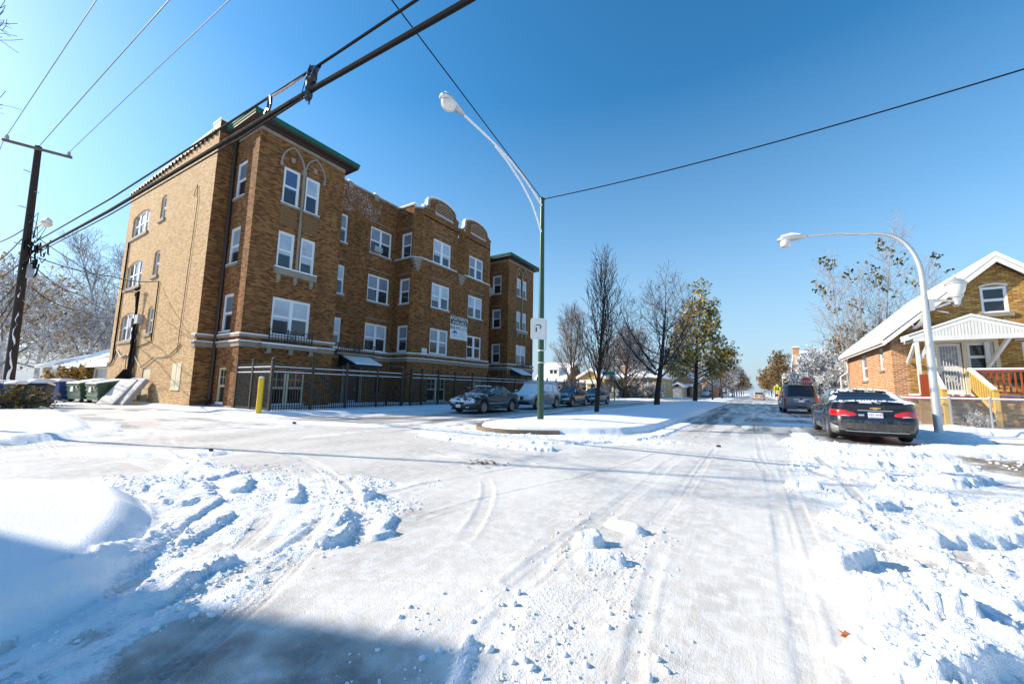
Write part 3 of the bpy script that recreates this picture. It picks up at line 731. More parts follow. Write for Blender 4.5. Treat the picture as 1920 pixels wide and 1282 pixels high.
st = MB(); Mw.box(st, 17.05, 17.25, 0, 2.75, 0, .12); Mw.box(st, 18.5, 18.7, 0, 2.75, 0, .12); Mw.box(st, 17.05, 18.7, 2.75, 3.1, 0, .14); Mw.box(st, 16.9, 18.9, -.3, .02, 0, 1.0)
st.build('door_surround', M['stone_snow'], apt); st = MB(); Mw.box(st, 14.75, 15.0, 0, 3.2, 0, .5); st.build('stone_pier', M['stone_snow'], apt)
# window air conditioner
mb = MB(); Mw.box(mb, 18.9, 19.65, 11.78, 12.2, -.02, .42)
for k in range(7): Mw.box(mb, 18.94, 19.61, 11.83 + k * .05, 11.85 + k * .05, .42, .435)
mb.build('air_conditioner', M['galv_snow'], apt)
# electrical service: mast, boxes, drooping cables on the alley wall
mb = MB(); mb.tube([S.P(-34.9, 7.4, .22), S.P(-34.9, 1.2, .2)], .07, 8)
for k in range(4): mb.tube([S.P(-35.3 + k * .16, 7.2 + .12 * (k % 2), .3), S.P(-34.95, 6.9 - .2 * k, .25)], .05, 6)
for k in range(3): mb.lathe(S.P(-35.2 + k * .25, 7.45, .3), [(.05, 0), (.11, .05), (.05, .1), (.1, .14), (.04, .2)], 10)
mb.build('service_mast', M['cable'], apt)
mb = MB(); S.box(mb, -34.75, -34.1, 5.15, 5.75, 0, .3); mb.build('meter_box', M['galv_snow'], apt); mb = MB(); S.box(mb, -36.05, -35.5, 5.0, 5.6, 0, .25); mb.build('meter_box', M['galv_snow'], apt)
mb = MB(); rng = random.Random(11)
for k in range(22):                      # dead vine and loose conduits climbing the wall
    u = -35.3 + rng.uniform(-.5, .6); pts = []
    for j in range(9):
        pts.append(S.P(u, .9 + j * .62, .06 + rng.random() * .12)); u += rng.uniform(-.22, .22)
    mb.tube(pts[:rng.randint(5, 9)], .014 + rng.random() * .022, 4)
mb.build('dead_vine', M['wood_pole'], apt)
def droop(pts, r, n=6):
    out = []
    for (a, b) in zip(pts, pts[1:]):
        for k in range(6):
            t = k / 6; p = Vector(a).lerp(Vector(b), t); p.z -= .3 * t * (1 - t) * (Vector(b) - Vector(a)).length * .35; out.append(p)
    return out + [Vector(pts[-1])]
M['wall_cable'] = plain('snowy wall cable', (.03, .028, .027), .6, snow=.9)
mb = MB()
mb.tube(droop([S.P(-40.5, 2.5, .06), S.P(-39.5, 2.75, .08), S.P(-38.6, 3.6, .08), S.P(-37.4, 3.05, .08), S.P(-36.2, 3.2, .06), S.P(-35.4, 2.9, .06)], .05), .05, 6)
mb.build('wall_cable', M['wall_cable'], apt); mb = MB()
mb.tube(droop([S.P(-35.0, 3.3, .08), S.P(-33.2, 2.3, .1), S.P(-31, 2.9, .08), S.P(-28.6, 2.95, .06), S.P(-27.2, 3.5, .05)], .05), .026, 6)
mb.build('wall_cable', M['wall_cable'], apt); mb = MB()
mb.tube([S.P(-27.6, 3.0, .05), S.P(-27.4, 8, .05), S.P(-27.2, 12, .05), S.P(-27.5, 13, .05), S.P(-27.9, 12.4, .05)], .015, 4)
mb.build('wall_cable', M['wall_cable'], apt)
mb = MB(); b0 = Vector(S.P(-36.9, .1, .95)); b1 = Vector(S.P(-35.5, 2.15, .08)); mb.beam(b0, b1, .62, .06); 
bd = mb.build('leaning_board', M['plank']); rebase(bd, b0); tag(bd, 'long dark board leaning against the alley wall behind the dumpsters', 'board')

# --- rental sign and small placard fixed to the bay
sg = thing('rental_sign', 'white and black APARTMENTS AVAILABLE banner sign between first floor windows', 'sign', E.P(26.78, 5.55, 0))
mb = MB(); E.box(mb, 25.6, 27.95, 5.6, 7.66, .02, .06); mb.build('sign_panel', M['sign_white'], sg)
mb = MB(); E.box(mb, 25.63, 27.92, 6.9, 7.63, .06, .066); mb.build('header_panel', M['sign_black'], sg)
mb = MB(); E.text(mb, 'APARTMENTS', 26.78, 7.43, .07, .40); E.text(mb, 'AVAILABLE', 26.78, 7.08, .07, .40); mb.build('header_lettering', M['sign_white'], sg)
mb = MB(); E.text(mb, '888.993.1715', 26.78, 6.60, .066, .44); mb.build('phone_number', M['sign_black'], sg)
mb = MB(); K = 16
mb.poly([E.P(26.2 + .34 * cos(pi * k / K), 6.12 + .27 * sin(pi * k / K), .066) for k in range(K + 1)])
mb.build('emblem', M['sign_blue'], sg)
mb = MB()
mb.poly([E.P(26.2 + .3 * cos(pi + pi * k / K), 6.06 + .27 * sin(pi + pi * k / K), .066) for k in range(K + 1)])
for k in range(6): E.box(mb, 26.75, 27.6 - .08 * (k % 3), 6.28 - k * .09, 6.315 - k * .09, .06, .067)
mb.build('small_print', M['sign_pale'], sg)
sp = thing('wall_placard', 'small white placard sitting on the ledge at the bay corner', 'placard', E.P(22.55, 4.0, 0))
mb = MB(); E.box(mb, 22.28, 22.82, 4.0, 4.43, .03, .07); mb.build('placard_panel', M['sign_white'], sp)
mb = MB(); mb.lathe(E.P(22.55, 4.3, .07), [(.06, 0), (.06, .005)], 10, axis=(1, 0, 0)); E.box(mb, 22.36, 22.74, 4.08, 4.14, .07, .076); mb.build('placard_print', M['sign_blue'], sp)

# ------------------------------------------------------------------ iron fence along the pavement
fence = thing('iron_fence', 'tall dark picket fence in front of the apartment building', 'fence', (-19, 24, 0))
M['black_iron_bare'] = plain('black iron pickets', (.014, .012, .011), .45, var=.2)
def panel(a, b, zt=2.25):
    mb = MB(); a, b = Vector((*a, 0)), Vector((*b, 0)); d = b - a; L = d.length; d.normalize(); nn = Vector((-d.y, d.x, 0))
    for z, w in ((zt - .12, .05), (zt - .36, .05), (.22, .05)):
        mb.beam(a + Vector((0, 0, z)), b + Vector((0, 0, z)), .045, w)
        if z > 1: mb.beam(a + Vector((0, 0, z + .043)), b + Vector((0, 0, z + .043)), .05, .03, 1)
    K = max(1, round(L / .125))
    for k in range(1, K):
        p = a + d * (L * k / K); mb.obox(p + Vector((0, 0, zt / 2 + .05)), d * .0135, nn * .0135, (0, 0, zt / 2 - .02))
        mb.poly([p + d * .02 + Vector((0, 0, zt + .03)), p + Vector((0, 0, zt + .12)), p - d * .02 + Vector((0, 0, zt + .03))])
    mb.build('fence_panel', [M['black_iron_bare'], M['snow']], fence)
def post(x, y, h=2.42, w=.1):
    mb = MB(); mb.box(x - w / 2, x + w / 2, y - w / 2, y + w / 2, -.2, h); mb.box(x - w * .62, x + w * .62, y - w * .62, y + w * .62, h, h + .04)
    mb.lathe((x, y, h + .04), [(.055, 0), (.075, .05), (.055, .1), (.01, .12)], 8); mb.build('fence_post', M['bronze'], fence)
fy = [9.4, 11.35, 13.3, 15.35, 17.25]; fx = -19.0
for q in (-22.4, -20.8): post(q, 9.4)
panel((-22.35, 9.4), (-20.85, 9.4)); panel((-20.75, 9.4), (fx - .05, 9.4))
fy2 = [19.0, 20.6, 22.4, 24.5, 26.6, 28.8, 31, 33.2, 35.4, 37.6, 39.8, 42, 44.2, 46.4, 48.6]
for y in fy + [18.05] + fy2: post(fx, y, w=.11)
for ys in (fy, [18.05] + fy2):
    for a, b in zip(ys, ys[1:]): panel((fx, a + .05), (fx, b - .05))
gate = thing('iron_gate', 'dark iron gate under a tall flat lintel in the picket fence', 'gate', (fx, 17.6, 0))
mb = MB()
for y in (17.3, 18.0): mb.box(fx - .04, fx + .04, y - .03, y + .03, .1, 2.0)
for z in (.2, 1.15, 1.95): mb.beam((fx, 17.3, z), (fx, 18.0, z), .04, .05)
for k in range(1, 6): mb.beam((fx, 17.3 + k * .117, .2), (fx, 17.3 + k * .117, 1.95), .02, .02)
mb.build('gate_leaf', M['black_iron'], gate)
mb = MB(); mb.box(fx - .9, fx - .8, 16.75, 16.85, 0, 2.6); mb.box(fx - .9, fx - .8, 18.1, 18.2, 0, 2.6); mb.box(fx - .9, fx - .8, 16.75, 18.2, 2.6, 2.68); mb.build('gate_lintel', M['bronze'], gate)
mb = MB(); mb.box(fx + .04, fx + .09, 17.9, 17.98, 1.0, 1.2); mb.build('lock_box', M['black_iron'], gate)
# yellow bollard
bo = thing('bollard', 'bright yellow steel bollard beside the fence corner', 'bollard', (-18.55, 8.75, 0))
mb = MB(); mb.tube([(-18.55, 8.75, -.2), (-18.53, 8.75, 1.62)], .11, 16); mb.build('bollard_body', M['yellow'], bo, smooth=30)
mb = MB(); mb.lathe((-18.53, 8.75, 1.62), [(.11, 0), (.1, .03), (.05, .06), (.005, .07)], 16); mb.build('snow_cap', M['snow'], bo)
# ------------------------------------------------------------------ vehicles
def interp(x, pts):
    if x <= pts[0][0]: return pts[0][1]
    for (a, b), (c, d) in zip(pts, pts[1:]):
        if x <= c:
            t = (x - a) / (c - a); t = t * t * (3 - 2 * t) * .5 + t * .5; return b + (d - b) * t
    return pts[-1][1]
def lin(x, pts):
    if x <= pts[0][0]: return pts[0][1]
    for (a, b), (c, d) in zip(pts, pts[1:]):
        if x <= c: return b + (d - b) * (x - a) / (c - a)
    return pts[-1][1]

class Car:
    """lofted car: +y is forwards, origin on the ground between the axles' middle"""
    def __init__(s, name, label, loc, rz, L, W, belt, axles, Rw, sill, glass, roofz, roof, prof_r, prof_f, wprof, paint, group, snow_glass=None, cr=.32, cf=.45, tumble=.70, bow=.12, win_t=(.12, .86), pillars=(), roof_mat=None):
        s.__dict__.update(locals()); s.N = 120
        s.t = thing(name, label, name_cat.get(name, 'car'), loc, rz, group)
        LOC[s.t.name] = (0, 0, 0)
        s.body()
    def outline(s, a, k):
        """a in 0..1 from rear centre round to front centre; k = height level 0..1 -> (x,y)"""
        w = s.W / 2 * lin(k, s.wprof); yr = -s.L / 2 + lin(k, s.prof_r); yf = s.L / 2 - lin(k, s.prof_f)
        cr, cf = s.cr, s.cf
        if a <= .18: x = (w - cr) * a / .18; y = yr + s.bow * .55 * (x / w) ** 2
        elif a <= .30:
            th = (a - .18) / .12 * pi / 2; x = w - cr + cr * sin(th); y0 = yr + s.bow * .55 * ((w - cr) / w) ** 2; y = y0 + cr * 1.25 * (1 - cos(th))
        elif a <= .70:
            y0 = yr + s.bow * .55 * ((w - cr) / w) ** 2 + cr * 1.25; y1 = yf - s.bow * 1.4 * ((w - cf) / w) ** 2 - cf * 1.3
            t = (a - .30) / .40; y = y0 + (y1 - y0) * t; x = w + .012 * sin(pi * t)
        elif a <= .84:
            th = (a - .70) / .14 * pi / 2; y1 = yf - s.bow * 1.4 * ((w - cf) / w) ** 2; x = w - cf + cf * cos(th); y = y1 - cf * 1.3 * (1 - sin(th))
        else: x = (w - cf) * (1 - (a - .84) / .16); y = yf - s.bow * 1.4 * (x / w) ** 2
        return x, y
    def S(s, a, k, side=1, off=0.0):
        x, y = s.outline(a, k)
        zb = interp(y, s.belt); zl = s.sill
        if .16 < a < .88:
            for ay in s.axles:
                d = s.Rw * 1.13; q = d * d - (y - ay) ** 2
                if q > 0: zl = max(zl, s.Rw + sqrt(q) - .01)
        else: zl = s.sill
        z = zl + (zb - zl) * k
        if off:
            e = 1e-3; x2, y2 = s.outline(min(1, a + e), k); x1, y1 = s.outline(max(0, a - e), k)
            tx, ty = x2 - x1, y2 - y1; L = math.hypot(tx, ty) or 1; nx, ny = ty / L, -tx / L
            x += nx * off; y += ny * off
        return (x * side, y, z)
    def body(s):
        A = [i / 18 * .18 for i in range(18)] + [.18 + .12 * i / 10 for i in range(10)] + [.30 + .40 * i / 70 for i in range(70)] + [.70 + .14 * i / 12 for i in range(12)] + [.84 + .16 * i / 12 for i in range(13)]
        s.A = A
        K = [0, .06, .14, .25, .38, .5, .62, .74, .84, .91, .96, .985, 1.0]
        mb = MB()
        loop = A + [-a for a in reversed(A[1:-1])]
        rows = [[s.S(abs(a), k, 1 if a >= 0 else -1) for a in loop] for k in K]
        mb.grid(rows, 0, True)
        # decks: ladder across between left and right belt lines, slightly crowned and rounded over the edge
        T = [1, .96, .88, .7, .4, 0, -.4, -.7, -.88, -.96, -1]
        rows = []
        for a in A:
            x, y, z = s.S(a, 1.0); cr = .055 * min(1, x / (s.W * .3))
            rows.append([(x * t, y, z + cr * (1 - abs(t) ** 2.6)) for t in T])
        mb.grid(rows, 0)
        s.mb = mb
        # greenhouse
        yb0, yb1, yr0, yr1 = s.glass; tl = [0, .05, s.win_t[0], .35, .6, s.win_t[1], .95, 1.0]
        def gpt(a, t, side):
            w = s.W / 2; wb = w * .93 if a else w * .93; wt = w * s.tumble
            ww = wb + (wt - wb) * (t ** 1.25)
            y0 = yb0 + (yr0 - yb0) * (t ** .92); y1 = yb1 + (yr1 - yb1) * (t ** .92)
            cr = .30; 
            if a <= .2: x = (ww - cr) * a / .2; y = y0 + .05 * (x / ww) ** 2
            elif a <= .3: th = (a - .2) / .1 * pi / 2; x = ww - cr + cr * sin(th); y = y0 + .05 * ((ww - cr) / ww) ** 2 + cr * .9 * (1 - cos(th))
            elif a <= .7:
                ya = y0 + .05 * ((ww - cr) / ww) ** 2 + cr * .9; yb = y1 - .16 * ((ww - cr) / ww) ** 2 - cr * 1.0
                x = ww; y = ya + (yb - ya) * (a - .3) / .4
            elif a <= .8: th = (a - .7) / .1 * pi / 2; x = ww - cr + cr * cos(th); y = y1 - .16 * ((ww - cr) / ww) ** 2 - cr * 1.0 * (1 - sin(th))
            else: x = (ww - cr) * (1 - (a - .8) / .2); y = y1 - .16 * (x / ww) ** 2
            zb = interp(y, s.belt) - .03; zr = interp(y, s.roof) if isinstance(s.roof, list) else s.roofz
            return (x * side, y, zb + (zr - zb) * t)
        s.gpt = gpt
        G = [i / 6 * .2 for i in range(6)] + [.2 + .1 * i / 5 for i in range(5)] + [.3 + .4 * i / 40 for i in range(40)] + [.7 + .1 * i / 5 for i in range(5)] + [.8 + .2 * i / 6 for i in range(7)]
        ws, bw, sws = MB(), MB(), {}
        for side in (1, -1):
            sws[side, 0] = MB(); sws[side, 1] = MB()
            for i in range(len(G) - 1):
                a, b = G[i], G[i + 1]; am = (a + b) / 2
                for j in range(len(tl) - 1):
                    t0, t1 = tl[j], tl[j + 1]; q = [gpt(a, t0, side), gpt(b, t0, side), gpt(b, t1, side), gpt(a, t1, side)]
                    if side < 0: q.reverse()
                    dst = s.mb
                    inwin = s.win_t[0] <= t0 < s.win_t[1] - 1e-6
                    if am > .735 and t0 >= .05 and t1 <= .95: dst = ws
                    elif am < .245 and t0 >= .05 and t1 <= .95: dst = bw
                    elif inwin and .31 < am < .69 and not any(p0 < am < p1 for p0, p1 in s.pillars): dst = sws[side, int(am > (s.pillars[0][0] if s.pillars else 2))]
                    dst.poly(q)
        T = [1, .8, .5, 0, -.5, -.8, -1]; rows = []
        for a in G:
            x, y, z = gpt(a, 1.0, 1); rows.append([(x * t, y, z + .05 * (1 - t * t) * min(1, x / .3)) for t in T])
        s.mb.grid(rows, 0)
        # dark underside and inner tub so that nothing shows through the arches
        un = MB(); un.box(-s.W / 2 + .12, s.W / 2 - .12, -s.L / 2 + .25, s.L / 2 - .35, s.sill - .02, s.sill + .3)
        for ay in s.axles: un.box(-s.W / 2 + .16, s.W / 2 - .16, ay - s.Rw - .1, ay + s.Rw + .1, s.sill, 2 * s.Rw + .12)
        s.bodyo = s.mb.build('body', s.paint, s.t, smooth=38)
        un.build('underbody', M['black_plastic'], s.t)
        s.ws = ws.build('windscreen', s.snow_glass or M['glass_black'], s.t, smooth=40); s.bw = bw.build('rear_window', s.snow_glass or M['glass_black'], s.t, smooth=40)
        [q.build('side_window', s.snow_glass or M['glass_black'], s.t, smooth=40) for q in sws.values() if q.f]
        for ay in s.axles:
            for sd in (1, -1): s.wheel(sd * (s.W / 2 - .125), ay, sd)
    def wheel(s, x, y, sd):
        r, c = s.Rw, (x, y, s.Rw)
        ax = (sd, 0, 0); mb = MB()
        mb.lathe(c, [(r * .64, -.11), (r * .9, -.115), (r * .985, -.08), (r, -.04), (r, .04), (r * .985, .085), (r * .9, .112), (r * .66, .105), (r * .64, .06)], 32, axis=ax)
        ty = mb.build('wheel', M['rubber'], s.t, smooth=50)
        rm = MB()
        rm.lathe(c, [(r * .655, .0), (r * .655, .095), (r * .61, .1), (r * .58, .05), (r * .57, .02), (.02, .02)], 28, axis=ax)
        rim = rm.build('wheel_well', M['black_plastic'], ty, smooth=40)
        sp = MB(); nsp = 5
        for k in range(nsp):
            th = 2 * pi * k / nsp + .3
            for dth in (-.13, .13):
                p0 = (c[0] + sd * .075, c[1] + .05 * cos(th), c[2] + .05 * sin(th)); p1 = (c[0] + sd * .082, c[1] + r * .6 * cos(th + dth), c[2] + r * .6 * sin(th + dth))
                sp.beam(p0, p1, .045, .03, up=(1, 0, 0))
        sp.lathe(c, [(r * .665, .085), (r * .665, .112), (r * .59, .108), (r * .575, .085)], 28, axis=ax)
        sp.lathe(c, [(.07, .06), (.07, .095), (.03, .1)], 12, axis=ax)
        sp.build('rim', M['alloy'], ty, smooth=30)
    def patch(s, name, a0, a1, kf, mat, side=(1, -1), off=.012, n=14, m=5, parent=None):
        """panel lying on the body between outline stations a0..a1; kf(t) -> (k_low, k_high)"""
        for sd in side:
            mb = MB(); rows = []
            for i in range(n + 1):
                t = i / n; a = a0 + (a1 - a0) * t; k0, k1 = kf(t)
                col = []
                for j in range(m + 1):
                    k = k0 + (k1 - k0) * j / m; bulge = off * (1.0 if 0 < j < m and 0 < i < n else .15)
                    col.append(s.S(a, k, sd, bulge))
                rows.append(col if sd < 0 else col[::-1])
            mb.grid(rows); mb.build(name, mat, parent or s.t, smooth=60)
    def across(s, name, aw, kf, mat, off=.012, n=16, front=False, m=3, parent=None):
        """panel spanning the middle of the rear (or front)"""
        mb = MB(); rows = []
        for i in range(n + 1):
            t = -1 + 2 * i / n; a = abs(t) * aw; a = 1 - a if front else a; k0, k1 = kf(abs(t))
            rows.append([s.S(a, k0 + (k1 - k0) * j / m, 1 if t >= 0 else -1, off) for j in range(m + 1)])
        mb.grid(rows); return mb.build(name, mat, parent or s.t, smooth=60)
    def mirror(s, y, z):
        for sd in (1, -1):
            mb = MB(); x = s.W / 2 * .95
            mb.beam((sd * x, y, z - .03), (sd * (x + .1), y + .01, z), .07, .05)
            c = Vector((sd * (x + .19), y, z + .03)); rows = []
            for i in range(7):
                ph = -pi / 2 + pi * i / 6
                rows.append([c + Vector((.13 * cos(ph) * cos(t) * 1.0, .075 * sin(ph) + .02 * cos(t), .085 * cos(ph) * sin(t))) for t in [2 * pi * k / 12 for k in range(12)]])
            mb.grid(rows, 0, True)
            m = mb.build('wing_mirror', s.paint, s.t, smooth=50)
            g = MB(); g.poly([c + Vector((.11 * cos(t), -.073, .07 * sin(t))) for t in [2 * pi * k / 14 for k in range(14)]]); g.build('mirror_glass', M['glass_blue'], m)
    def handle(s, ys, z):
        for sd in (1, -1):
            for y in ys:
                mb = MB(); mb.beam((sd * (s.W / 2 + .012), y - .09, z), (sd * (s.W / 2 + .012), y + .09, z), .03, .03); mb.build('door_handle', s.paint, s.t)

name_cat = {'parked_car': 'car', 'parked_suv': 'SUV', 'moving_car': 'car', 'snow_covered_car': 'car'}
def plate(car, y, z, sgn, txt=None):
    mb = MB(); mb.box(-.155, .155, y - .008, y + .008, z - .078, z + .078); p = mb.build('number_plate', M['plate_white'], car.t)
    yy = y + sgn * .009
    if txt:
        F = Fr((0, yy), (1, 0), (0, sgn)); t_ = MB(); vs, fs = text_mesh(txt, .082); t_.raw([(-sgn * x * .98, yy, z + v + .004) for x, v in vs], fs); t_.build('plate_lettering', M['plate_red'], p)
        b = MB(); b.box(-.15, .15, yy - .001, yy + .001, z - .075, z - .048); b.box(-.12, .12, yy - .001, yy + .001, z + .058, z + .066); b.build('plate_band', M['plate_blue'], p)
        b = MB(); b.box(.115, .148, yy - .001, yy + .001, z + .045, z + .07); b.build('plate_sticker', M['plate_red'], p)
    return p

def snow_lump(car, name, pts, w, h, seed=0, n=60):
    """irregular ridge of snow lying along a polyline on the car"""
    rng = random.Random(seed); mb = MB(); rows = []
    P = [Vector(p) for p in pts]
    for i in range(n + 1):
        t = i / n * (len(P) - 1); k = min(int(t), len(P) - 2); p = P[k].lerp(P[k + 1], t - k); d = (P[k + 1] - P[k]).normalized(); sd = d.cross(Vector((0, 0, 1))).normalized()
        ww = w * rng.uniform(.45, 1.15); hh = h * rng.uniform(.25, 1.2)
        rows.append([p + sd * ww * u + Vector((0, 0, hh * v - .012)) for u, v in ((-1, 0), (-.75, .6), (-.3, 1), (.2, .9), (.7, .55), (1, 0))])
    mb.grid(rows); return mb.build(name, M['snow'], car.t, smooth=60)

PAINT_NAVY = carpaint('dark navy car paint with salt', (.012, .018, .032), dirt=.75, snow=.28, metal=.3)
PAINT_DKGREEN = carpaint('snow dusted near-black green car paint', (.008, .011, .010), dirt=.3, snow=.29, metal=.15)
PAINT_SNOWY = carpaint('blue grey car paint thick with snow', (.16, .18, .21), dirt=.2, snow=1.05, metal=.1, snowscale=2.2)
PAINT_PLUM = carpaint('dark brown car paint', (.018, .012, .011), dirt=.3, snow=.25, metal=.1)
PAINT_SILVER = carpaint('silver blue car paint', (.15, .155, .165), dirt=.4, snow=.2, metal=.55)
PAINT_BEIGE = carpaint('beige car paint', (.50, .40, .29), dirt=.3, snow=.2, metal=.3)
PAINT_BLACK = carpaint('dark blue car paint', (.007, .012, .022), dirt=.25, snow=.25, metal=.1)
g_ = NT('glass thick with snow'); p_ = g_.obj()
mk = g_.ramp(g_.noise(p_, 2.2, 5, .65), [(.36, 1.0), (.46, 1.0)]); g_.bsdf(g_.mix(mk, (.03, .035, .04), (.86, .89, .93)), .8, normal=g_.bump(g_.noise(p_, 8, 4), .4, .03)); M['glass_snowed'] = g_.mat
g_ = NT('frosted car glass'); p_ = g_.obj()
mk = g_.math('MULTIPLY', g_.ramp(g_.noise(p_, 3, 6, .7), [(.45, 0.0), (.7, 1.0)]), .45); g_.bsdf(g_.mix(mk, (.03, .05, .055), (.5, .6, .64)), g_.math('ADD', .08, mk), coat=.5); M['glass_frost'] = g_.mat

sedan_belt = lambda L: [(-L / 2, .98), (-L / 2 + .5, 1.03), (-.55 * L / 2, 1.02), (0, .96), (.42 * L / 2, .95), (.62 * L / 2, .90), (L / 2 - .25, .74), (L / 2, .66)]
WP = [(0, .93), (.12, .97), (.35, .995), (.6, 1.0), (.8, .985), (.92, .955), (1, .92)]

# --- the black-blue sedan parked on the right
L_ = 5.05
imp = Car('parked_car', 'dark navy sedan with a salt streaked rear bumper beside the silver lamp post', (2.72, 16.93, .03), R(1.0), L_, 1.87,
          [(-L_ / 2, 1.02), (-L_ / 2 + .12, 1.085), (-L_ / 2 + .55, 1.10), (-1.3, 1.06), (0, .98), (1.1, .97), (1.6, .92), (L_ / 2 - .25, .78), (L_ / 2, .7)],
          (-1.42, 1.42), .345, .21, (-1.98, 1.28, -1.02, .42), 1.47, [(-1.4, 1.40), (-.6, 1.465), (0, 1.475), (.6, 1.43)],
          [(0, .14), (.08, .05), (.2, .0), (.42, .0), (.5, .03), (.66, .085), (.85, .09), (.94, .05), (1, .03)], [(0, .1), (.3, 0), (.6, .04), (1, .3)], WP, PAINT_NAVY, None, cr=.34, cf=.5, tumble=.68, pillars=((.495, .515), (.355, .375)))
imp.patch('tail_light', .118, .298, lambda t: (.615 - .035 * min(1, t * 2.5), .675 + .10 * min(1, t * 2.2) ** .8), M['red_lens'], off=.022)
imp.patch('reversing_lamp', .165, .215, lambda t: (.585, .585 + .05 * (1 - abs(2 * t - 1) * .6)), M['clear_lens'], off=.032, n=4, m=2)
imp.across('chrome_strip', .112, lambda t: (.765, .795), M['chrome'], .02)
imp.across('boot_lip', .21, lambda t: (.955, 1.0), PAINT_NAVY, .03)
imp.across('lower_bumper', .235, lambda t: (.0, .12), M['black_plastic'], .012)
imp.across('bumper_scuff', .215, lambda t: (.19 + .02 * t, .40), M['dirty_plastic'], .014)
imp.across('bumper_trim', .2, lambda t: (.10, .135), M['chrome_dull'] if 'chrome_dull' in M else M['galv'], .022)
imp.patch('mud_guard', .235, .30, lambda t: (.05 + .1 * t, .34 - .1 * (1 - t)), M['galv_snow'], (-1,), off=.02, n=6, m=3)
yy = imp.S(0, .69)[1]; zz = imp.S(0, .64)[2]
plate(imp, yy - .03, zz, -1, 'Y85 9045')
mb = MB(); z0 = imp.S(0, .86)[2]; y0 = imp.S(0, .86)[1] - .018
bt = [(-.115, -.018), (-.045, -.018), (-.045, -.04), (.045, -.04), (.05, -.018), (.11, -.018), (.125, .018), (.055, .018), (.055, .04), (-.035, .04), (-.045, .018), (-.1, .018)]
mb.poly([(x, y0, z0 + z) for x, z in bt]); mb.poly([(x, y0 + .02, z0 + z) for x, z in reversed(bt)])
for a, b in zip(bt, bt[1:] + bt[:1]): mb.poly([(a[0], y0 + .02, z0 + a[1]), (b[0], y0 + .02, z0 + b[1]), (b[0], y0, z0 + b[1]), (a[0], y0, z0 + a[1])])
mb.build('bow_tie_badge', M['gold'], imp.t)
mb = MB(); mb.box(-.36, -.235, yy - .03, yy - .02, zz - .025, zz + .02); mb.build('trim_badge', M['chrome'], imp.t)
imp.mirror(.82, 1.0); imp.handle((-.62, .45), .86)
gl = imp.gpt; 
snow_lump(imp, 'snow_ridge', [(-.80, -2.04, 1.10), (-.45, -2.16, 1.125), (0, -2.2, 1.13), (.45, -2.16, 1.125), (.83, -2.03, 1.10)], .10, .055, 1, 90)
snow_lump(imp, 'snow_ridge', [(.80, -2.1, 1.09), (.87, -1.75, 1.08), (.78, -1.45, 1.16), (.70, -1.15, 1.33), (.62, -.95, 1.40)], .10, .06, 2, 60)
snow_lump(imp, 'snow_ridge', [(.62, -.98, 1.44), (.2, -.98, 1.475), (-.1, -.94, 1.48), (-.55, -.93, 1.45)], .07, .045, 3, 50)
mb = MB(); rng = random.Random(4)
for k in range(40): mb.lathe((rng.uniform(-.75, .75), rng.uniform(-2.36, -2.15), 1.135 - .0), [(.012 + rng.random() * .02, 0), (.012, .012), (.002, .016)], 6)
mb.build('snow_crumbs', M['snow'], imp.t)

# --- cars in front of the apartment building (fronts face the camera)
def sedan(name, label, loc, rz, paint, L=4.85, W=1.8, snowglass=None, hs=1.0, front=True, group='cars parked before the apartment building'):
    b = [(y, z * hs) for y, z in [(-L / 2, .92), (-L / 2 + .15, .99), (-L / 2 + .7, 1.02), (-.9, 1.0), (0, .95), (.85, .95), (1.25, .93), (L / 2 - .55, .82), (L / 2 - .1, .70), (L / 2, .66)]]
    c = Car(name, label, loc, rz, L, W, b, (-1.4, 1.38), .325, .2, (-1.85, 1.2, -1.1, .28), 1.42 * hs, [(-1.6, 1.32 * hs), (-.7, 1.41 * hs), (0, 1.425 * hs), (.7, 1.37 * hs)],
            [(0, .1), (.2, .0), (.45, .0), (.7, .06), (1, .06)], [(0, .1), (.25, 0), (.5, 0), (.62, .05), (1, .16)], WP, paint, group, snow_glass=snowglass, cr=.34, cf=.5, pillars=((.49, .512), (.35, .37)))
    if front:
        c.patch('headlight', .76, .885, lambda t: (.62 - .02 * t, .86 - .10 * t), M['clear_lens'], off=.02)
        c.across('grille', .10, lambda t: (.58, .80), M['black_plastic'], .014, front=True)
        c.across('grille_bar', .018, lambda t: (.55, .84), M['chrome'], .03, front=True, n=4)
        c.across('lower_grille', .11, lambda t: (.12, .28), M['black_plastic'], .012, front=True)
        c.patch('fog_lamp', .80, .83, lambda t: (.2, .32), M['clear_lens'], off=.02, n=4, m=3)
        plate(c, c.S(1, .42)[1] + .025, c.S(1, .42)[2], 1)
        c.patch('side_moulding', .36, .64, lambda t: (.38, .44), M['chrome'], off=.02, n=10, m=2)
    c.patch('tail_light', .12, .28, lambda t: (.62, .84), M['red_lens'], off=.02)
    c.mirror(.78, .98 * hs); c.handle((-.6, .4), .84)
    return c
cx = -13.05
s1 = sedan('parked_car', 'dark green sedan with snow on its nose, first in the kerb row', (cx - .0, 18.15, .02), R(180), PAINT_DKGREEN, snowglass=M['glass_frost'])
snow_lump(s1, 'snow_ridge', [(-.72, 2.12, .62), (-.35, 2.38, .60), (0, 2.44, .60), (.35, 2.38, .60), (.72, 2.12, .62)], .12, .13, 5, 50)
snow_lump(s1, 'snow_ridge', [(-.6, 1.05, 1.0), (0, 1.2, 1.02), (.6, 1.05, 1.0)], .12, .05, 6, 40)
snow_lump(s1, 'snow_ridge', [(-.55, .2, 1.41), (0, .3, 1.44), (.55, .2, 1.41)], .2, .05, 16, 40)

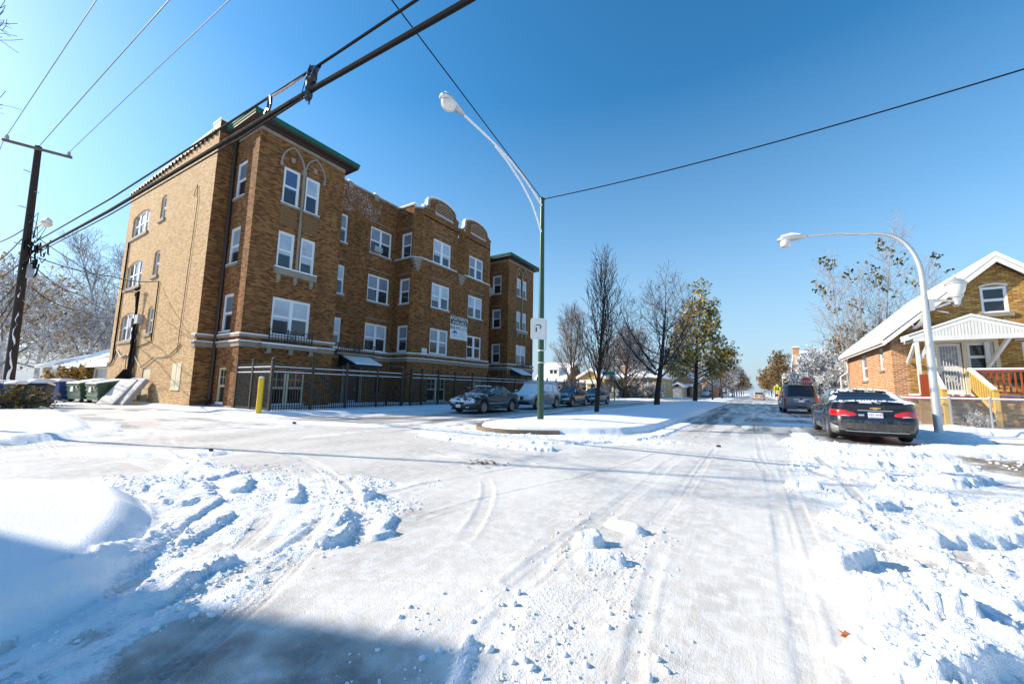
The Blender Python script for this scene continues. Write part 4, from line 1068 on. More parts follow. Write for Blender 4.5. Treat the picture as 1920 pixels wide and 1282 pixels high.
def suv(name, label, loc, rz, paint, L, W, H, snowglass=None, group=None, front=True, tumble=.82):
    b = [(-L / 2, 1.08), (-L / 2 + .5, 1.10), (0, 1.09), (.8, 1.07), (1.2, 1.08), (L / 2 - .5, 1.02), (L / 2 - .08, .92), (L / 2, .88)]
    c = Car(name, label, loc, rz, L, W, b, (-1.42, 1.42), .385, .30, (-L / 2 + .08, 1.35, -L / 2 + .42, .55), H, [(-L / 2 + .3, H - .05), (-1, H), (0, H), (.8, H - .05)],
            [(0, .1), (.15, .02), (.4, .0), (.48, .05), (.7, .07), (1, .09)], [(0, .1), (.25, 0), (.5, 0), (.7, .03), (1, .1)], [(0, .95), (.15, .98), (.5, 1), (.85, .985), (1, .95)],
            paint, group, snow_glass=snowglass, cr=.26, cf=.36, tumble=tumble, win_t=(.1, .84), pillars=((.56, .575), (.43, .445), (.30, .335)), bow=.07)
    if front:
        c.patch('headlight', .775, .90, lambda t: (.60, .84), M['clear_lens'], off=.02)
        c.across('grille', .085, lambda t: (.55, .86), M['black_plastic'], .014, front=True)
        for q in (0, .04): c.across('grille_bar', .012, lambda t: (.52, .88), M['chrome'], .03, front=True, n=4)
        c.across('bumper', .2, lambda t: (.05, .32), M['black_plastic'], .02, front=True)
    c.mirror(.95, 1.14)
    return c
s2 = suv('parked_suv', 'SUV thickly covered in snow, parked second in the kerb row', (cx + .05, 24.05, .02), R(180), PAINT_SNOWY, 4.65, 1.85, 1.78, M['glass_snowed'], 'cars parked before the apartment building')
mb = MB(); rng = random.Random(9); rows = []
for i in range(19):
    y = -2.05 + i * .155; row = []
    for j in range(11):
        x = (-1 + j * .2) * .74; e = 1 - max(abs(j - 5) / 5, abs(i - 9) / 9) ** 4
        row.append((x, y, 1.76 + .03 * (1 - (x / .74) ** 2) + .10 * e * rng.uniform(.7, 1.1)))
    rows.append(row)
mb.grid(rows); mb.build('roof_snow', M['snow'], s2.t, smooth=60)
s3 = sedan('parked_car', 'dark brown hatchback behind the snow covered SUV, third in the kerb row', (cx + .1, 29.7, .02), R(180), PAINT_PLUM, 4.4, 1.78, M['glass_frost'], 1.06)
s4 = sedan('parked_car', 'dark blue sedan at the far end of the kerb row, behind the slim tree trunk', (cx + .15, 35.3, .02), R(180), PAINT_BLACK, 4.6, 1.76, M['glass_frost'], 1.0)

# --- silver SUV ahead of the navy sedan
H_ = 1.92; L_ = 5.1
tah = suv('parked_suv', 'silver full size SUV seen from behind, parked ahead of the navy sedan', (2.5, 35.0, .02), R(1.5), PAINT_SILVER, L_, 1.98, H_, M['glass_black'], None, False, .86)
tah.patch('tail_light', .215, .275, lambda t: (.52, .97), M['red_lens'], off=.02, n=6)
tah.across('bumper', .24, lambda t: (.03, .36), PAINT_SILVER, .06, m=4)
tah.across('bumper_step', .07, lambda t: (.12, .24), M['black_plastic'], .075, n=6)
tah.across('plate_recess', .1, lambda t: (.55, .82), plain('grey plastic trim', (.30, .32, .36), .4), .02)
tah.across('chrome_strip', .11, lambda t: (.82, .86), M['chrome'], .03)
tah.across('badge', .02, lambda t: (.80, .89), M['black_plastic'], .045, n=6)
plate(tah, tah.S(0, .66)[1] - .04, tah.S(0, .66)[2], -1)
mb = MB(); mb.box(-.6, .6, -L_ / 2 + .32, -L_ / 2 + .5, H_ - .04, H_ + .01); mb.build('roof_spoiler', PAINT_SILVER, tah.t)
mb = MB()
for x in (-.66, .66): mb.tube([(x, -1.9, H_ - .0), (x, -1.85, H_ + .07), (x, .3, H_ + .07), (x, .4, H_ - .0)], .025, 6)
mb.build('roof_rail', M['black_plastic'], tah.t)

# --- distant cars
far = sedan('moving_car', 'small beige sedan driving away down the middle of the street', (.45, 86.0, .02), R(1), PAINT_BEIGE, 4.8, 1.85, M['glass_black'], 1.0, False, None)
plate(far, far.S(0, .5)[1] - .03, far.S(0, .55)[2], -1)
for i, (x, y, rz, p, lb) in enumerate(((-10.6, 108, 178, PAINT_SNOWY, 'snow covered car parked by the red gabled house'), (-7.4, 128, 180, PAINT_BLACK, 'dark blue car parked under the far street trees'), (-8.6, 150, 180, PAINT_PLUM, 'dark car far down the street, mostly hidden by trunks'))):
    sedan('snow_covered_car' if i == 0 else 'parked_car', lb, (x, y, .02), R(rz), p, 4.6, 1.78, M['glass_snowed'] if i == 0 else M['glass_frost'], 1.0, True, 'far parked cars')
# ------------------------------------------------------------------ street lamps
def cobra(mb_h, mb_l, mb_n, tip, d, L=.75, w=.17, lens_r=.17):
    """cobra-head luminaire: tip = where the arm enters, d = horizontal direction of the head"""
    tip = Vector(tip); d = Vector(d).normalized(); sd = d.cross(Vector((0, 0, 1))).normalized(); up = sd.cross(d).normalized()
    rows = []
    for t, hw, top, bot in ((0, .05, .05, -.05), (.12, .075, .075, -.07), (.35, .13, .11, -.09), (.55, .17, .13, -.10), (.8, .175, .12, -.09), (.94, .13, .09, -.06), (1, .05, .04, -.03)):
        c = tip + d * L * t
        rows.append([c + sd * hw * cos(a) + up * ((top if sin(a) > 0 else -bot) * sin(a)) for a in [2 * pi * k / 14 for k in range(14)]])
    mb_h.grid(rows, 0, True); mb_h.poly(rows[0]); mb_h.poly(rows[-1][::-1])
    c = tip + d * L * .68 - up * .07
    rows = []
    for k in range(7):
        ph = k / 6 * pi / 2
        rows.append([c + (d * cos(a) * 1.15 + sd * sin(a)) * lens_r * cos(ph) - up * (lens_r * 1.05 * sin(ph)) for a in [2 * pi * q / 18 for q in range(18)]])
    mb_l.grid(rows, 0, True)
    sn = [tip + d * L * t + up * h for t, h in ((.2, .1), (.5, .15), (.85, .13))]
    mb_n.tube(sn, [.03, .07, .05], 8)
g_ = NT('frosted lamp glass'); g_.bsdf(g_.mix(g_.noise(g_.obj(), 6, 3), (.55, .52, .45), (.80, .78, .72)), .2, coat=.6); M['lamp_glass'] = g_.mat

px, py = -6.76, 12.85
la = thing('street_lamp', 'dark green street lamp with a long split white arm on the snowy median nose', 'street lamp', (px, py, .2))
mb = MB(); mb.tube([(px, py, 0), (px, py, 1.0), (px, py, 8.72)], [.125, .12, .085], 20); mb.lathe((px, py, 8.72), [(.1, 0), (.1, .06), (.03, .12)], 14); mb.build('pole', M['green_post'], la, smooth=30)
mb = MB(); mb.tube([(px, py, 8.45), (px, 12.2, 8.72), (px, 11.4, 8.95), (px, 10.4, 9.12), (px, 9.3, 9.18), (px, 7.9, 9.16)], [.042, .042, .04, .038, .036, .034], 10)
mb.tube([(px, py, 7.3), (px, 12.5, 7.75), (px, 12.0, 8.25), (px, 11.2, 8.68), (px, 10.3, 8.98), (px, 9.6, 9.12)], .034, 10); mb.build('arm', M['white'], la, smooth=40)
h, l, n = MB(), MB(), MB(); cobra(h, l, n, (px, 7.95, 9.16), (0, -1, -.03), .95, lens_r=.2); h.build('lamp_head', M['galv_pole'], la, smooth=40); l.build('lamp_glass', M['lamp_glass'], la, smooth=60); n.build('snow_cap', M['snow'], la, smooth=60)
mb = MB()
for z in (3.2, 2.75): mb.tube([(px, py, z), (px, py, z + .05)], .135, 16)
mb.tube([(px + .12, py, 3.22), (px + .2, py, 3.2), (px + .2, py, 2.8), (px + .12, py, 2.77)], .018, 6); mb.tube([(px, py, 2.3), (px, py, 2.34)], .13, 16); mb.build('band_clamp', M['galv_pole'], la)
ps = thing('parking_sign', 'white sign with a worn black P on the green lamp post', 'sign', (px + .05, py - .14, 3.2))
def rrect(w, h, r, n=5):
    out = []
    for cx_, cy_, a0 in ((w / 2 - r, h / 2 - r, 0), (-w / 2 + r, h / 2 - r, 90), (-w / 2 + r, -h / 2 + r, 180), (w / 2 - r, -h / 2 + r, 270)):
        for k in range(n + 1): th = R(a0 + 90 * k / n); out.append((cx_ + r * cos(th), cy_ + r * sin(th)))
    return out
def sign_plate(mb, c, ux, uz, pts, th=.012, mi=0):
    c, ux, uz = Vector(c), Vector(ux).normalized(), Vector(uz).normalized(); nn = ux.cross(uz)
    f = [c + ux * x + uz * z for x, z in pts]; bk = [p - nn * th for p in f]
    mb.poly(f, mi); mb.poly(bk[::-1], mi)
    for i in range(len(f)): mb.poly([f[i], f[(i + 1) % len(f)], bk[(i + 1) % len(f)], bk[i]], mi)
sc, sx, sz = Vector((px - .02, py - .2, 3.58)), Vector((.80, .60, 0)), Vector((0, 0, 1)); sn_ = sx.cross(sz)
mb = MB(); sign_plate(mb, sc, sx, sz, rrect(.56, .80, .07), .03); mb.build('sign_panel', M['sign_white'], ps)
mb = MB(); sign_plate(mb, sc - sn_ * .07 + sx * .07, sx, sz, rrect(.54, .76, .07), .02); mb.build('rear_panel', M['sign_white'], ps)
mb = MB(); S2 = lambda x, z: sc + sx * x + sz * z + sn_ * .004
mb.poly([S2(-.10, -.12), S2(-.05, -.12), S2(-.05, .05), S2(-.10, .05)]); mb.poly([S2(-.09, .12), S2(.04, .12), S2(.04, .155), S2(-.09, .155)])
K = 8
for k in range(K):
    a, b = R(80 - 150 * k / K), R(80 - 150 * (k + 1) / K); mb.poly([S2(.03 + q * cos(t), .075 + q * sin(t)) for q, t in ((.05, a), (.088, a), (.088, b), (.05, b))])
for z in (.34, -.34): mb.poly([S2(.012 * cos(t), z + .012 * sin(t)) for t in [2 * pi * k / 10 for k in range(10)]])
mb.build('sign_print', M['sign_black'], ps)

rx, ry = 4.66, 17.05
lb = thing('street_lamp', 'tall silver lamp post curving over the road beside the navy sedan', 'street lamp', (rx, ry, .1))
mb = MB()
pts = [(rx, ry, 0), (rx, ry, 1.2), (rx, ry, 3.6), (rx + .01, ry, 4.7)] + [(rx + .01 - 1.05 * (1 - cos(R(t))) - .25 * max(0, (t - 60) / 30), ry, 5.05 + 1.72 * sin(R(t))) for t in range(0, 91, 9)] + [(2.7, ry, 6.93), (1.65, ry, 7.02)]
rs = [.106, .10, .09, .078] + [.076 - .034 * k / 10 for k in range(11)] + [.036, .033]
mb.tube(pts, rs, 20); mb.build('pole', M['galv_pole'], lb, smooth=40)
mb = MB(); mb.lathe((rx, ry, 0), [(.15, 0), (.15, .1), (.12, .17), (.108, .24)], 16); mb.build('base_flange', M['galv'], lb)
h, l, n = MB(), MB(), MB(); cobra(h, l, n, (1.85, ry, 7.02), (-1, 0, -.02), .9, lens_r=.15); h.build('lamp_head', M['galv_pole'], lb, smooth=40)
mb = MB(); mb.lathe((1.2, ry, 6.72), [(.10, 0), (.15, .03), (.165, .12), (.16, .28)], 18); mb.build('lamp_glass', M['lamp_glass'], lb, smooth=50); n.build('snow_cap', M['snow'], lb, smooth=60)
mb = MB(); lx = 5.37
mb.box(rx + .08, rx + .2, ry - .06, ry + .06, 4.0, 4.36)
mb.tube([(rx + .15, ry, 4.3), (rx + .4, ry, 4.29), (lx, ry, 4.23)], [.045, .035, .03], 8); mb.tube([(rx + .15, ry, 4.05), (rx + .35, ry, 4.12), (lx - .15, ry, 4.2)], .03, 8); mb.tube([(rx + .25, ry, 3.98), (rx + .5, ry, 3.9)], .02, 6)
mb.build('lantern_bracket', M['galv_pole'], lb, smooth=40)
mb = MB(); mb.lathe((lx, ry, 4.12), [(.04, 0), (.07, .02), (.075, .12), (.10, .18), (.105, .22), (.15, .25), (.15, .29), (.13, .3)], 20); lan = mb.build('lantern_base', M['galv_pole'], lb, smooth=40)
mb = MB(); mb.lathe((lx, ry, 4.42), [(.13, 0), (.19, .12), (.225, .30), (.222, .34)], 22); mb.build('lantern_glass', M['lamp_glass'], lb, smooth=50)
mb = MB(); mb.lathe((lx, ry, 4.76), [(.25, 0), (.255, .03), (.2, .08), (.13, .15), (.09, .17), (.04, .2), (.015, .26), (.012, .32)], 22); mb.build('lantern_cap', M['galv_pole'], lb, smooth=40)
mb = MB()
for k in range(7): mb.tube([(lx - .1 + k * .03, ry + .02 * (k % 3), 4.13), (lx - .1 + k * .03, ry + .02 * (k % 3), 4.13 - .04 - .05 * ((k * 7) % 5) / 5)], [.008, .001], 5)
for k in range(5): mb.tube([(1.72 - k * .06, ry + .03 * (k % 2), 6.9), (1.72 - k * .06, ry + .03 * (k % 2), 6.82 - .03 * (k % 3))], [.008, .001], 5)
mb.build('icicle', M['lamp_glass'], lb)

# ------------------------------------------------------------------ timber utility pole and its lines
ux, uy = -32.83, 3.35
up_ = thing('utility_pole', 'tall dark timber utility pole with crossarm at the alley corner', 'utility pole', (ux, uy, 0))
mb = MB(); mb.tube([(ux, uy, -.3), (ux, uy - .1, 4), (ux, uy - .38, 14.1)], [.215, .19, .135], 16); mb.build('pole', M['wood_pole'], up_, smooth=40)
rr_ = random.Random(2); mb = MB(); mb.tube([(ux + .19 - .008 * k / 4 + rr_.uniform(-.012, .004), uy - .03 - .0268 * k / 4 + rr_.uniform(-.05, .05), .2 + k / 4) for k in range(50)], [max(.004, rr_.gauss(.035, .02) * (1 - k / 75)) for k in range(50)], 6); mb.build('blown_snow', M['snow'], up_, smooth=40)
mb = MB(); mb.beam((ux + .16, 1.75, 13.75), (ux + .16, 4.2, 14.05), .11, .13); mb.build('crossarm', M['wood_grey'], up_)
for y, z in ((1.9, 13.85), (4.05, 14.1)):
    mb = MB(); mb.lathe((ux + .16, y, z), [(.03, 0), (.09, .03), (.05, .07), (.10, .1), (.06, .15), (.08, .18), (.04, .24)], 12); mb.build('insulator', M['galv_snow'], up_)
mb = MB(); rng = random.Random(5)
for k in range(9): z = 4.5 + k * 1.0; mb.beam((ux + .1, uy - .1 - z * .028 + (.06 if k % 2 else -.06), z), (ux + .16, uy - .1 - z * .028 + (.32 if k % 2 else -.32), z), .04, .04)
mb.build_split('step_bolt', M['galv_snow'], up_)
mb = MB(); hub = Vector((ux + .3, 3.3, 8.3))
for k in range(26):
    p = hub + Vector((rng.uniform(-.2, .7), rng.uniform(-.3, .5), rng.uniform(-.9, .4))); q = p + Vector((rng.uniform(-.5, .9), rng.uniform(-.2, .3), rng.uniform(-.8, .4))); m = (p + q) / 2 - Vector((0, 0, .25)); mb.tube([p, m, q], .02 + rng.random() * .02, 5)
for k in range(5):
    c = hub + Vector((rng.uniform(-.1, 1.2), rng.uniform(-.1, .2), rng.uniform(-1.2, .1))); mb.lathe(c, [(.05, 0), (.07, .05), (.07, .3), (.03, .34)], 8)
for k in range(4):
    a = R(90 * k); mb.tube([hub + Vector((0, 0, .6)), hub + Vector((.2, .3 * cos(a), 1.4 + .2 * k)), hub + Vector((.6, .3 * sin(a), 1.2)), hub + Vector((.5, .1, .4))], .013, 4)
mb.build('cable_tangle', M['cable'], up_)
mb = MB(); mb.box(ux + .25, ux + .5, 3.25, 3.5, 6.7, 7.4); mb.build('junction_box', M['galv_snow'], up_)
al = thing('alley_lamp', 'small cobra head lamp on a short arm of the timber pole', 'street lamp', (ux + .2, 3.3, 9.2))
mb = MB(); mb.tube([(ux + .2, 3.3, 8.9), (ux + .3, 3.3, 9.35), (ux + .8, 3.32, 9.45), (ux + 1.9, 3.35, 9.4)], .035, 8); mb.build('arm', M['galv'], al)
h, l, n = MB(), MB(), MB(); cobra(h, l, n, (ux + 1.8, 3.35, 9.4), (1, .02, -.08), 1.5, lens_r=.22); h.build('lamp_head', M['galv_pole'], al, smooth=40); l.build('lamp_glass', M['lamp_glass'], al, smooth=60); n.build('snow_cap', M['snow'], al, smooth=60)

def cable(name, label, cat, pts, r, mat, group=None, twist=0, sag=0.0, snow=0.0, n=7):
    P = [Vector(p) for p in pts]; out = []
    for a, b in zip(P, P[1:]):
        K = 14
        for k in range(K): t = k / K; q = a.lerp(b, t); q.z -= 4 * sag * t * (1 - t); out.append(q)
    out.append(P[-1]); mb = MB(); mb.tube(out, r, n)
    if twist:
        fine = []
        for a, b in zip(out, out[1:]):
            K = max(1, int((b - a).length / .12))
            for k in range(K): fine.append(a.lerp(b, k / K))
        for ph in range(twist):
            mb.tube([p + Vector((0, sin(i * .9 + ph * 2.1) * r * .9, cos(i * .9 + ph * 2.1) * r * .9)) for i, p in enumerate(fine)], r * .2, 4)
    if snow: mb.tube([p + Vector((0, .0, r * 1.05)) for p in out], r * snow, 5, 1)
    o = mb.build(name, [M[mat], M['snow']]); rebase(o, tuple(P[0])); return tag(o, label, cat, group)
cable('power_line', 'thin bare wire from the crossarm end away from the apartment building', 'wire', [(ux + .16, 1.9, 14.1), (-17.4, 2.2, 13.5), (-4, 2.5, 13.6), (14, 2.9, 14.2)], .014, 'wire')
cable('power_line', 'thin bare wire from the top of the timber pole, middle of the three', 'wire', [(ux + .16, 2.97, 14.05), (-14.2, 3.3, 12.98), (0, 3.6, 12.9), (14, 3.9, 13.6)], .016, 'wire')
cable('power_line', 'thin bare wire from the crossarm end over the alley garages', 'wire', [(ux + .16, 4.05, 14.3), (-12.94, 4.2, 12.86), (0, 4.5, 12.6), (14, 4.8, 13.4)], .013, 'wire')
cable('power_line', 'thin wire leaving the crossarm away from the street', 'wire', [(ux + .16, 1.85, 14.05), (-52, 1.9, 12.0), (-75, 1.9, 14)], .014, 'wire')
cable('telephone_cable', 'thick twisted black cable bundle crossing overhead, the lower one', 'cable', [(ux + .35, 3.4, 8.2), (-20, 3.65, 7.62), (-7.24, 3.9, 7.28), (-3.37, 4.0, 7.14), (4, 4.1, 7.1), (14, 4.2, 7.6)], .05, 'cable', snow=.35)
cable('telephone_cable', 'thinner black cable running just above the thick cable bundle', 'cable', [(ux + .35, 3.4, 8.75), (-20, 3.65, 8.1), (-7.22, 3.9, 7.75), (-4.53, 4.0, 7.8), (4, 4.1, 7.6), (14, 4.2, 8.2)], .026, 'cable', snow=.3)
cable('telephone_cable', 'slim black cable lying close beneath the thick cable bundle at the alley wall', 'cable', [(ux + .35, 3.4, 8.0), (-20, 3.66, 7.45), (-10, 3.85, 7.2), (-6.6, 3.92, 7.24)], .02, 'cable')
cable('lamp_wire', 'thin black wire rising from the green lamp post to the overhead cables', 'wire', [(px, py, 8.75), (-5.75, 4.45, 8.95), (-5.2, 1.0, 9.2)], .014, 'cable')
cable('lamp_wire', 'dark twisted wire from the green lamp post across the wide road', 'wire', [(px, py, 8.75), (5.2, 12.1, 8.3), (12, 11.6, 9.2)], .018, 'cable', sag=.18, twist=2)
cable('service_cable', 'black service drop from the timber pole to the meter mast, upper one', 'cable', [(ux + .4, 3.5, 8.9), (-34.4, 7.0, 7.4), (-35.0, 8.2, 7.3)], .02, 'cable', 'service drops', sag=.1)
cable('service_cable', 'snowy service drop ending at a looped conduit beside the meter mast', 'cable', [(ux + .4, 3.5, 7.9), (-32.5, 6.5, 7.6), (-31.95, 8.45, 7.73)], .022, 'cable', 'service drops', sag=.15, snow=.7)
cable('service_cable', 'upper snowy cable sagging from the timber pole to the alley end of the wall', 'cable', [(ux + .2, 3.5, 6.3), (-36, 6, 5.8), (-40.5, 8.4, 6.2)], .025, 'cable', 'service drops', sag=.3, snow=.8)
cable('service_cable', 'lower snowy cable sagging from the timber pole behind the snowy branches', 'cable', [(ux + .2, 3.5, 7.4), (-36, 6, 6.7), (-40.4, 8.4, 6.6)], .02, 'cable', 'service drops', sag=.25, snow=.8)
rng = random.Random(21)
for k, (z0, z1, lb_) in enumerate(((9.6, 9.9, 'uppermost'), (9.2, 8.2, 'second'), (7.6, 7.7, 'third'), (6.6, 5.6, 'fourth'), (6.0, 4.4, 'fifth'), (5.4, 3.9, 'lowest'))):
    cable('service_cable', f'cable leaving the timber pole away from the building, {lb_} of six', 'cable', [(ux - .2, 3.1, z0), (ux - 9, 2.2 + .2 * k, z1), (ux - 22, 1.6, z0)], .025, 'cable', 'cables left of the timber pole', sag=.3, snow=.4 if k % 2 else 0)

# black bag and rags caught on the cables
mb = MB(); rng = random.Random(8); cx_, cy_ = -7.35, 3.9; rows = []
for i in range(12):
    t = i / 11; z = 7.74 - .62 * t; w = .19 - .12 * t + .02 * sin(i * 2.1); x0 = cx_ - .12 * t
    rows.append([(x0 + w * cos(a) * (1 + .25 * sin(3 * a + i)), cy_ + (.07 - .02 * t) * sin(a) + .02 * sin(5 * a + i), z + .02 * sin(4 * a)) for a in [2 * pi * k / 18 for k in range(18)]])
mb.grid(rows, 0, True); mb.poly(rows[0][::-1]); mb.poly(rows[-1])
mb.tube([(cx_ + .02, cy_ - .08, 7.78), (cx_ - .1, cy_ - .09, 7.45), (cx_ - .3, cy_ - .06, 7.1)], .01, 4); mb.tube([(cx_ - .06, cy_, 7.15), (cx_ - .05, cy_, 6.98)], [.03, .012], 6)
o = mb.build('plastic_bag', M['bag'], smooth=35); rebase(o, (cx_, cy_, 7.1)); tag(o, 'torn black plastic bag caught between the two overhead cables', 'plastic bag')
mb = MB(); rows = []
for i in range(14):
    t = i / 13; p = Vector((-8.9 + 1.25 * t, 3.87 + .03 * t, 7.78 - .01 * t - .03 * sin(pi * t)))
    rows.append([p + Vector((0, .02 * cos(a), .028 * (1 + .4 * sin(i * 1.7)) * sin(a))) for a in [2 * pi * k / 8 for k in range(8)]])
mb.grid(rows, 0, True); o = mb.build('rag_strip', M['rag'], smooth=50); rebase(o, (-8.9, 3.87, 7.75)); tag(o, 'faded reddish rag wrapped along the upper cable beside the black bag', 'rag')
mb = MB()
for k in range(4):
    a = rng.uniform(-.04, .04); mb.tube([(-9.0 + a, 3.87, 7.8), (-9.02 + a * 2, 3.88, 7.6), (-9.06 + a * 3, 3.86, 7.48 - .05 * k)], [.035, .025, .015], 6)
mb.beam((-9.05, 3.86, 7.52), (-9.14, 3.86, 7.42), .05, .04); mb.beam((-9.02, 3.86, 7.5), (-8.95, 3.86, 7.43), .05, .04)
o = mb.build('knotted_rag', M['bag']); rebase(o, (-9.0, 3.87, 7.45)); tag(o, 'small knotted dark rag hanging from the upper cable', 'rag')

# ------------------------------------------------------------------ alley: bins, dumpsters, mattresses, shrub
def bin_(x, y, rz, mat, label, s=1.0, tilt=0.0):
    t = thing('wheelie_bin', label, 'bin', (x, y, .05), rz, 'wheeled bins in the alley'); LOC[t.name] = (0, 0, 0)
    if tilt: t.rotation_euler = (tilt, 0, rz)
    mb = MB(); a, b, h = .29 * s, .36 * s, 1.0 * s
    rows = [[(x_ * q, y_ * q, z) for x_, y_ in rrect(2 * a, 2 * b, .06)] for q, z in ((.80, .03), (.84, .12), (.97, h * .86), (1.04, h * .88), (1.04, h * .94))]
    mb.grid(rows, 0, True); mb.poly(rows[0][::-1]); mb.poly(rows[-1]); mb.build('bin_body', mat, t, smooth=40)
    mb = MB(); mb.grid([[(x_ * q, y_ * q, z) for x_, y_ in rrect(2 * a, 2 * b, .06)] for q, z in ((1.08, h * .945), (1.09, h * .99), (.95, h * 1.04), (.5, h * 1.06))], 0, True); mb.poly([(x_ * .5, y_ * .5, h * 1.06) for x_, y_ in rrect(2 * a, 2 * b, .06)]); mb.build('lid', mat, t, smooth=40)
    mb = MB(); mb.tube([(-a * .7, b * 1.0, h * .9), (-a * .7, b * 1.2, h * .92), (a * .7, b * 1.2, h * .92), (a * .7, b * 1.0, h * .9)], .018, 6); mb.build('handle', mat, t)
    for sx_ in (-1, 1):
        mb = MB(); mb.lathe((sx_ * a * .75, b * .85, .12), [(.12, -.03), (.12, .03)], 16, axis=(1, 0, 0)); mb.build('wheel', M['rubber'], t)
    mb = MB(); rows = [[(x_ * q, y_ * q, z) for x_, y_ in rrect(2 * a, 2 * b, .08)] for q, z in ((1.06, h * 1.0), (1.03, h * 1.07), (.85, h * 1.12), (.4, h * 1.14))]; mb.grid(rows, 0, True); mb.poly(rows[-1]); mb.build('snow_cap', M['snow'], t, smooth=50)
bin_(-31.9, 3.15, R(20), M['bin_blue'], 'blue wheeled bin behind the leafy shrub, standing before the timber pole', 1.12)
bin_(-30.9, 3.5, R(30), M['bin_dark'], 'dark wheeled bin standing behind the leafy shrub', 1.1)
bin_(-30.0, 4.0, R(60), M['bin_dark'], 'dark wheeled bin tipped sideways at the end of the leafy shrub', 1.1, R(-10))
bin_(-33.6, 4.55, R(10), M['bin_blue'], 'blue wheeled bin with a snowy lid standing at the timber pole foot', 1.2)
bin_(-38.4, 6.15, R(20), M['bin_blue'], 'blue wheeled bin next to the green dumpster', 1.25)
bin_(-39.9, 6.2, R(30), M['bin_dark'], 'dark wheeled bin between the lone blue bin and the garages', 1.25)
def dumpster(x, y, rz, label):
    t = thing('dumpster', label, 'dumpster', (x, y, 0), rz, 'green dumpsters by the alley wall'); LOC[t.name] = (0, 0, 0)
    mb = MB(); w, d = .92, .62
    mb.hexa([(-w * .98, -d * .8, .2), (w * .98, -d * .8, .2), (w * .98, d, .2), (-w * .98, d, .2), (-w, -d, 1.12), (w, -d, 1.12), (w, d, 1.38), (-w, d, 1.38)])
    for z in (.45, .8, 1.06):
        f = (z - .2) / .92; yy = -d * (.8 + .2 * f); mb.beam((-w, yy - .02, z), (w, yy - .02, z), .06, .07)
    for q in (-w - .03, w + .03): mb.beam((q, -d, 1.1), (q, d, 1.36), .07, .09); mb.beam((q, -.1, .3), (q, -.1, 1.2), .05, .1)
    mb.build('dumpster_body', M['bin_green'], t)
    for q in (-.47, .47):
        mb = MB(); mb.hexa([(q - .44, -d - .06, 1.14), (q + .44, -d - .06, 1.14), (q + .44, d, 1.40), (q - .44, d, 1.40), (q - .44, -d - .06, 1.19), (q + .44, -d - .06, 1.19), (q + .44, d, 1.45), (q - .44, d, 1.45)]); mb.build('lid', M['bin_dark'], t)
    mb = MB(); mb.hexa([(-w, -d - .05, 1.19), (w, -d - .05, 1.19), (w, d, 1.45), (-w, d, 1.45), (-w * .97, -d, 1.25), (w * .97, -d, 1.25), (w * .97, d, 1.52), (-w * .97, d, 1.52)]); mb.build('snow_cap', M['snow'], t)
    mb = MB(); mb.box(-.28, .1, -d * .96 - .045, -d * .96 - .03, .68, 1.0); mb.build('paper_label', M['sign_white'], t)
    mb = MB(); mb.box(.45, .62, -d - .03, -d - .01, .9, 1.04); mb.build('yellow_label', M['yellow'], t)
    for sx_ in (-.75, .75):
        for sy in (-.4, .45): mb = MB(); mb.lathe((sx_, sy, .11), [(.11, -.03), (.11, .03)], 14, axis=(1, 0, 0)); mb.beam((sx_, sy, .1), (sx_, sy, .22), .05, .09); mb.build('caster', M['rubber'], t)
dumpster(-36.7, 6.85, R(8), 'green steel dumpster between its twin and the blue bin'); dumpster(-34.3, 7.2, R(4), 'green steel dumpster touching the leaning mattresses')
def mattress(x, y, rz, lean, label, th=.26):
    t = thing('mattress', label, 'mattress', (x, y, .02), rz, 'mattresses leaning at the alley wall'); LOC[t.name] = (0, 0, 0)
    t.rotation_euler = (lean, 0, rz)
    w, h = .78, 1.85; mb = MB(); rows = []
    for q, yy in ((.97, 0), (1, .03), (1, th - .03), (.97, th)): rows.append([(x_ * q, yy, z * q + h / 2) for x_, z in rrect(2 * w, h, .14)])
    mb.grid(rows, 0, True); mb.build('border', M['mattress_side'], t, smooth=50)
    for yy, sg in ((0, -1), (th, 1)):
        mb = MB(); G = []
        for i in range(13):
            G.append([((-1 + i / 6) * w * .96, yy + sg * (.03 * (1 - max(abs(-1 + i / 6), abs(-1 + j / 5)) ** 6) + .012 * sin(i * 2.1) * sin(j * 2.3)), h / 2 + (-1 + j / 5) * h * .48) for j in range(11)])
        mb.grid(G); mb.build('ticking', M['mattress'], t, smooth=60)
    mb = MB()
    for yy in (.03, th - .03): mb.tube([(x_ * 1.005, yy, z * 1.005 + h / 2) for x_, z in rrect(2 * w, h, .14)] + [(w * 1.005, yy, h * .36 + h / 2)], .012, 5)
    mb.build('piping', M['mattress'], t)
mattress(-32.1, 6.75, R(14), R(-36), 'stained white mattress with snow on it, leaning against the dumpster side')
mattress(-31.6, 7.1, R(12), R(-32), 'plain grey mattress leaning between the snowy one and the boarded door')

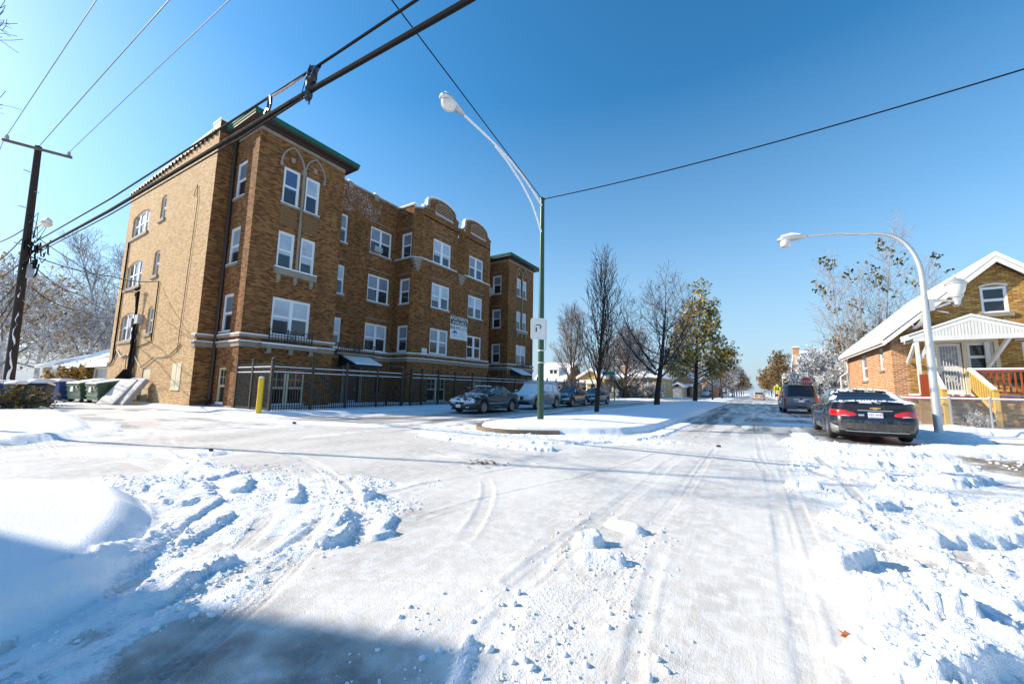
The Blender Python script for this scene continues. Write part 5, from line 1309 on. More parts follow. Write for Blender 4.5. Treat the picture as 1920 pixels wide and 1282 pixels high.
# ------------------------------------------------------------------ signs along the street
def post_sign(name, label, cat, x, y, ztop, pm='galv'):
    t = thing(name, label, cat, (x, y, 0)); mb = MB(); mb.box(x - .025, x + .025, y, y + .04, -.2, ztop); mb.build('sign_post', M[pm], t); return t
t = post_sign('stop_sign', 'red STOP sign with a small white arrow plate above it, beyond the silver SUV', 'stop sign', 3.58, 40, 3.05)
mb = MB(); sign_plate(mb, (3.58, 39.98, 2.3), (1, 0, 0), (0, 0, 1), [(.40 * cos(R(22.5 + 45 * k)), .40 * sin(R(22.5 + 45 * k))) for k in range(8)]); p = mb.build('octagon', M['sign_red'], t)
mb = MB(); vs, fs = text_mesh('STOP', .30); mb.raw([(3.58 + x_ * .95, 39.972, 2.3 + z_) for x_, z_ in vs], fs); mb.build('lettering', M['sign_white'], p)
mb = MB(); sign_plate(mb, (3.5, 39.98, 2.86), (1, 0, 0), (0, 0, 1), rrect(.46, .44, .03)); p = mb.build('arrow_plate', M['sign_white'], t)
mb = MB(); vs, fs = text_mesh('WAY', .14); mb.raw([(3.5 + x_, 39.972, 2.92 + z_) for x_, z_ in vs], fs)
mb.poly([(3.36, 39.972, 2.74), (3.44, 39.972, 2.69), (3.44, 39.972, 2.79)]); mb.box(3.44, 3.62, 39.971, 39.973, 2.72, 2.76); mb.build('arrow_print', M['sign_black'], p)
t = post_sign('notice_sign', 'plain white notice on a dark post between stop sign and golden brick house', 'sign', 4.4, 40, 2.75, 'black_iron')
mb = MB(); sign_plate(mb, (4.4, 39.97, 2.52), (1, 0, 0), (0, 0, 1), rrect(.42, .55, .03)); mb.build('sign_panel', M['sign_white'], t)
t = post_sign('crossing_sign', 'fluorescent yellow crossing sign far down the street', 'road sign', 2.34, 60, 2.3)
mb = MB(); sign_plate(mb, (2.34, 59.97, 2.0), (1, 0, 0), (0, 0, 1), [(-.36, -.36), (.36, -.36), (.36, .1), (0, .42), (-.36, .1)]); p = mb.build('sign_panel', M['sign_yellow'], t)
mb = MB()
for q in (-.14, .12): mb.lathe((2.34 + q, 59.94, 2.12), [(.05, 0), (.05, .01)], 8, axis=(0, 1, 0)); mb.box(2.34 + q - .05, 2.34 + q + .05, 59.945, 59.955, 1.84, 2.05); mb.box(2.34 + q - .12, 2.34 + q - .04, 59.945, 59.955, 1.74, 1.86); mb.box(2.34 + q + .03, 2.34 + q + .1, 59.945, 59.955, 1.72, 1.86)
mb.build('pictogram', M['sign_black'], p)
t = thing('street_name_sign', 'green street name sign on a tall thin green pole by the yellow bungalow', 'street sign', (-14.9, 48, 0))
mb = MB(); mb.tube([(-14.9, 48, -.2), (-14.9, 48, 5.6)], [.07, .05], 8); mb.build('sign_post', M['green_post'], t)
mb = MB(); mb.box(-16.1, -14.95, 47.95, 47.98, 3.25, 3.65); p = mb.build('name_blade', M['sign_green'], t)
mb = MB(); mb.box(-16.0, -15.05, 47.94, 47.948, 3.28, 3.3); mb.build('blade_edge', M['sign_white'], p)
t = thing('street_pole', 'slim pale pole by the small pink house far down the street', 'pole', (4.55, 92, 0))
mb = MB(); mb.tube([(4.55, 92, -.2), (4.55, 92, 4.6)], [.1, .08], 8); mb.build('pole', M['galv_pole'], t)
# ------------------------------------------------------------------ houses
def gable_roof(parent, x0, x1, y0, y1, ze, zr, over=.35, axis='y', th=.14, snow=.2, trim='white_trim', mat='roof_snow', oy=None):
    """gable roof with rake boards; ridge along axis"""
    oy = over if oy is None else oy
    mb, sn, tr = MB(), MB(), MB()
    def P(u, v, z): return (u, v, z) if axis == 'y' else (v, u, z)
    u0, u1, v0, v1 = (x0, x1, y0, y1) if axis == 'y' else (y0, y1, x0, x1)
    m = (u0 + u1) / 2; sl = (zr - ze) / (m - u0); a, b = v0 - oy, v1 + oy
    for ue in (u0 - over, u1 + over):
        zo = ze - sl * over
        mb.hexa([P(ue, a, zo), P(m, a, zr), P(m, b, zr), P(ue, b, zo), P(ue, a, zo + th), P(m, a, zr + th), P(m, b, zr + th), P(ue, b, zo + th)])
        ui = ue + (.05 if ue > m else -.05)
        K = 10; 
        sn.hexa([P(ui, a - .03, zo + th), P(m, a - .03, zr + th), P(m, b + .03, zr + th), P(ui, b + .03, zo + th), P(ui, a - .03, zo + th + snow * .7), P(m, a - .03, zr + th + snow), P(m, b + .03, zr + th + snow), P(ui, b + .03, zo + th + snow * .7)])
        for vv in (a, b):
            s_ = -.03 if vv == a else .03
            tr.hexa([P(ue, vv, zo - .10), P(m, vv, zr - .12), P(m, vv + s_, zr - .12), P(ue, vv + s_, zo - .10), P(ue, vv, zo + th - .03), P(m, vv, zr + th - .03), P(m, vv + s_, zr + th - .03), P(ue, vv + s_, zo + th - .03)])
        tr.hexa([P(ue, a, zo - .1), P(ue + (.04 if ue > m else -.04), a, zo - .1), P(ue + (.04 if ue > m else -.04), b, zo - .1), P(ue, b, zo - .1), P(ue, a, zo + th - .02), P(ue + (.04 if ue > m else -.04), a, zo + th - .02), P(ue + (.04 if ue > m else -.04), b, zo + th - .02), P(ue, b, zo + th - .02)])
    r = mb.build('roof', M['dark_soffit'], parent); sn.build('roof_snow', M[mat], r); tr.build('rake_board', M[trim], r)
    return r
def hip_roof(parent, x0, x1, y0, y1, ze, zr, over=.4, ridge=.0, mat='roof_snow'):
    mb = MB(); sn = MB(); m = (x0 + x1) / 2; w = (x1 - x0) / 2; d = w if ridge == 0 else ridge
    a = [(x0 - over, y0 - over), (x1 + over, y0 - over), (x1 + over, y1 + over), (x0 - over, y1 + over)]
    r0, r1 = (m, y0 + d), (m, max(y0 + d + .01, y1 - d))
    mb.hexa([(*p, ze - .12) for p in a] + [(*p, ze + .06) for p in a]); z = ze + .063
    b = [(p[0], p[1], z) for p in a]
    for q in ([b[0], b[1], (*r0, zr)], [b[1], b[2], (*r1, zr), (*r0, zr)], [b[2], b[3], (*r1, zr)], [b[3], b[0], (*r0, zr), (*r1, zr)]): sn.poly(q)
    r = mb.build('roof', M['white_trim'], parent); sn.build('roof_snow', M[mat], r); return r
def swin(parent, F, u0, u1, z0, z1, lights=1, mat='white', upper='blind_grey'): return window(parent, F, u0, u1, z0, z1, lights, inset=.03, fw=.07, mat=mat, upper=upper)

# --- the brick house on the right
HX0, HX1, HY0, HY1 = 5.76, 13.0, 26.0, 36.6
rh = thing('brick_house', 'golden brick gabled house with white rakes and an orange brick side wall', 'house', (9.4, 30, 0))
Fh = Fr((0, HY0), (1, 0), (0, -1)); Fs = Fr((HX0, 0), (0, 1), (-1, 0))
ZE, ZR, XR = 4.15, 7.45, 9.38
hol = [(8.92, 9.74, 5.1, 6.3), (7.28, 8.14, 1.4, 3.8), (8.3, 9.12, 2.5, 3.78), (9.95, 10.9, 2.5, 3.75)]
mb = MB(); Fh.wall(mb, 6.32, HX1, -.3, ZE, [hol[1], hol[2], hol[3]], .14)
Fh.wall(mb, 8.92 - .6, 9.74 + .6, ZE, 6.31, [hol[0]], .14)
def gx(z): return (XR - HX0) * (z - ZE) / (ZR - ZE)     # distance of the roof line from the corner at height z
za = 6.31
mb.poly([(HX0, HY0, ZE), (8.32, HY0, ZE), (8.32, HY0, za), (HX0 + gx(za), HY0, za)]); mb.poly([(HX1, HY0, ZE), (10.34, HY0, ZE), (10.34, HY0, za), (HX1 - gx(za), HY0, za)])
mb.poly([(HX0 + gx(za), HY0, za), (HX1 - gx(za), HY0, za), (XR, HY0, ZR)])
mb.build('front_wall', M['brick_tan'], rh)
mb = MB(); Fh.wall(mb, HX0, 6.32, -.3, ZE); sh = [(31.1, 32.55, 2.2, 3.72), (27.45, 28.3, 2.65, 3.78)]
Fs.wall(mb, HY0, HY1, -.3, ZE, sh, .14)
mb.poly([(HX1, HY0, -.3), (HX1, HY1, -.3), (HX1, HY1, ZE), (HX1, HY0, ZE)]); mb.poly([(HX0, HY1, -.3), (HX1, HY1, -.3), (HX1, HY1, ZE), (XR, HY1, ZR), (HX0, HY1, ZE)])
mb.build('side_wall', M['brick_orange'], rh)
mb = MB()
for k in range(8):
    a = R(66 + 48 * k / 8), R(66 + 48 * (k + 1) / 8); cx_ = 9.33; rr = 1.06
    mb.hexa([Fh.P(cx_ + q * cos(t) * .98, 5.37 + q * sin(t) - .05, n_) for n_ in (0, .03) for q, t in ((rr, a[0]), (rr, a[1]), (rr + .08, a[1]), (rr + .08, a[0]))])
mb.build('window_head', M['white_trim'], rh)
for h_ in hol[:1] + hol[2:]: swin(rh, Fh, *h_, upper='glass_dark')
for h_ in sh: window(rh, Fs, *h_, 1, inset=.05, mat='white_trim', upper='blind_grey', fw=.16 if h_[0] > 30 else .1)
mb = MB(); sn = MB(); Fh.box(mb, 8.82, 9.84, 4.92, 5.1, 0, .1); Fs.box(mb, 31.0, 32.65, 2.08, 2.2, 0, .08); Fs.box(mb, 27.4, 28.38, 2.55, 2.65, 0, .08); Fh.box(mb, 8.2, 10.95, 2.38, 2.5, 0, .08)
mb.build_split('window_sill', M['stone_snow'], rh)
mb = MB(); Fh.box(mb, 7.16, 7.28, 1.38, 3.95, 0, .06); Fh.box(mb, 8.14, 8.3, 1.38, 3.95, 0, .06); Fh.box(mb, 9.12, 9.26, 2.5, 3.95, 0, .06); Fh.box(mb, 7.28, 8.14, 3.8, 3.95, 0, .06); Fh.box(mb, 8.3, 9.12, 3.78, 3.95, 0, .06); mb.build('door_trim', M['cream'], rh)
d = MB(); Fh.box(d, 7.3, 8.12, 1.4, 3.78, -.1, -.04); Fh.box(d, 7.3, 8.12, 1.4, 1.6, -.04, -.015); do = d.build('front_door', M['white_trim'], rh)
g = MB(); Fh.box(g, 7.42, 8.0, 2.75, 3.66, -.038, -.034); Fh.box(g, 7.42, 8.0, 1.66, 2.5, -.038, -.034); g.build('pane', M['blind_grey'], do)
s_ = MB()
for k in range(7): u = 7.42 + k * .0967; s_.tube([Fh.P(u, 1.66, -.02), Fh.P(u, 2.5, -.02)], .011, 5); s_.tube([Fh.P(u, 2.75, -.02), Fh.P(u, 3.66, -.02)], .011, 5)
for cz in (2.15, 3.2):
    for du, dz in ((0, 0), (.1, .1), (-.1, .1), (.1, -.1), (-.1, -.1), (.2, -.25), (.2, .2)):
        s_.tube([Fh.P(7.71 + du + .055 * cos(t), cz + dz + .055 * sin(t), -.012) for t in [2 * pi * k / 10 for k in range(11)]], .01, 4)
s_.build('security_grille', M['white_trim'], do)
r = gable_roof(rh, HX0, HX1, HY0, HY1, ZE, ZR, .32, 'y', .16, .2, oy=.45)
mb = MB(); mb.tube([(5.5, 36.2, 4.0), (5.62, 36.2, 3.75), (5.68, 36.2, 3.2), (5.66, 36.3, 2.9), (5.3, 36.6, 2.6), (5.3, 36.6, .2)], .06, 8); mb.beam((5.36, HY0 - .4, 3.93), (5.36, HY1 + .4, 3.93), .12, .12); mb.build('gutter', M['white_trim'], rh)
# porch
PX0, PX1, PY = 6.17, 9.87, 24.35
mb = MB(); mb.poly([(PX0, PY, 3.98), (PX1, PY, 3.98), (8.02, PY, 4.68)]); mb.box(PX0, PX1, PY, PY + .14, 3.78, 3.98)
for xx in (PX0, PX1 - .12): mb.box(xx, xx + .12, PY + .14, HY0, 3.8, 3.98)
mb.box(PX0 + .1, PX1 - .1, PY + .15, HY0, 3.92, 3.96); mb.box(PX0 + .05, PX0 + .17, PY + .02, PY + .14, 1.37, 3.8); mb.box(8.83, 8.97, HY0 - .1, HY0, 2.45, 3.8)
mb.beam((PX0 + .12, PY + .2, 3.8), (PX0 + .12, HY0 - .1, 2.9), .1, .14); mb.beam((6.75, PY + .1, 3.82), (6.3, PY + .1, 2.9), .1, .12); mb.beam((9.05, PY + .1, 3.82), (8.88, HY0 - .15, 2.75), .1, .14)
mb.build('porch_frame', M['white_trim'], rh)
mb = MB()
for k in range(36):
    x = PX0 + .1 + k * .1; h = .7 * (1 - abs(x - 8.02) / 1.85)
    if h > .05: mb.box(x - .006, x + .006, PY - .004, PY - .001, 3.985, 3.98 + h)
mb.build('porch_siding', M['siding'], rh)
gable_roof(rh, PX0, PX1, PY + .08, HY0 - .62, 4.0, 4.72, .12, 'y', .07, .1, oy=.06)
mb = MB(); mb.box(6.15, 12.6, 24.15, HY0, 1.18, 1.36); mb.build('porch_deck', M['red_paint'], rh); mb = MB(); mb.box(6.15, 12.6, 24.22, 24.4, -.2, 1.177); mb.build('porch_base', M['brick_tan'], rh)
mb = MB(); mb.box(6.22, 12.5, 24.3, HY0 - .02, 1.36, 1.43); mb.build('deck_snow', M['snow'], rh)
mb = MB()
for k in range(7): mb.box(6.2 + k * .098, 6.2 + k * .098 + .09, 24.18, 24.21, 1.2, 2.28)
mb.build('red_panel', M['red_paint'], rh)
mb = MB(); sn = MB()
mb.beam((7.72, 24.2, 2.42), (12.6, 24.2, 2.42), .07, .09); mb.beam((7.72, 24.2, 1.52), (12.6, 24.2, 1.52), .06, .07); sn.box(7.7, 12.6, 24.15, 24.25, 2.465, 2.54)
for k in range(30): x = 7.85 + k * .16; mb.box(x - .022, x + .022, 24.18, 24.22, 1.54, 2.39)
for x in (9.75, 11.6): mb.box(x - .07, x + .07, 24.14, 24.26, 1.3, 2.5)
for k in range(5): mb.box(9.56 + k * .09, 9.63 + k * .09, 24.13, 24.15, 1.45, 2.4)
ra = mb.build('porch_railing', M['red_paint'], rh); sn.build('rail_snow', M['snow'], ra)
# timber stair with solid yellow rails
mb = MB()
for k in range(6): mb.box(6.72, 7.68, 24.15 - .27 * (k + 1), 24.15 - .27 * k, 0, 1.3 - .2 * (k + 1) + .0)
mb.build('stair', M['wood_grey'], rh)
for x, x2 in ((7.72, 7.88), (6.64, 6.5)):
    mb = MB(); sn = MB()
    a, b = (x, 24.15, 2.45), (x2, 22.75, 1.55)
    mb.beam(a, b, .14, .06); sn.beam((a[0], a[1], a[2] + .07), (b[0], b[1], b[2] + .07), .12, .08); mb.beam((a[0], a[1], a[2] - .85), (b[0], b[1], b[2] - .85), .05, .14)
    for k in range(11):
        t = k / 10; mb.box(x + (x2 - x) * t - .02, x + (x2 - x) * t + .02, 24.15 - 1.4 * t - .03, 24.15 - 1.4 * t + .03, 2.42 - .9 * t - .85, 2.42 - .9 * t)
    mb.box(x2 - .07, x2 + .07, 22.68, 22.82, 0, 1.58); mb.box(x2 - .1, x2 + .1, 22.65, 22.85, 1.58, 1.63)
    st_ = mb.build('stair_railing', M['pale_timber'], rh); sn.build('rail_snow', M['snow'], st_)
di = thing('satellite_dish', 'grey satellite dish on the front corner of the golden brick house', 'satellite dish', (6.75, 25.6, 4.6))
mb = MB(); rows = []
nn = Vector((-.75, -.55, .35)).normalized(); uu = nn.cross(Vector((0, 0, 1))).normalized(); vv = uu.cross(nn); cc = Vector((6.72, 25.55, 4.78))
for k in range(7):
    q = k / 6; rows.append([cc + (uu * cos(t) * .30 + vv * sin(t) * .36) * q + nn * .1 * q * q for t in [2 * pi * j / 20 for j in range(20)]])
mb.grid(rows, 0, True); mb.build('dish_reflector', M['galv'], di, smooth=60)
mb = MB(); mb.tube([cc - nn * .02, cc - nn * .15 - Vector((0, 0, .15)), (6.85, 26.0, 4.5)], .025, 6); mb.tube([cc - vv * .3, cc + nn * .35 - vv * .25], .014, 5); mb.lathe(cc + nn * .33 - vv * .25, [(.035, 0), (.035, .08)], 8, axis=-nn); mb.tube([cc - vv * .3, (6.55, 25.7, 4.45), (6.3, 25.8, 4.52)], .014, 5); mb.build('dish_arm', M['galv'], di)
ch = thing('folding_chair', 'dark green canvas chair on the porch deck of the golden brick house', 'chair', (9.35, 25.0, 1.43))
mb = MB(); mb.hexa([(9.02, 24.75, 1.85), (9.62, 24.75, 1.85), (9.62, 25.2, 1.82), (9.02, 25.2, 1.82), (9.02, 24.75, 1.9), (9.62, 24.75, 1.9), (9.62, 25.2, 1.87), (9.02, 25.2, 1.87)]); mb.build('seat', M['tarp_green'], ch)
mb = MB(); mb.hexa([(9.0, 24.62, 1.92), (9.64, 24.62, 1.92), (9.64, 24.66, 1.92), (9.0, 24.66, 1.92), (9.04, 24.5, 2.48), (9.6, 24.5, 2.48), (9.6, 24.54, 2.48), (9.04, 24.54, 2.48)]); mb.build('backrest', M['tarp_green'], ch)
for a in (9.03, 9.61):
    for y in (24.72, 25.2): mb = MB(); mb.tube([(a, y, 1.43), (a, y, 1.9)], .016, 5); mb.build('leg', M['galv'], ch)
mb = MB(); mb.lathe((9.25, 24.42, 1.43), [(.1, 0), (.12, .18), (.12, .2)], 14); o = mb.build('bucket', M['yellow'], None); rebase(o, (9.25, 24.42, 1.43)); tag(o, 'small yellow bucket on the snowy porch deck beneath the green chair', 'bucket')

# --- chain link fence before the house
cf = thing('chain_link_fence', 'low snowy chain link fence before the golden brick house', 'fence', (8, 22.4, 0))
CY = 22.3
def clpost(x, y, h=1.28): mb = MB(); mb.tube([(x, y, -.1), (x, y, h)], .035, 8); mb.lathe((x, y, h), [(.045, 0), (.045, .03), (.01, .07)], 8); mb.build('fence_post', M['galv_snow'], cf)
for x, y in ((6.15, CY), (6.2, 21.3), (7.55, CY), (8.85, CY), (10.6, CY), (12.4, CY), (5.4, 23.6)): clpost(x, y)
segs = [((6.15, CY), (7.55, CY)), ((7.55, CY), (8.85, CY)), ((8.85, CY), (10.6, CY)), ((10.6, CY), (12.4, CY)), ((5.4, 23.6), (6.15, CY))]
mb = MB(); sn = MB(); ms = MB()
for a, b in segs:
    mb.tube([(*a, 1.24), (*b, 1.24)], .02, 6); sn.tube([(*a, 1.275), (*b, 1.275)], .028, 6)
    A_, B_ = Vector((*a, 0)), Vector((*b, 0)); L = (B_ - A_).length; d = (B_ - A_) / L; H = 1.12; st = .085; k = -int(H / st)
    while k * st < L:
        for sgn in (1, -1):
            t0, t1 = 0, H; u0_ = k * st if sgn > 0 else k * st + H
            lo = max(0, -u0_ if sgn > 0 else u0_ - L); hi = min(H, (L - u0_) if sgn > 0 else u0_)
            if hi - lo > .02:
                p, q = A_ + d * (u0_ + sgn * lo) + Vector((0, 0, .1 + lo)), A_ + d * (u0_ + sgn * hi) + Vector((0, 0, .1 + hi)); ms.beam(p, q, .0042, .0042)
        k += 1
mb.build('top_rail', M['galv'], cf); sn.build('rail_snow', M['snow'], cf); ms.build('wire_mesh', M['galv_snow'], cf)

# --- houses beyond the fence on the left
def house(name, label, x0, x1, y0, y1, ze, zr, wall, roof='gable', axis='y', wins=(), swins=(), door=None, awn=None, chim=None, group='houses along the street', base=None):
    t = thing(name, label, 'house', ((x0 + x1) / 2, (y0 + y1) / 2, 0), 0, group)
    F = Fr((0, y0), (1, 0), (0, -1)); G = Fr((x1, 0), (0, 1), (1, 0)); mb = MB()
    F.wall(mb, x0, x1, -.3, ze, list(wins) + ([door] if door else []), .1); G.wall(mb, y0, y1, -.3, ze, list(swins), .1)
    mb.poly([(x0, y0, -.3), (x0, y1, -.3), (x0, y1, ze), (x0, y0, ze)]); mb.poly([(x0, y1, -.3), (x1, y1, -.3), (x1, y1, ze), (x0, y1, ze)])
    if roof == 'gable' and axis == 'y':
        m = (x0 + x1) / 2
        for yy in (y0, y1): mb.poly([(x0, yy, ze), (x1, yy, ze), (m, yy, zr)])
    if roof == 'gable' and axis == 'x':
        m = (y0 + y1) / 2
        for xx in (x0, x1): mb.poly([(xx, y0, ze), (xx, y1, ze), (xx, m, zr)])
    mb.build('wall', M[wall], t)
    if base:
        mb = MB(); F.box(mb, x0 - .02, x1 + .02, -.3, base[1], 0, .05); mb.build('base_course', M[base[0]], t)
    for w in wins: window(t, F, *w, 2 if w[1] - w[0] > 1.3 else 1, inset=.03, fw=.1, upper='blind_grey')
    for w in swins: window(t, G, *w, 1, inset=.03, fw=.1, upper='blind_grey')
    if door: mb = MB(); F.box(mb, door[0], door[1], door[2], door[3], -.09, -.04); mb.build('front_door', M['door_brown'], t)
    if roof == 'gable': gable_roof(t, x0, x1, y0, y1, ze, zr, .35, axis, .14, .22)
    else: hip_roof(t, x0, x1, y0, y1, ze, zr, .45, mat='roof_snow')
    if awn:
        a, b, zt, zb, n = awn; mb = MB(); mb.hexa([F.P(a, zt, .02), F.P(b, zt, .02), F.P(b, zb, n), F.P(a, zb, n), F.P(a, zt + .12, .02), F.P(b, zt + .12, .02), F.P(b, zb + .12, n), F.P(a, zb + .12, n)]); F.box(mb, a, b, zb - .15, zb, n - .03, n); mb.build('porch_awning', M['white_trim'], t)
        mb = MB()
        for q in (a + .05, b - .05): mb.beam(F.P(q, 0, n - .06), F.P(q, zb, n - .06), .06, .06)
        mb.build('porch_post', M['white_trim'], t)
    if chim:
        x, y, z = chim; mb = MB(); mb.box(x - .35, x + .35, y - .35, y + .35, ze, z); mb.box(x - .42, x + .42, y - .42, y + .42, z, z + .12); mb.build('chimney', M['brick_orange'], t)
        mb = MB(); mb.box(x - .4, x + .4, y - .4, y + .4, z + .12, z + .24); mb.build('chimney_snow', M['snow'], t)
    return t
h1 = house('brick_house', 'dark red brick house with a white dormer in its broad snowy roof', -43.5, -36.2, 80, 92, 3.2, 7.4, 'brick_dark', 'gable', 'x', [(-39.6, -38.4, 1.3, 2.9), (-37.9, -36.9, 1.3, 2.9), (-42.5, -41.2, 1.3, 2.9)], [(82, 83.2, 1.3, 2.8)])
mb = MB(); mb.box(-40.6, -38.0, 81.0, 84.5, 4.2, 5.9); mb.build('dormer', M['white_trim'], h1); 
mb = MB(); mb.hexa([(-40.9, 80.7, 5.9), (-37.7, 80.7, 5.9), (-37.7, 86, 5.95), (-40.9, 86, 5.95), (-40.3, 80.7, 6.35), (-38.3, 80.7, 6.35), (-38.3, 86, 6.4), (-40.3, 86, 6.4)]); mb.build('dormer_roof', M['roof_snow'], h1)
mb = MB(); mb.box(-40.2, -39.5, 80.97, 80.99, 4.9, 5.7); mb.box(-39.2, -38.5, 80.97, 80.99, 4.9, 5.7); mb.build('dormer_window', M['glass_dark'], h1)
house('yellow_house', 'yellow gabled house with a white porch awning, just behind the fence end', -25.3, -20.9, 62, 71, 3.4, 4.6, 'brick_yellow', 'gable', 'y', [(-24.9, -23.9, 1.2, 2.5)], [], (-23.2, -22.2, .3, 2.4), (-25.0, -21.6, 2.9, 2.45, 1.9))
h3 = house('yellow_bungalow', 'tan brick bungalow with a hipped snow roof and wide front window', -22.6, -14.2, 70, 84, 3.65, 5.35, 'brick_yellow', 'hip', 'y', [(-18.1, -16.9, 1.5, 3.3), (-16.75, -14.9, 1.5, 3.3), (-21.4, -20.5, 1.6, 2.9)], [(75, 76.4, 1.4, 2.9), (80, 81, 1.8, 2.8)], (-19.6, -18.7, .4, 2.5), None, (-21.6, 76, 5.9), base=('brick_buff', 1.2))
g = thing('white_garage', 'small white garage with a snowy roof between two houses', 'garage', (-14, 89, 0), 0)
mb = MB(); mb.box(-15.0, -12.8, 88, 93, -.2, 2.4); mb.build('wall', M['siding'], g); mb = MB(); mb.box(-14.7, -13.1, 87.95, 87.99, 0, 2.0); mb.build('garage_door', M['garage_door'], g); gable_roof(g, -15, -12.8, 88, 93, 2.4, 3.0, .25, 'y', .1, .18)
house('brick_house', 'buff brick gabled house with a white awning and snowy shrubs', -15.9, -11.3, 95, 108, 3.55, 5.5, 'brick_buff', 'gable', 'y', [(-15.3, -14.5, 1.4, 2.6)], [(99, 100.2, 1.4, 2.6), (103, 104.2, 1.4, 2.6)], (-13.4, -12.5, .3, 2.3), (-14.4, -11.6, 3.0, 2.65, 1.8))
house('brick_house', 'bright orange gabled brick house with pale front windows', -13.2, -8.8, 110, 122, 3.0, 5.2, 'brick_orange', 'gable', 'y', [(-12.4, -10.4, 1.2, 2.7), (-10.1, -9.2, 1.2, 2.7)], [(114, 115, 1.4, 2.6)], None)
house('brick_house', 'dark brick house half hidden by street trees, beyond the orange one', -14, -9.0, 126, 138, 3.1, 5.2, 'brick_dark', 'gable', 'y', [(-12.6, -11.2, 1.2, 2.6)], [(130, 131.2, 1.4, 2.6)], None)
# --- right side, beyond the golden brick house
house('stucco_house', 'pale stucco house with a brick chimney behind the snow laden trees', 5.2, 12.5, 62, 74, 4.6, 7.0, 'stucco', 'gable', 'x', [(6.6, 7.5, 1.8, 3.2), (9, 10, 1.8, 3.2)], [], None, None, (5.0, 66, 7.5))
house('brick_house', 'small pink brick house with a white awning at the street end', 4.3, 10, 104, 114, 3.0, 5.0, 'brick_orange', 'gable', 'y', [(5, 6.2, 1.3, 2.5)], [], (6.8, 7.6, .2, 2.2), (4.6, 7.5, 2.9, 2.5, 1.6))
house('brick_house', 'white fronted house beyond the pink brick one', 4.6, 10, 122, 132, 3.0, 4.8, 'stucco', 'gable', 'y', [(5.2, 6.4, 1.3, 2.5)], [], None, None)
# --- alley garages
def garage(label, x0, x1, ze, zr, doors, dmat, axis='x'):
    t = thing('garage', label, 'garage', ((x0 + x1) / 2, 11, 0), 0, 'alley garages'); F = Fr((0, 9.0), (1, 0), (0, -1)); mb = MB()
    F.wall(mb, x0, x1, -.3, ze, doors, .2); mb.poly([(x1, 9, -.3), (x1, 15, -.3), (x1, 15, ze), (x1, 12, zr), (x1, 9, ze)]); mb.poly([(x0, 9, -.3), (x0, 15, -.3), (x0, 15, ze), (x0, 12, zr), (x0, 9, ze)]); mb.poly([(x0, 15, -.3), (x1, 15, -.3), (x1, 15, ze), (x0, 15, ze)])
    mb.build('wall', M['siding'], t)
    for d in doors:
        m = MB(); F.box(m, d[0], d[1], d[2], d[3], -.18, -.12)
        for k in range(1, 8): F.box(m, d[0] + .03, d[1] - .03, d[2] + k * (d[3] - d[2]) / 8 - .015, d[2] + k * (d[3] - d[2]) / 8 + .015, -.12, -.105)
        m.build('garage_door', M[dmat], t)
        m = MB(); F.box(m, d[0] - .15, d[0], d[2], d[3] + .15, 0, .05); F.box(m, d[1], d[1] + .15, d[2], d[3] + .15, 0, .05); F.box(m, d[0], d[1], d[3], d[3] + .15, 0, .05); m.build('door_frame', M['white_trim'], t)
    gable_roof(t, x0, x1, 9.0, 15, ze, zr, .5, 'x', .14, .16)
garage('white garage with a grey panel door, farthest down the alley', -67.5, -58.6, 2.95, 4.1, [(-65.5, -60.2, 0, 2.3)], 'garage_door')
garage('garage with brown slatted doors between two white ones', -58.2, -48.4, 2.8, 4.4, [(-56.6, -51.0, 0, 2.25)], 'garage_brown')
garage('garage with a white door next to the apartment building', -48.0, -41.2, 2.75, 4.0, [(-46.2, -42.4, 0, 2.3)], 'garage_door')
# --- a tall brick house just left of the camera, out of the frame, whose shadow lies on the near road
nb = thing('corner_house', 'red brick corner house whose long shadow falls on the near road', 'house', (-16.78, -4.8, 0), R(20)); LOC[nb.name] = (0, 0, 0)
mb = MB(); mb.box(-11.5, -.2, -10, -.2, -.3, 8.55); mb.build('wall', M['brick_dark'], nb)
mb = MB(); mb.box(-11.7, 0, -10.2, 0, 8.553, 9.0); mb.build('cornice', M['stone_snow'], nb)
Fn = Fr((-.2, 0), (0, 1), (1, 0)); Fq = Fr((0, -.2), (1, 0), (0, 1))
for z in (1.4, 5.0):
    for y in (-8.8, -5.6, -2.6): window(nb, Fn, y, y + 1.2, z, z + 1.8, 1, inset=-.1, upper='blind_grey')
    for x in (-10, -6.5, -3): window(nb, Fq, x, x + 1.2, z, z + 1.8, 1, inset=-.1, upper='blind_grey')
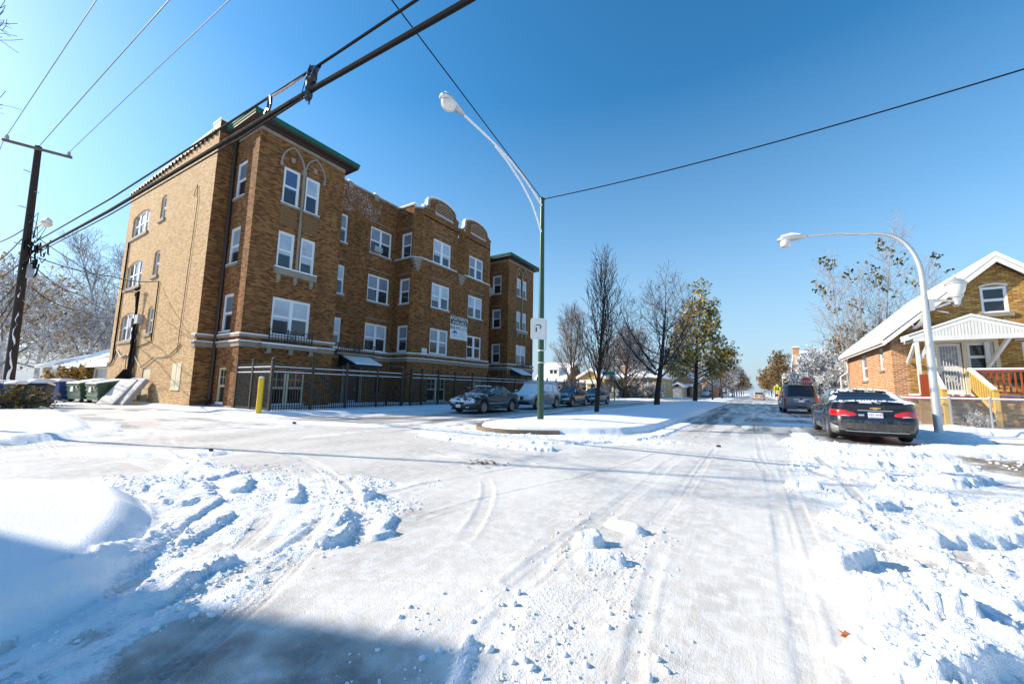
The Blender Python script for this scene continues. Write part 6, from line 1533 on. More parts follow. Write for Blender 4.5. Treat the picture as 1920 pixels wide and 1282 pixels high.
# ------------------------------------------------------------------ trees
class Tree:
    def __init__(s, seed): s.rng = random.Random(seed); s.tr = []; s.br = []; s.tips = []
    def limb(s, p, d, L, r, lvl, P):
        rng = s.rng; n = max(2, min(9, int(L / P['seg'][lvl]) + 1)); pts = [p.copy()]; rad = [r]; d = d.normalized(); rt = P['taper'][lvl]
        for i in range(n):
            w = P['wob'][lvl]; d = (d + Vector((rng.uniform(-w, w), rng.uniform(-w, w), rng.uniform(-w, w) + P['trop'][lvl]))).normalized()
            p = p + d * (L / n); pts.append(p); rad.append(r + (r * rt - r) * (i + 1) / n)
        (s.tr if lvl == 0 else s.br).append((pts, rad, lvl))
        last = lvl == P['levels']
        if lvl >= P['levels'] - 1: s.tips.append((pts, lvl))
        if last: return
        nb = P['n'][lvl]; nb = max(1, int(nb * rng.uniform(.8, 1.2) * (1 if lvl == 0 else min(1.3, L / P['ref'][lvl])))) if lvl else nb
        t0 = P['start'][lvl]; az = rng.uniform(0, 6.28)
        for k in range(nb):
            t = t0 + (1 - t0) * ((k + rng.random() * .8) / nb); t = min(t, .99)
            f = t * n; i = min(int(f), n - 1); q = pts[i].lerp(pts[i + 1], f - i); dd = (pts[i + 1] - pts[i]).normalized()
            az += 2.4 + rng.uniform(-.5, .5); ang = R(P['ang'][lvl] * rng.uniform(.75, 1.25) * (1 - .35 * t if lvl == 0 else 1))
            sd = dd.orthogonal().normalized(); sd = Matrix.Rotation(az, 3, dd) @ sd
            nd = (dd * cos(ang) + sd * sin(ang)).normalized()
            sh = P['shape'](t) if lvl == 0 else (1 - .45 * t)
            s.limb(q, nd, P['len'][lvl] * sh * rng.uniform(.75, 1.15), max(.006, rad[i] * P['rr'][lvl] * rng.uniform(.8, 1.1)), lvl + 1, P)
        if lvl == 0 or P.get('cont', True):
            if lvl < 2: s.limb(pts[-1], d, P['len'][lvl] * .5, rad[-1] * .9, lvl + 1, P)
def tubes(branches, sides=(8, 6, 4, 3, 3), rmin=0.0):
    V, Fc = [], []; base = 0
    for pts, rad, lvl in branches:
        k = sides[min(lvl, len(sides) - 1)]; P = np.array([tuple(p) for p in pts]); r = np.maximum(np.array(rad), rmin)
        T = np.empty_like(P); T[1:-1] = P[2:] - P[:-2]; T[0] = P[1] - P[0]; T[-1] = P[-1] - P[-2]; T /= np.sqrt((T * T).sum(1))[:, None] + 1e-9
        z0 = np.zeros(len(P))
        A = np.stack([T[:, 1], -T[:, 0], z0], 1) if abs(T[:, 2]).mean() < .85 else np.stack([z0, T[:, 2], -T[:, 1]], 1)
        A /= np.sqrt((A * A).sum(1))[:, None] + 1e-9
        B = np.stack([T[:, 1] * A[:, 2] - T[:, 2] * A[:, 1], T[:, 2] * A[:, 0] - T[:, 0] * A[:, 2], T[:, 0] * A[:, 1] - T[:, 1] * A[:, 0]], 1)
        th = np.arange(k) * 2 * pi / k
        ring = P[:, None, :] + r[:, None, None] * (A[:, None, :] * np.cos(th)[None, :, None] + B[:, None, :] * np.sin(th)[None, :, None])
        n = len(P); V.append(ring.reshape(-1, 3))
        i = np.arange(n - 1)[:, None] * k; j = np.arange(k)[None, :]; j2 = (j + 1) % k
        q = np.stack([i + j, i + j2, i + k + j2, i + k + j], -1).reshape(-1, 4) + base
        Fc.append(q); base += n * k
    return np.concatenate(V), np.concatenate(Fc)
def leaves(tree, prob, per, size, spread, cond=None, droop=.3):
    rng = np.random.default_rng(tree.rng.randint(0, 9999)); C = []
    for pts, lvl in tree.tips:
        for _ in range(per):
            if rng.random() > prob: continue
            f = rng.random() ** .6 * (len(pts) - 1.001); i = int(f); p = pts[i].lerp(pts[i + 1], f - i)
            if cond and not cond(p, rng): continue
            C.append((p.x, p.y, p.z))
    if not C: return None
    C = np.array(C) + rng.normal(0, spread, (len(C), 3)); n = len(C)
    a = rng.normal(0, 1, (n, 3)); a[:, 2] -= droop; a /= np.linalg.norm(a, axis=1)[:, None]; b = np.cross(a, rng.normal(0, 1, (n, 3))); b /= np.linalg.norm(b, axis=1)[:, None]
    s_ = size * rng.uniform(.6, 1.3, (n, 1)); a *= s_; b *= s_ * .62
    nb = np.cross(a, b); nb /= np.linalg.norm(nb, axis=1)[:, None] + 1e-9; fold = nb * s_ * .18
    V = np.stack([C - a, C - b * 1.0 - a * .1 + fold, C + a, C + b - a * .1 + fold], 1).reshape(-1, 3)
    return V, np.arange(n * 4).reshape(-1, 4)
SHP = dict(column=lambda t: 1.0 - .55 * t, spread=lambda t: .55 + 1.0 * sin(pi * min(1, .25 + t * .75)) * .7, cone=lambda t: 1.15 - .95 * t, vase=lambda t: 1.0, oval=lambda t: .35 + .9 * sin(pi * (t * .85 + .1)))
def P_(**k):
    d = dict(levels=3, seg=[.9, .5, .35, .25], wob=[.05, .12, .18, .25], trop=[.02, .06, .03, .02], taper=[.3, .25, .3, .4], n=[22, 8, 6, 0], ref=[1, 2.5, 1.0, 1], start=[.25, .2, .15, 0],
             ang=[55, 45, 45, 0], len=[3.5, 1.5, .7, 0], rr=[.45, .55, .6, 0], shape=SHP['spread']); d.update(k); return d
def make_tree(name, label, loc, seed, H, r, P, bmat, lv=None, lmat=None, rmin=.008, group=None, rz=0.0, trunks=1, lean=0.05, extra=None, cat='tree'):
    T = Tree(seed)
    for k in range(trunks):
        a = T.rng.uniform(0, 6.28) if trunks > 1 else 0; q = lean if trunks == 1 else lean + .12
        T.limb(Vector((0.18 * cos(a) * (trunks > 1), .18 * sin(a) * (trunks > 1), -.25)), Vector((q * cos(a), q * sin(a), 1)), H * T.rng.uniform(.85, 1), r * T.rng.uniform(.75, 1), 0, P)
    if extra: extra(T)
    t = thing(name, label, cat, loc, rz, group)
    v, f = tubes(T.tr, (12,)); np_mesh('trunk', v, f, bmat, t, True)
    v, f = tubes(T.br, (8, 6, 4, 3, 3), rmin); np_mesh('crown', v, f, bmat, t, True)
    if lv:
        q = leaves(T, **lv)
        if q: np_mesh('foliage', q[0], q[1], lmat, t, False)
    return t
M['bark_dark'] = bark('dark wet bark', (.045, .035, .028), .22)
M['bark_brown'] = bark('brown bark', (.085, .058, .042), .25)
M['bark_twig'] = bark('reddish brown twigs', (.12, .08, .06), .35)
M['bark_snowy'] = bark('bark under heavy snow', (.16, .13, .11), 1.0)
M['bark_grey'] = bark('pale grey bark', (.20, .165, .145), .55)
M['bark_pale'] = bark('pale birch bark', (.36, .325, .30), .12)
M['leaf_green'] = leafmat('late autumn leaves', [(.05, .07, .015), (.12, .13, .02), (.26, .21, .03), (.48, .34, .04), (.62, .44, .07), (.24, .2, .03), (.78, .79, .8)])
M['leaf_gold'] = leafmat('yellow leaves', [(.30, .15, .02), (.45, .24, .02), (.22, .15, .02), (.07, .06, .02)])
M['leaf_dark'] = leafmat('dark green and yellow leaves', [(.02, .03, .01), (.05, .06, .012), (.30, .20, .02), (.03, .04, .012)])
M['leaf_rust'] = leafmat('rust brown leaves', [(.16, .075, .03), (.24, .12, .05), (.10, .06, .03), (.75, .77, .8)])
M['leaf_snow'] = leafmat('leaves loaded with snow', [(.9, .91, .93), (.88, .9, .93), (.25, .17, .08), (.35, .26, .1), (.92, .93, .94), (.9, .9, .92)])

# median trees, nearest first
col = P_(levels=3, n=[46, 7, 4, 0], ang=[30, 22, 26, 0], len=[3.0, 1.2, .6, 0], start=[.17, .2, .2, 0], shape=lambda t: 1.05 - .62 * t, trop=[.0, .10, .06, .04], rr=[.32, .5, .6, 0], wob=[.03, .07, .12, .2], taper=[.12, .25, .3, .4])
make_tree('slim_tree', 'slim upright bare tree on the median behind the green lamp post', (-7.11, 19.74, .2), 11, 7.6, .145, col, M['bark_dark'], dict(prob=.006, per=1, size=.07, spread=.02), M['leaf_dark'], rmin=.009)
sp_ = P_(n=[21, 8, 6, 0], ang=[76, 48, 45, 0], len=[5.6, 2.1, .8, 0], start=[.22, .15, .1, 0], shape=lambda t: 1.1 - .75 * t, trop=[.0, .09, .05, .03], taper=[.15, .25, .3, .4], rr=[.42, .5, .6, 0])
def twin(T):                       # second leader bending off to the left
    T.limb(Vector((0, 0, 3.0)), Vector((-.8, .2, 1)), 6.6, .10, 0, sp2)
    T.limb(Vector((0, 0, 2.5)), Vector((-.6, -.5, .5)), 5.2, .09, 1, sp_)
    T.limb(Vector((0, 0, 2.8)), Vector((.9, -.1, .5)), 4.5, .08, 1, sp_)
sp2 = P_(n=[12, 8, 6, 0], ang=[60, 45, 45, 0], len=[2.6, 1.4, .7, 0], start=[.3, .15, .1, 0], shape=lambda t: 1.1 - .6 * t, trop=[.06, .09, .04, .03], taper=[.15, .25, .3, .4])
make_tree('bare_tree', 'spreading bare median tree with a thick dark trunk next to the leafy tree', (-7.08, 34.2, .2), 5, 9.3, .27, sp_, M['bark_dark'], dict(prob=.05, per=1, size=.12, spread=.03, cond=lambda p, g: p.z > 7.5), M['leaf_rust'], rmin=.009, extra=twin)
lf = P_(n=[36, 9, 5, 0], ang=[76, 50, 50, 0], len=[5.0, 2.0, .9, 0], start=[.20, .15, .1, 0], shape=lambda t: 1.05 - .85 * t, trop=[.0, .04, .0, -.02], taper=[.12, .25, .3, .4], rr=[.35, .5, .6, 0])
make_tree('leafy_tree', 'tall tree still full of green and yellow leaves on the median', (-6.14, 50.68, .2), 23, 11.5, .27, lf, M['bark_dark'], dict(prob=.8, per=3, size=.20, spread=.10, cond=lambda p, g: p.z > 2.9 and g.random() < 1.1 - .04 * p.z), M['leaf_green'], rmin=.014)
# street trees further along
rnd = P_(n=[16, 8, 6, 0], ang=[62, 45, 45, 0], len=[4.0, 1.9, .9, 0], start=[.24, .15, .1, 0], shape=lambda t: 1.0 - .45 * t, trop=[.0, .05, .02, .0], taper=[.2, .25, .3, .4], rr=[.5, .5, .6, 0])
G_ = 'street trees far down the left side'
ta = make_tree('street_tree', 'round brownish street tree with dark leaves near its top', (-5.6, 86, .1), 31, 7.6, .24, rnd, M['bark_twig'], dict(prob=.35, per=1, size=.2, spread=.08), M['leaf_rust'], rmin=.022, group=G_)
tb = make_tree('street_tree', 'snow flecked street tree just past the first far one', (-5.2, 97, .1), 37, 7.0, .22, rnd, M['bark_snowy'], dict(prob=.3, per=1, size=.22, spread=.1), M['leaf_snow'], rmin=.024, group=G_)
tc = make_tree('street_tree', 'rust leaved street tree in the far row', (-5.0, 112, .1), 41, 6.6, .2, rnd, M['bark_twig'], dict(prob=.8, per=2, size=.25, spread=.1), M['leaf_gold'], rmin=.026, group=G_)
td = make_tree('street_tree', 'leaf speckled upright tree between the leafy tree and the far row', (-5.9, 70, .1), 43, 8.6, .16, rnd, M['bark_twig'], dict(prob=.12, per=1, size=.17, spread=.1), M['leaf_dark'], rmin=.012)
def clone(src, label, loc, rz, sc, group=None):
    o = copy_tree(src); o.location = loc; o.rotation_euler = (0, 0, rz); o.scale = (sc, sc, sc); o['label'] = label
    if group: o['group'] = group
    elif 'group' in o: del o['group']
    return o
ords = ['fourth', 'fifth', 'sixth', 'seventh', 'eighth', 'ninth', 'tenth', 'eleventh', 'twelfth', 'thirteenth']
for k, (x, y, s_) in enumerate(((-5.1, 124, 1.0), (-4.9, 138, 1.05), (-4.7, 154, .95), (-4.6, 172, 1.1), (-4.4, 195, 1.0), (-9.5, 150, 1.1), (-10, 175, 1.1))):
    clone((ta, tc, tb)[k % 3], f'street tree in the far row on the median, {ords[k]} from the front', (x, y, .1), k * 1.7, s_, G_)
# trees before and behind the houses on the left
low = P_(n=[13, 10, 8, 0], ang=[64, 48, 50, 0], len=[7.0, 2.8, 1.3, 0], start=[.12, .15, .08, 0], shape=lambda t: 1.15 - .45 * t, trop=[.0, .07, .0, -.05], taper=[.35, .22, .3, .4], rr=[.62, .5, .6, 0], wob=[.06, .12, .2, .28])
make_tree('spreading_tree', 'low forking tree with wide snowy limbs in front of the yellow bungalow', (-18.4, 64.5, .1), 17, 7.5, .42, low, M['bark_brown'], None, None, rmin=.022)
vase = P_(n=[14, 9, 7, 0], ang=[34, 36, 40, 0], len=[7.5, 3.2, 1.4, 0], start=[.12, .25, .15, 0], shape=lambda t: 1.1 - .4 * t, trop=[.02, .05, .03, .02], taper=[.25, .22, .3, .4], rr=[.55, .5, .6, 0])
vase2 = dict(vase); vase2['n'] = [11, 7, 6, 0]
tm = make_tree('bare_tree', 'big multi stemmed bare tree behind the fence between red and yellow houses', (-33, 76, 0), 13, 14.5, .26, vase2, M['bark_brown'], None, None, rmin=.02, trunks=3)
weep = P_(n=[18, 11, 9, 0], ang=[58, 50, 55, 0], len=[7.5, 3.0, 1.6, 0], start=[.2, .15, .08, 0], shape=lambda t: 1.05 - .5 * t, trop=[.0, .02, -.08, -.15], taper=[.3, .22, .3, .4], rr=[.55, .5, .6, 0])
tw = make_tree('weeping_tree', 'dense reddish brown weeping tree rising behind the yellow bungalow', (-25.5, 92, 0), 19, 13.0, .45, weep, M['bark_twig'], None, None, rmin=.034)
clone(tw, 'brown haze of twigs behind the yellow gabled house', (-36, 104, 0), 2.0, .8, 'bare trees behind the left houses')
clone(tm, 'bare tree crown over the dark brick house beyond the fence', (-21, 128, 0), 1.0, .75, 'bare trees behind the left houses')
clone(tw, 'brown tree behind the bright orange brick house', (-17, 142, 0), 3.0, .7, 'bare trees behind the left houses')
# right side
bir = P_(n=[22, 6, 4, 0], ang=[42, 38, 40, 0], len=[4.3, 1.8, .8, 0], start=[.30, .2, .15, 0], shape=lambda t: 1.05 - .6 * t, trop=[.01, .05, .03, .0], taper=[.15, .25, .3, .4], rr=[.36, .5, .6, 0], wob=[.035, .1, .16, .22])
for k, (x, y, h, lx_, lb_) in enumerate(((7.6, 47, 13.5, -.16, 'pale slender birch leaning over the street behind the golden brick house'), (8.6, 48, 13.0, -.02, 'pale slender birch with leaf clusters, second of the group'), (9.6, 47.5, 15.5, .06, 'tallest pale birch behind the snowy roof'), (11.4, 48, 12.0, .10, 'pale birch nearest the silver lamp post'))):
    T0 = make_tree('birch_tree', lb_, (x, y, 0), 50 + k, h, .13, bir, M['bark_pale'], dict(prob=.42, per=4, size=.18, spread=.11, cond=lambda p, g: (sin(p.x * 1.9 + p.z * 1.3) + sin(p.y * 1.5 - p.z * .8)) > 1.38 and p.z > 5), M['leaf_dark'], rmin=.011, group='birches behind the golden brick house', lean=0.02)
    T0.rotation_euler = (0, lx_, 0)
sn_t = P_(n=[16, 10, 7, 0], ang=[62, 50, 50, 0], len=[2.7, 1.3, .7, 0], start=[.15, .15, .1, 0], shape=lambda t: 1.1 - .5 * t, trop=[.0, .02, -.03, -.06], taper=[.3, .25, .3, .4], rr=[.5, .5, .6, 0])
ts = make_tree('snowy_tree', 'short tree white with clinging snow between the silver SUV and the stop sign', (5.0, 53, 0), 61, 4.6, .16, sn_t, M['bark_snowy'], dict(prob=.7, per=2, size=.13, spread=.1), M['leaf_snow'], rmin=.02, group='snow laden trees on the right')
clone(ts, 'snow laden tree directly behind the stop sign', (7.0, 55, 0), 2.1, 1.12, 'snow laden trees on the right')
clone(ts, 'snow laden tree against the orange brick side wall end', (8.6, 52, 0), 4.0, .95, 'snow laden trees on the right')
clone(ts, 'snow laden tree in front of the pale stucco house', (6.2, 60, 0), 5.0, 1.2, 'snow laden trees on the right')
tg = make_tree('golden_tree', 'bare tree with scattered golden leaves above the snow laden trees', (9.5, 58, 0), 67, 8.5, .25, rnd, M['bark_brown'], dict(prob=.35, per=2, size=.2, spread=.12), M['leaf_gold'], rmin=.018)
te = make_tree('round_tree', 'round topped tree with dull gold leaves before the pink brick house', (4.6, 100, 0), 71, 8.6, .28, rnd, M['bark_brown'], dict(prob=.5, per=2, size=.24, spread=.15), M['leaf_gold'], rmin=.026)
clone(te, 'golden brown tree beyond the pink brick house', (4.6, 125, 0), 1, .9, 'street trees far down the right side'); clone(tc, 'rust leaved tree beyond the white fronted house at the street end', (4.4, 150, 0), 2, 1.1, 'street trees far down the right side'); clone(tb, 'pale twiggy tree beyond the rust leaved one at the street end', (4.4, 180, 0), 3, 1.2, 'street trees far down the right side')
# behind the alley
ra_ = make_tree('bare_tree', 'big bare tree with upswept grey branches beside the apartment building', (-84, 18.5, 0), 81, 21.0, .36, vase, M['bark_grey'], None, None, rmin=.02, trunks=2)
st2 = P_(n=[15, 10, 8, 0], ang=[66, 50, 50, 0], len=[8.0, 3.2, 1.5, 0], start=[.25, .12, .08, 0], shape=lambda t: 1.1 - .45 * t, trop=[.0, .03, -.02, -.05], taper=[.3, .22, .3, .4], rr=[.55, .5, .6, 0])
make_tree('snowy_tree', 'tree thick with white snowy twigs above the alley garages', (-82, 15.5, 0), 83, 11.0, .4, st2, M['bark_snowy'], dict(prob=.12, per=1, size=.2, spread=.1), M['leaf_gold'], rmin=.024)
make_tree('golden_tree', 'dark trunked tree with yellow leaves and snow at the far end of the garages', (-80, 10.2, 0), 87, 11.5, .4, st2, M['bark_snowy'], dict(prob=.4, per=1, size=.22, spread=.15), M['leaf_gold'], rmin=.022)
make_tree('bare_tree', 'snow dusted tree with orange leaves behind the timber pole', (-68, 6.2, 0), 89, 11.0, .35, st2, M['bark_snowy'], dict(prob=.4, per=1, size=.2, spread=.12), M['leaf_gold'], rmin=.02)
# tree at the left edge of the photograph, its trunk out of frame, its shadow across the road
edge = P_(n=[15, 7, 5, 0], ang=[92, 50, 45, 0], len=[2.7, 1.4, .8, 0], start=[.66, .2, .15, 0], shape=lambda t: 1.1 - .5 * t, trop=[.0, .05, .03, .0], taper=[.3, .25, .3, .4], rr=[.45, .5, .6, 0], wob=[.04, .14, .25, .35])
make_tree('bare_tree', 'bare tree reaching thin twisted twigs into the upper left corner', (-20.0, -.35, .1), 93, 14.5, .12, edge, M['bark_dark'], None, None, rmin=.008)

# shrubs
shr = P_(levels=2, n=[12, 9, 0], ang=[50, 45, 0], len=[.9, .4, 0], start=[.05, .1, 0], seg=[.3, .2, .15], wob=[.15, .2, .25], trop=[.05, .03, 0], taper=[.4, .4, .5], ref=[1, .7, 1], rr=[.6, .6, 0], shape=lambda t: 1 - .3 * t)
def shrub(label, loc, seed, h, lv, lm, bm='bark_brown', group=None, n=5):
    return make_tree('shrub', label, loc, seed, h, .03, shr, M[bm], lv, lm, rmin=.006, trunks=n, lean=.35, cat='shrub', group=group)
sb = shrub('leafy shrub with yellow green leaves in front of the dark bins', (-27.6, 2.9, 0), 3, .8, dict(prob=.5, per=2, size=.075, spread=.06), M['leaf_dark'], n=9); sb.scale = (1.25, 1.25, .95)
shrub('yellow leaved bush between the brown and white garages', (-47.6, 8.3, 0), 5, 2.6, dict(prob=.9, per=3, size=.12, spread=.12), M['leaf_gold'])
sbs = shrub('snow capped shrub by the yellow bungalow front window', (-17.8, 68.6, 0), 7, 1.3, dict(prob=.95, per=5, size=.13, spread=.08), M['leaf_snow'], 'bark_snowy', 'snowy shrubs before the bungalow', 7)
for k, (x, y, s_, l_) in enumerate(((-19.6, 68.5, .9, 'low snow capped shrub left of the bungalow window'), (-16.2, 68.4, 1.0, 'round snow capped shrub under the bungalow window'), (-14.6, 68.2, 1.5, 'tall snow capped shrub at the bungalow corner'), (-21.6, 62.6, 1.5, 'snow covered bush at the end of the iron fence'), (-20.0, 62.0, 1.1, 'small snowy bush beside the green sign pole'), (-14.9, 94, 1.6, 'snowy shrub before the buff brick house'))):
    clone(sbs, l_, (x, y, 0), k * 1.3, s_, 'snowy shrubs before the bungalow')
sr = shrub('small snow blobbed shrub behind the chain link fence', (7.4, 22.8, .1), 9, .42, dict(prob=.5, per=2, size=.06, spread=.03), M['leaf_snow'], 'bark_snowy'); sr.scale = (.5, .5, .8)
# ------------------------------------------------------------------ ground: one height field cut into road, median and lawns
def vn(x, y, seed=0):
    xi, yi = np.floor(x).astype(np.int64), np.floor(y).astype(np.int64); fx, fy = x - xi, y - yi; u, v = fx * fx * (3 - 2 * fx), fy * fy * (3 - 2 * fy)
    def h(a, b):
        n = (a * 374761393 + b * 668265263 + seed * 974711) & 0x7fffffff; n = ((n ^ (n >> 13)) * 1274126177) & 0x7fffffff; n = n ^ (n >> 16); return (n & 0xffff) / 65535.0
    return (h(xi, yi) * (1 - u) + h(xi + 1, yi) * u) * (1 - v) + (h(xi, yi + 1) * (1 - u) + h(xi + 1, yi + 1) * u) * v
def fbm(x, y, sc, oc=4, seed=0, gain=.5):
    t = 0; a = 1; tot = 0
    for o in range(oc): t = t + a * vn(x * sc + o * 17.3, y * sc - o * 9.1, seed + o); tot += a; a *= gain; sc *= 2.03
    return t / tot
def ss(a, b, x): t = np.clip((x - a) / (b - a), 0, 1); return t * t * (3 - 2 * t)
def sdf(poly, x, y):
    """signed distance, positive inside"""
    d = np.full(x.shape, 1e9); ins = np.zeros(x.shape, bool); n = len(poly)
    for i in range(n):
        ax, ay = poly[i]; bx, by = poly[(i + 1) % n]; ex, ey = bx - ax, by - ay
        t = np.clip(((x - ax) * ex + (y - ay) * ey) / (ex * ex + ey * ey), 0, 1); d = np.minimum(d, (x - ax - t * ex) ** 2 + (y - ay - t * ey) ** 2)
        c = (ay > y) != (by > y)
        with np.errstate(divide='ignore', invalid='ignore'): c &= x < (ex * (y - ay) / (ey if ey else 1e-9) + ax)
        ins ^= c
    return np.where(ins, np.sqrt(d), -np.sqrt(d))
def pl_dist(pts, x, y):
    d = np.full(x.shape, 1e9)
    for (ax, ay), (bx, by) in zip(pts, pts[1:]):
        ex, ey = bx - ax, by - ay; t = np.clip(((x - ax) * ex + (y - ay) * ey) / (ex * ex + ey * ey + 1e-9), 0, 1); d = np.minimum(d, np.hypot(x - ax - t * ex, y - ay - t * ey))
    return d
MED_N = [(-8.0, 52), (-8.05, 13), (-8.2, 11.6), (-8.05, 10.8), (-7.6, 10.25), (-6.95, 10.02), (-6.2, 10.12), (-5.4, 10.6), (-4.3, 11.35), (-3.5, 12.2), (-3.05, 13.4), (-2.9, 15), (-2.95, 51), (-3.6, 53), (-5.5, 53.8), (-7.4, 53)]
MED_S = [(-3.2, -30), (-3.1, -.6), (-3.22, .35), (-3.5, .84), (-3.92, 1.08), (-4.5, 1.34), (-5.16, 1.55), (-5.95, 1.66), (-6.6, 1.55), (-7.3, 1.2), (-7.75, .6), (-8, -.5), (-8, -30)]
MED_2 = [(-3.3, 63), (-3.2, 330), (-7.5, 330), (-7.4, 63)]
LAWN_SW = [(-300, 4.4), (-31, 4.4), (-22, 3.95), (-17.5, 3.5), (-15.4, 3.15), (-14.4, 2.7), (-13.4, 2.1), (-12.9, 1.2), (-12.8, -40), (-300, -40)]
BLK_NW = [(-300, 8.8), (-27, 8.0), (-19.6, 8.0), (-17.5, 8.9), (-16.6, 10.5), (-16.3, 13), (-16.3, 50), (-18, 52), (-300, 52)]
BLK_NW2 = [(-300, 61.5), (-14, 61.5), (-12.3, 63), (-12.2, 420), (-300, 420)]
BLK_NE = [(300, 13.2), (7, 13.5), (5.4, 14.1), (4.5, 15.2), (4.1, 17), (4.0, 51), (5.5, 53), (300, 53)]
BLK_NE2 = [(300, 62), (5.4, 62), (3.9, 64), (3.9, 420), (300, 420)]
def axis(f0, f1, st, lo, hi, g):
    a = list(np.arange(f0, f1, st)); s_ = st; x = a[-1]
    while x < hi: s_ = min(s_ * g, 25); x += s_; a.append(x)
    s_ = st; x = a[0]; b = []
    while x > lo: s_ = min(s_ * g, 25); x -= s_; b.append(x)
    return np.array(b[::-1] + a)
GX = axis(-7.0, 4.2, .022, -300, 300, 1.03); GY = axis(.3, 6.5, .02, -30, 420, 1.011)
X, Y = np.meshgrid(GX, GY); 
d_mn, d_ms, d_m2, d_sw, d_nw, d_nw2, d_ne, d_ne2 = [sdf(p, X, Y) for p in (MED_N, MED_S, MED_2, LAWN_SW, BLK_NW, BLK_NW2, BLK_NE, BLK_NE2)]
wig = (fbm(X, Y, 2.2, 3, 5) - .5)
Hh = np.zeros_like(X)
Hh += .20 * ss(-.02, .22, d_mn + .10 * wig * ss(10.5, 12, Y)) + .09 * ss(.2, 2.6, d_mn)
Hh += .23 * ss(-.10, .30, d_ms) + .10 * ss(.1, 1.6, d_ms)
for d in (d_m2, d_sw, d_nw, d_nw2, d_ne, d_ne2): Hh += .13 * ss(-.1, .35, d + .25 * wig)
isl = np.maximum.reduce([d_mn, d_ms, d_m2, d_sw, d_nw, d_nw2, d_ne, d_ne2])
road = isl < 0
# rough ploughed snow versus packed ice
right = ss(.30, .85, X + .55 * (fbm(X, Y, .8, 3, 9) - .5)) * ss(16.5, 13, Y + 2 * wig)
left = ss(2.6, 1.2, np.hypot((X + 4.5) / 1.5, (Y - 2.0) / 1.0) + 1.2 * wig) * ss(-2.6, -3.2, X + .5 * wig + .35 * (Y - 1.5))
mid = ss(.85, .2, np.abs(X + 1.1 + .1 * (Y - 3)) + .9 * wig) * ss(4.8, 3.6, Y) * .34
nose = ss(2.2, .6, np.abs(d_mn + .9) + wig) * ss(12.5, 11, Y) * .85
alley = ss(.5, 1.0, fbm(X, Y, .55, 3, 21) + .25) * ss(-9, -15, X) * .8
lane = ss(.45, .7, fbm(X * 3, Y * .6, .5, 3, 31)) * ss(-8, -9.5, X) * .7
rough = np.clip(np.maximum.reduce([right, left, mid, nose, alley, lane * .8]), 0, 1)
rough = np.where(road, rough, 0)
f1, f2, f3 = fbm(X, Y, 1.6, 5, 3), fbm(X, Y, 5.5, 4, 13), fbm(X, Y, 17, 3, 23)
def plates(cell, seed, prob, warp=.35):
    """broken crust: random angular plates, value = random lift of the plate under each point"""
    x = X / cell + warp * (fbm(X, Y, 2 / cell, 2, seed) - .5) * 2; y = Y / cell + warp * (fbm(X, Y, 2 / cell, 2, seed + 9) - .5) * 2
    xi, yi = np.floor(x).astype(np.int64), np.floor(y).astype(np.int64); b1 = np.full(X.shape, 9.); b2 = b1.copy(); lift = np.zeros(X.shape)
    def h(a, b, k):
        n = (a * 374761393 + b * 668265263 + (seed + k) * 974711) & 0x7fffffff; n = ((n ^ (n >> 13)) * 1274126177) & 0x7fffffff; return ((n ^ (n >> 16)) & 0xffff) / 65535.0
    for i in (-1, 0, 1):
        for j in (-1, 0, 1):
            a, b = xi + i, yi + j; px_, py_ = a + h(a, b, 1), b + h(a, b, 2); dd = np.hypot(x - px_, y - py_); r = h(a, b, 3); v = np.where(r < prob, .35 + .65 * h(a, b, 4), 0) + (x - px_) * .45 * (h(a, b, 5) - .5)
            n1 = dd < b1; b2 = np.where(n1, b1, np.minimum(b2, dd)); lift = np.where(n1, np.where(r < prob, v, 0), lift); b1 = np.where(n1, dd, b1)
    return np.clip(lift, 0, 2) * ss(0, .16, b2 - b1)
pA, pB, pC = plates(.36, 3, .30), plates(.16, 17, .34), plates(.075, 29, .38)
near = ss(14, 5, Y)
dens = ss(.40, .62, f1)
f4 = fbm(X, Y, 38, 2, 33)
fine = ss(13, 9, Y) * ss(-11, -8, X)
Hh += rough * np.where(X < -2, .45, .6) * (.05 * (f1 - .4) + .022 * (f2 - .4) + fine * (.022 * np.abs(f3 - .5) * 2 * ss(.38, .6, f2) + .009 * (f4 - .5)))
Hh += rough * right * (.030 * pA * ss(.49, .62, f1) + .018 * pB * (.1 + dens) * ss(.42, .55, f2) + .016 * pC * (.3 + dens))
Hh += rough * (1 - right) * (.024 * pB * ss(.48, .62, f1) + .013 * pC * (.25 + dens))
th_ = np.arctan2(Y + 2.6, X + 8.4)
Hh += left * road * .042 * (fbm(np.hypot(X + 8.4, Y + 2.6) * 3.2, th_ * 2.2, 1.3, 4, 61) - .45)
Hh += (road * (1 - rough)) * (.007 * (fbm(X * 2.2, Y * .9, 2.5, 4, 41) - .5) + .0035 * (f3 - .5))
Hh += (~road) * (.03 * (fbm(X, Y, .7, 3, 51) - .5) + .018 * (f2 - .5) * np.where(d_ms > .1, .0, np.where(d_mn > 0, .25, 1.3)))
Hh += .05 * np.clip(d_nw + 1.5, 0, 4) / 4 * 0
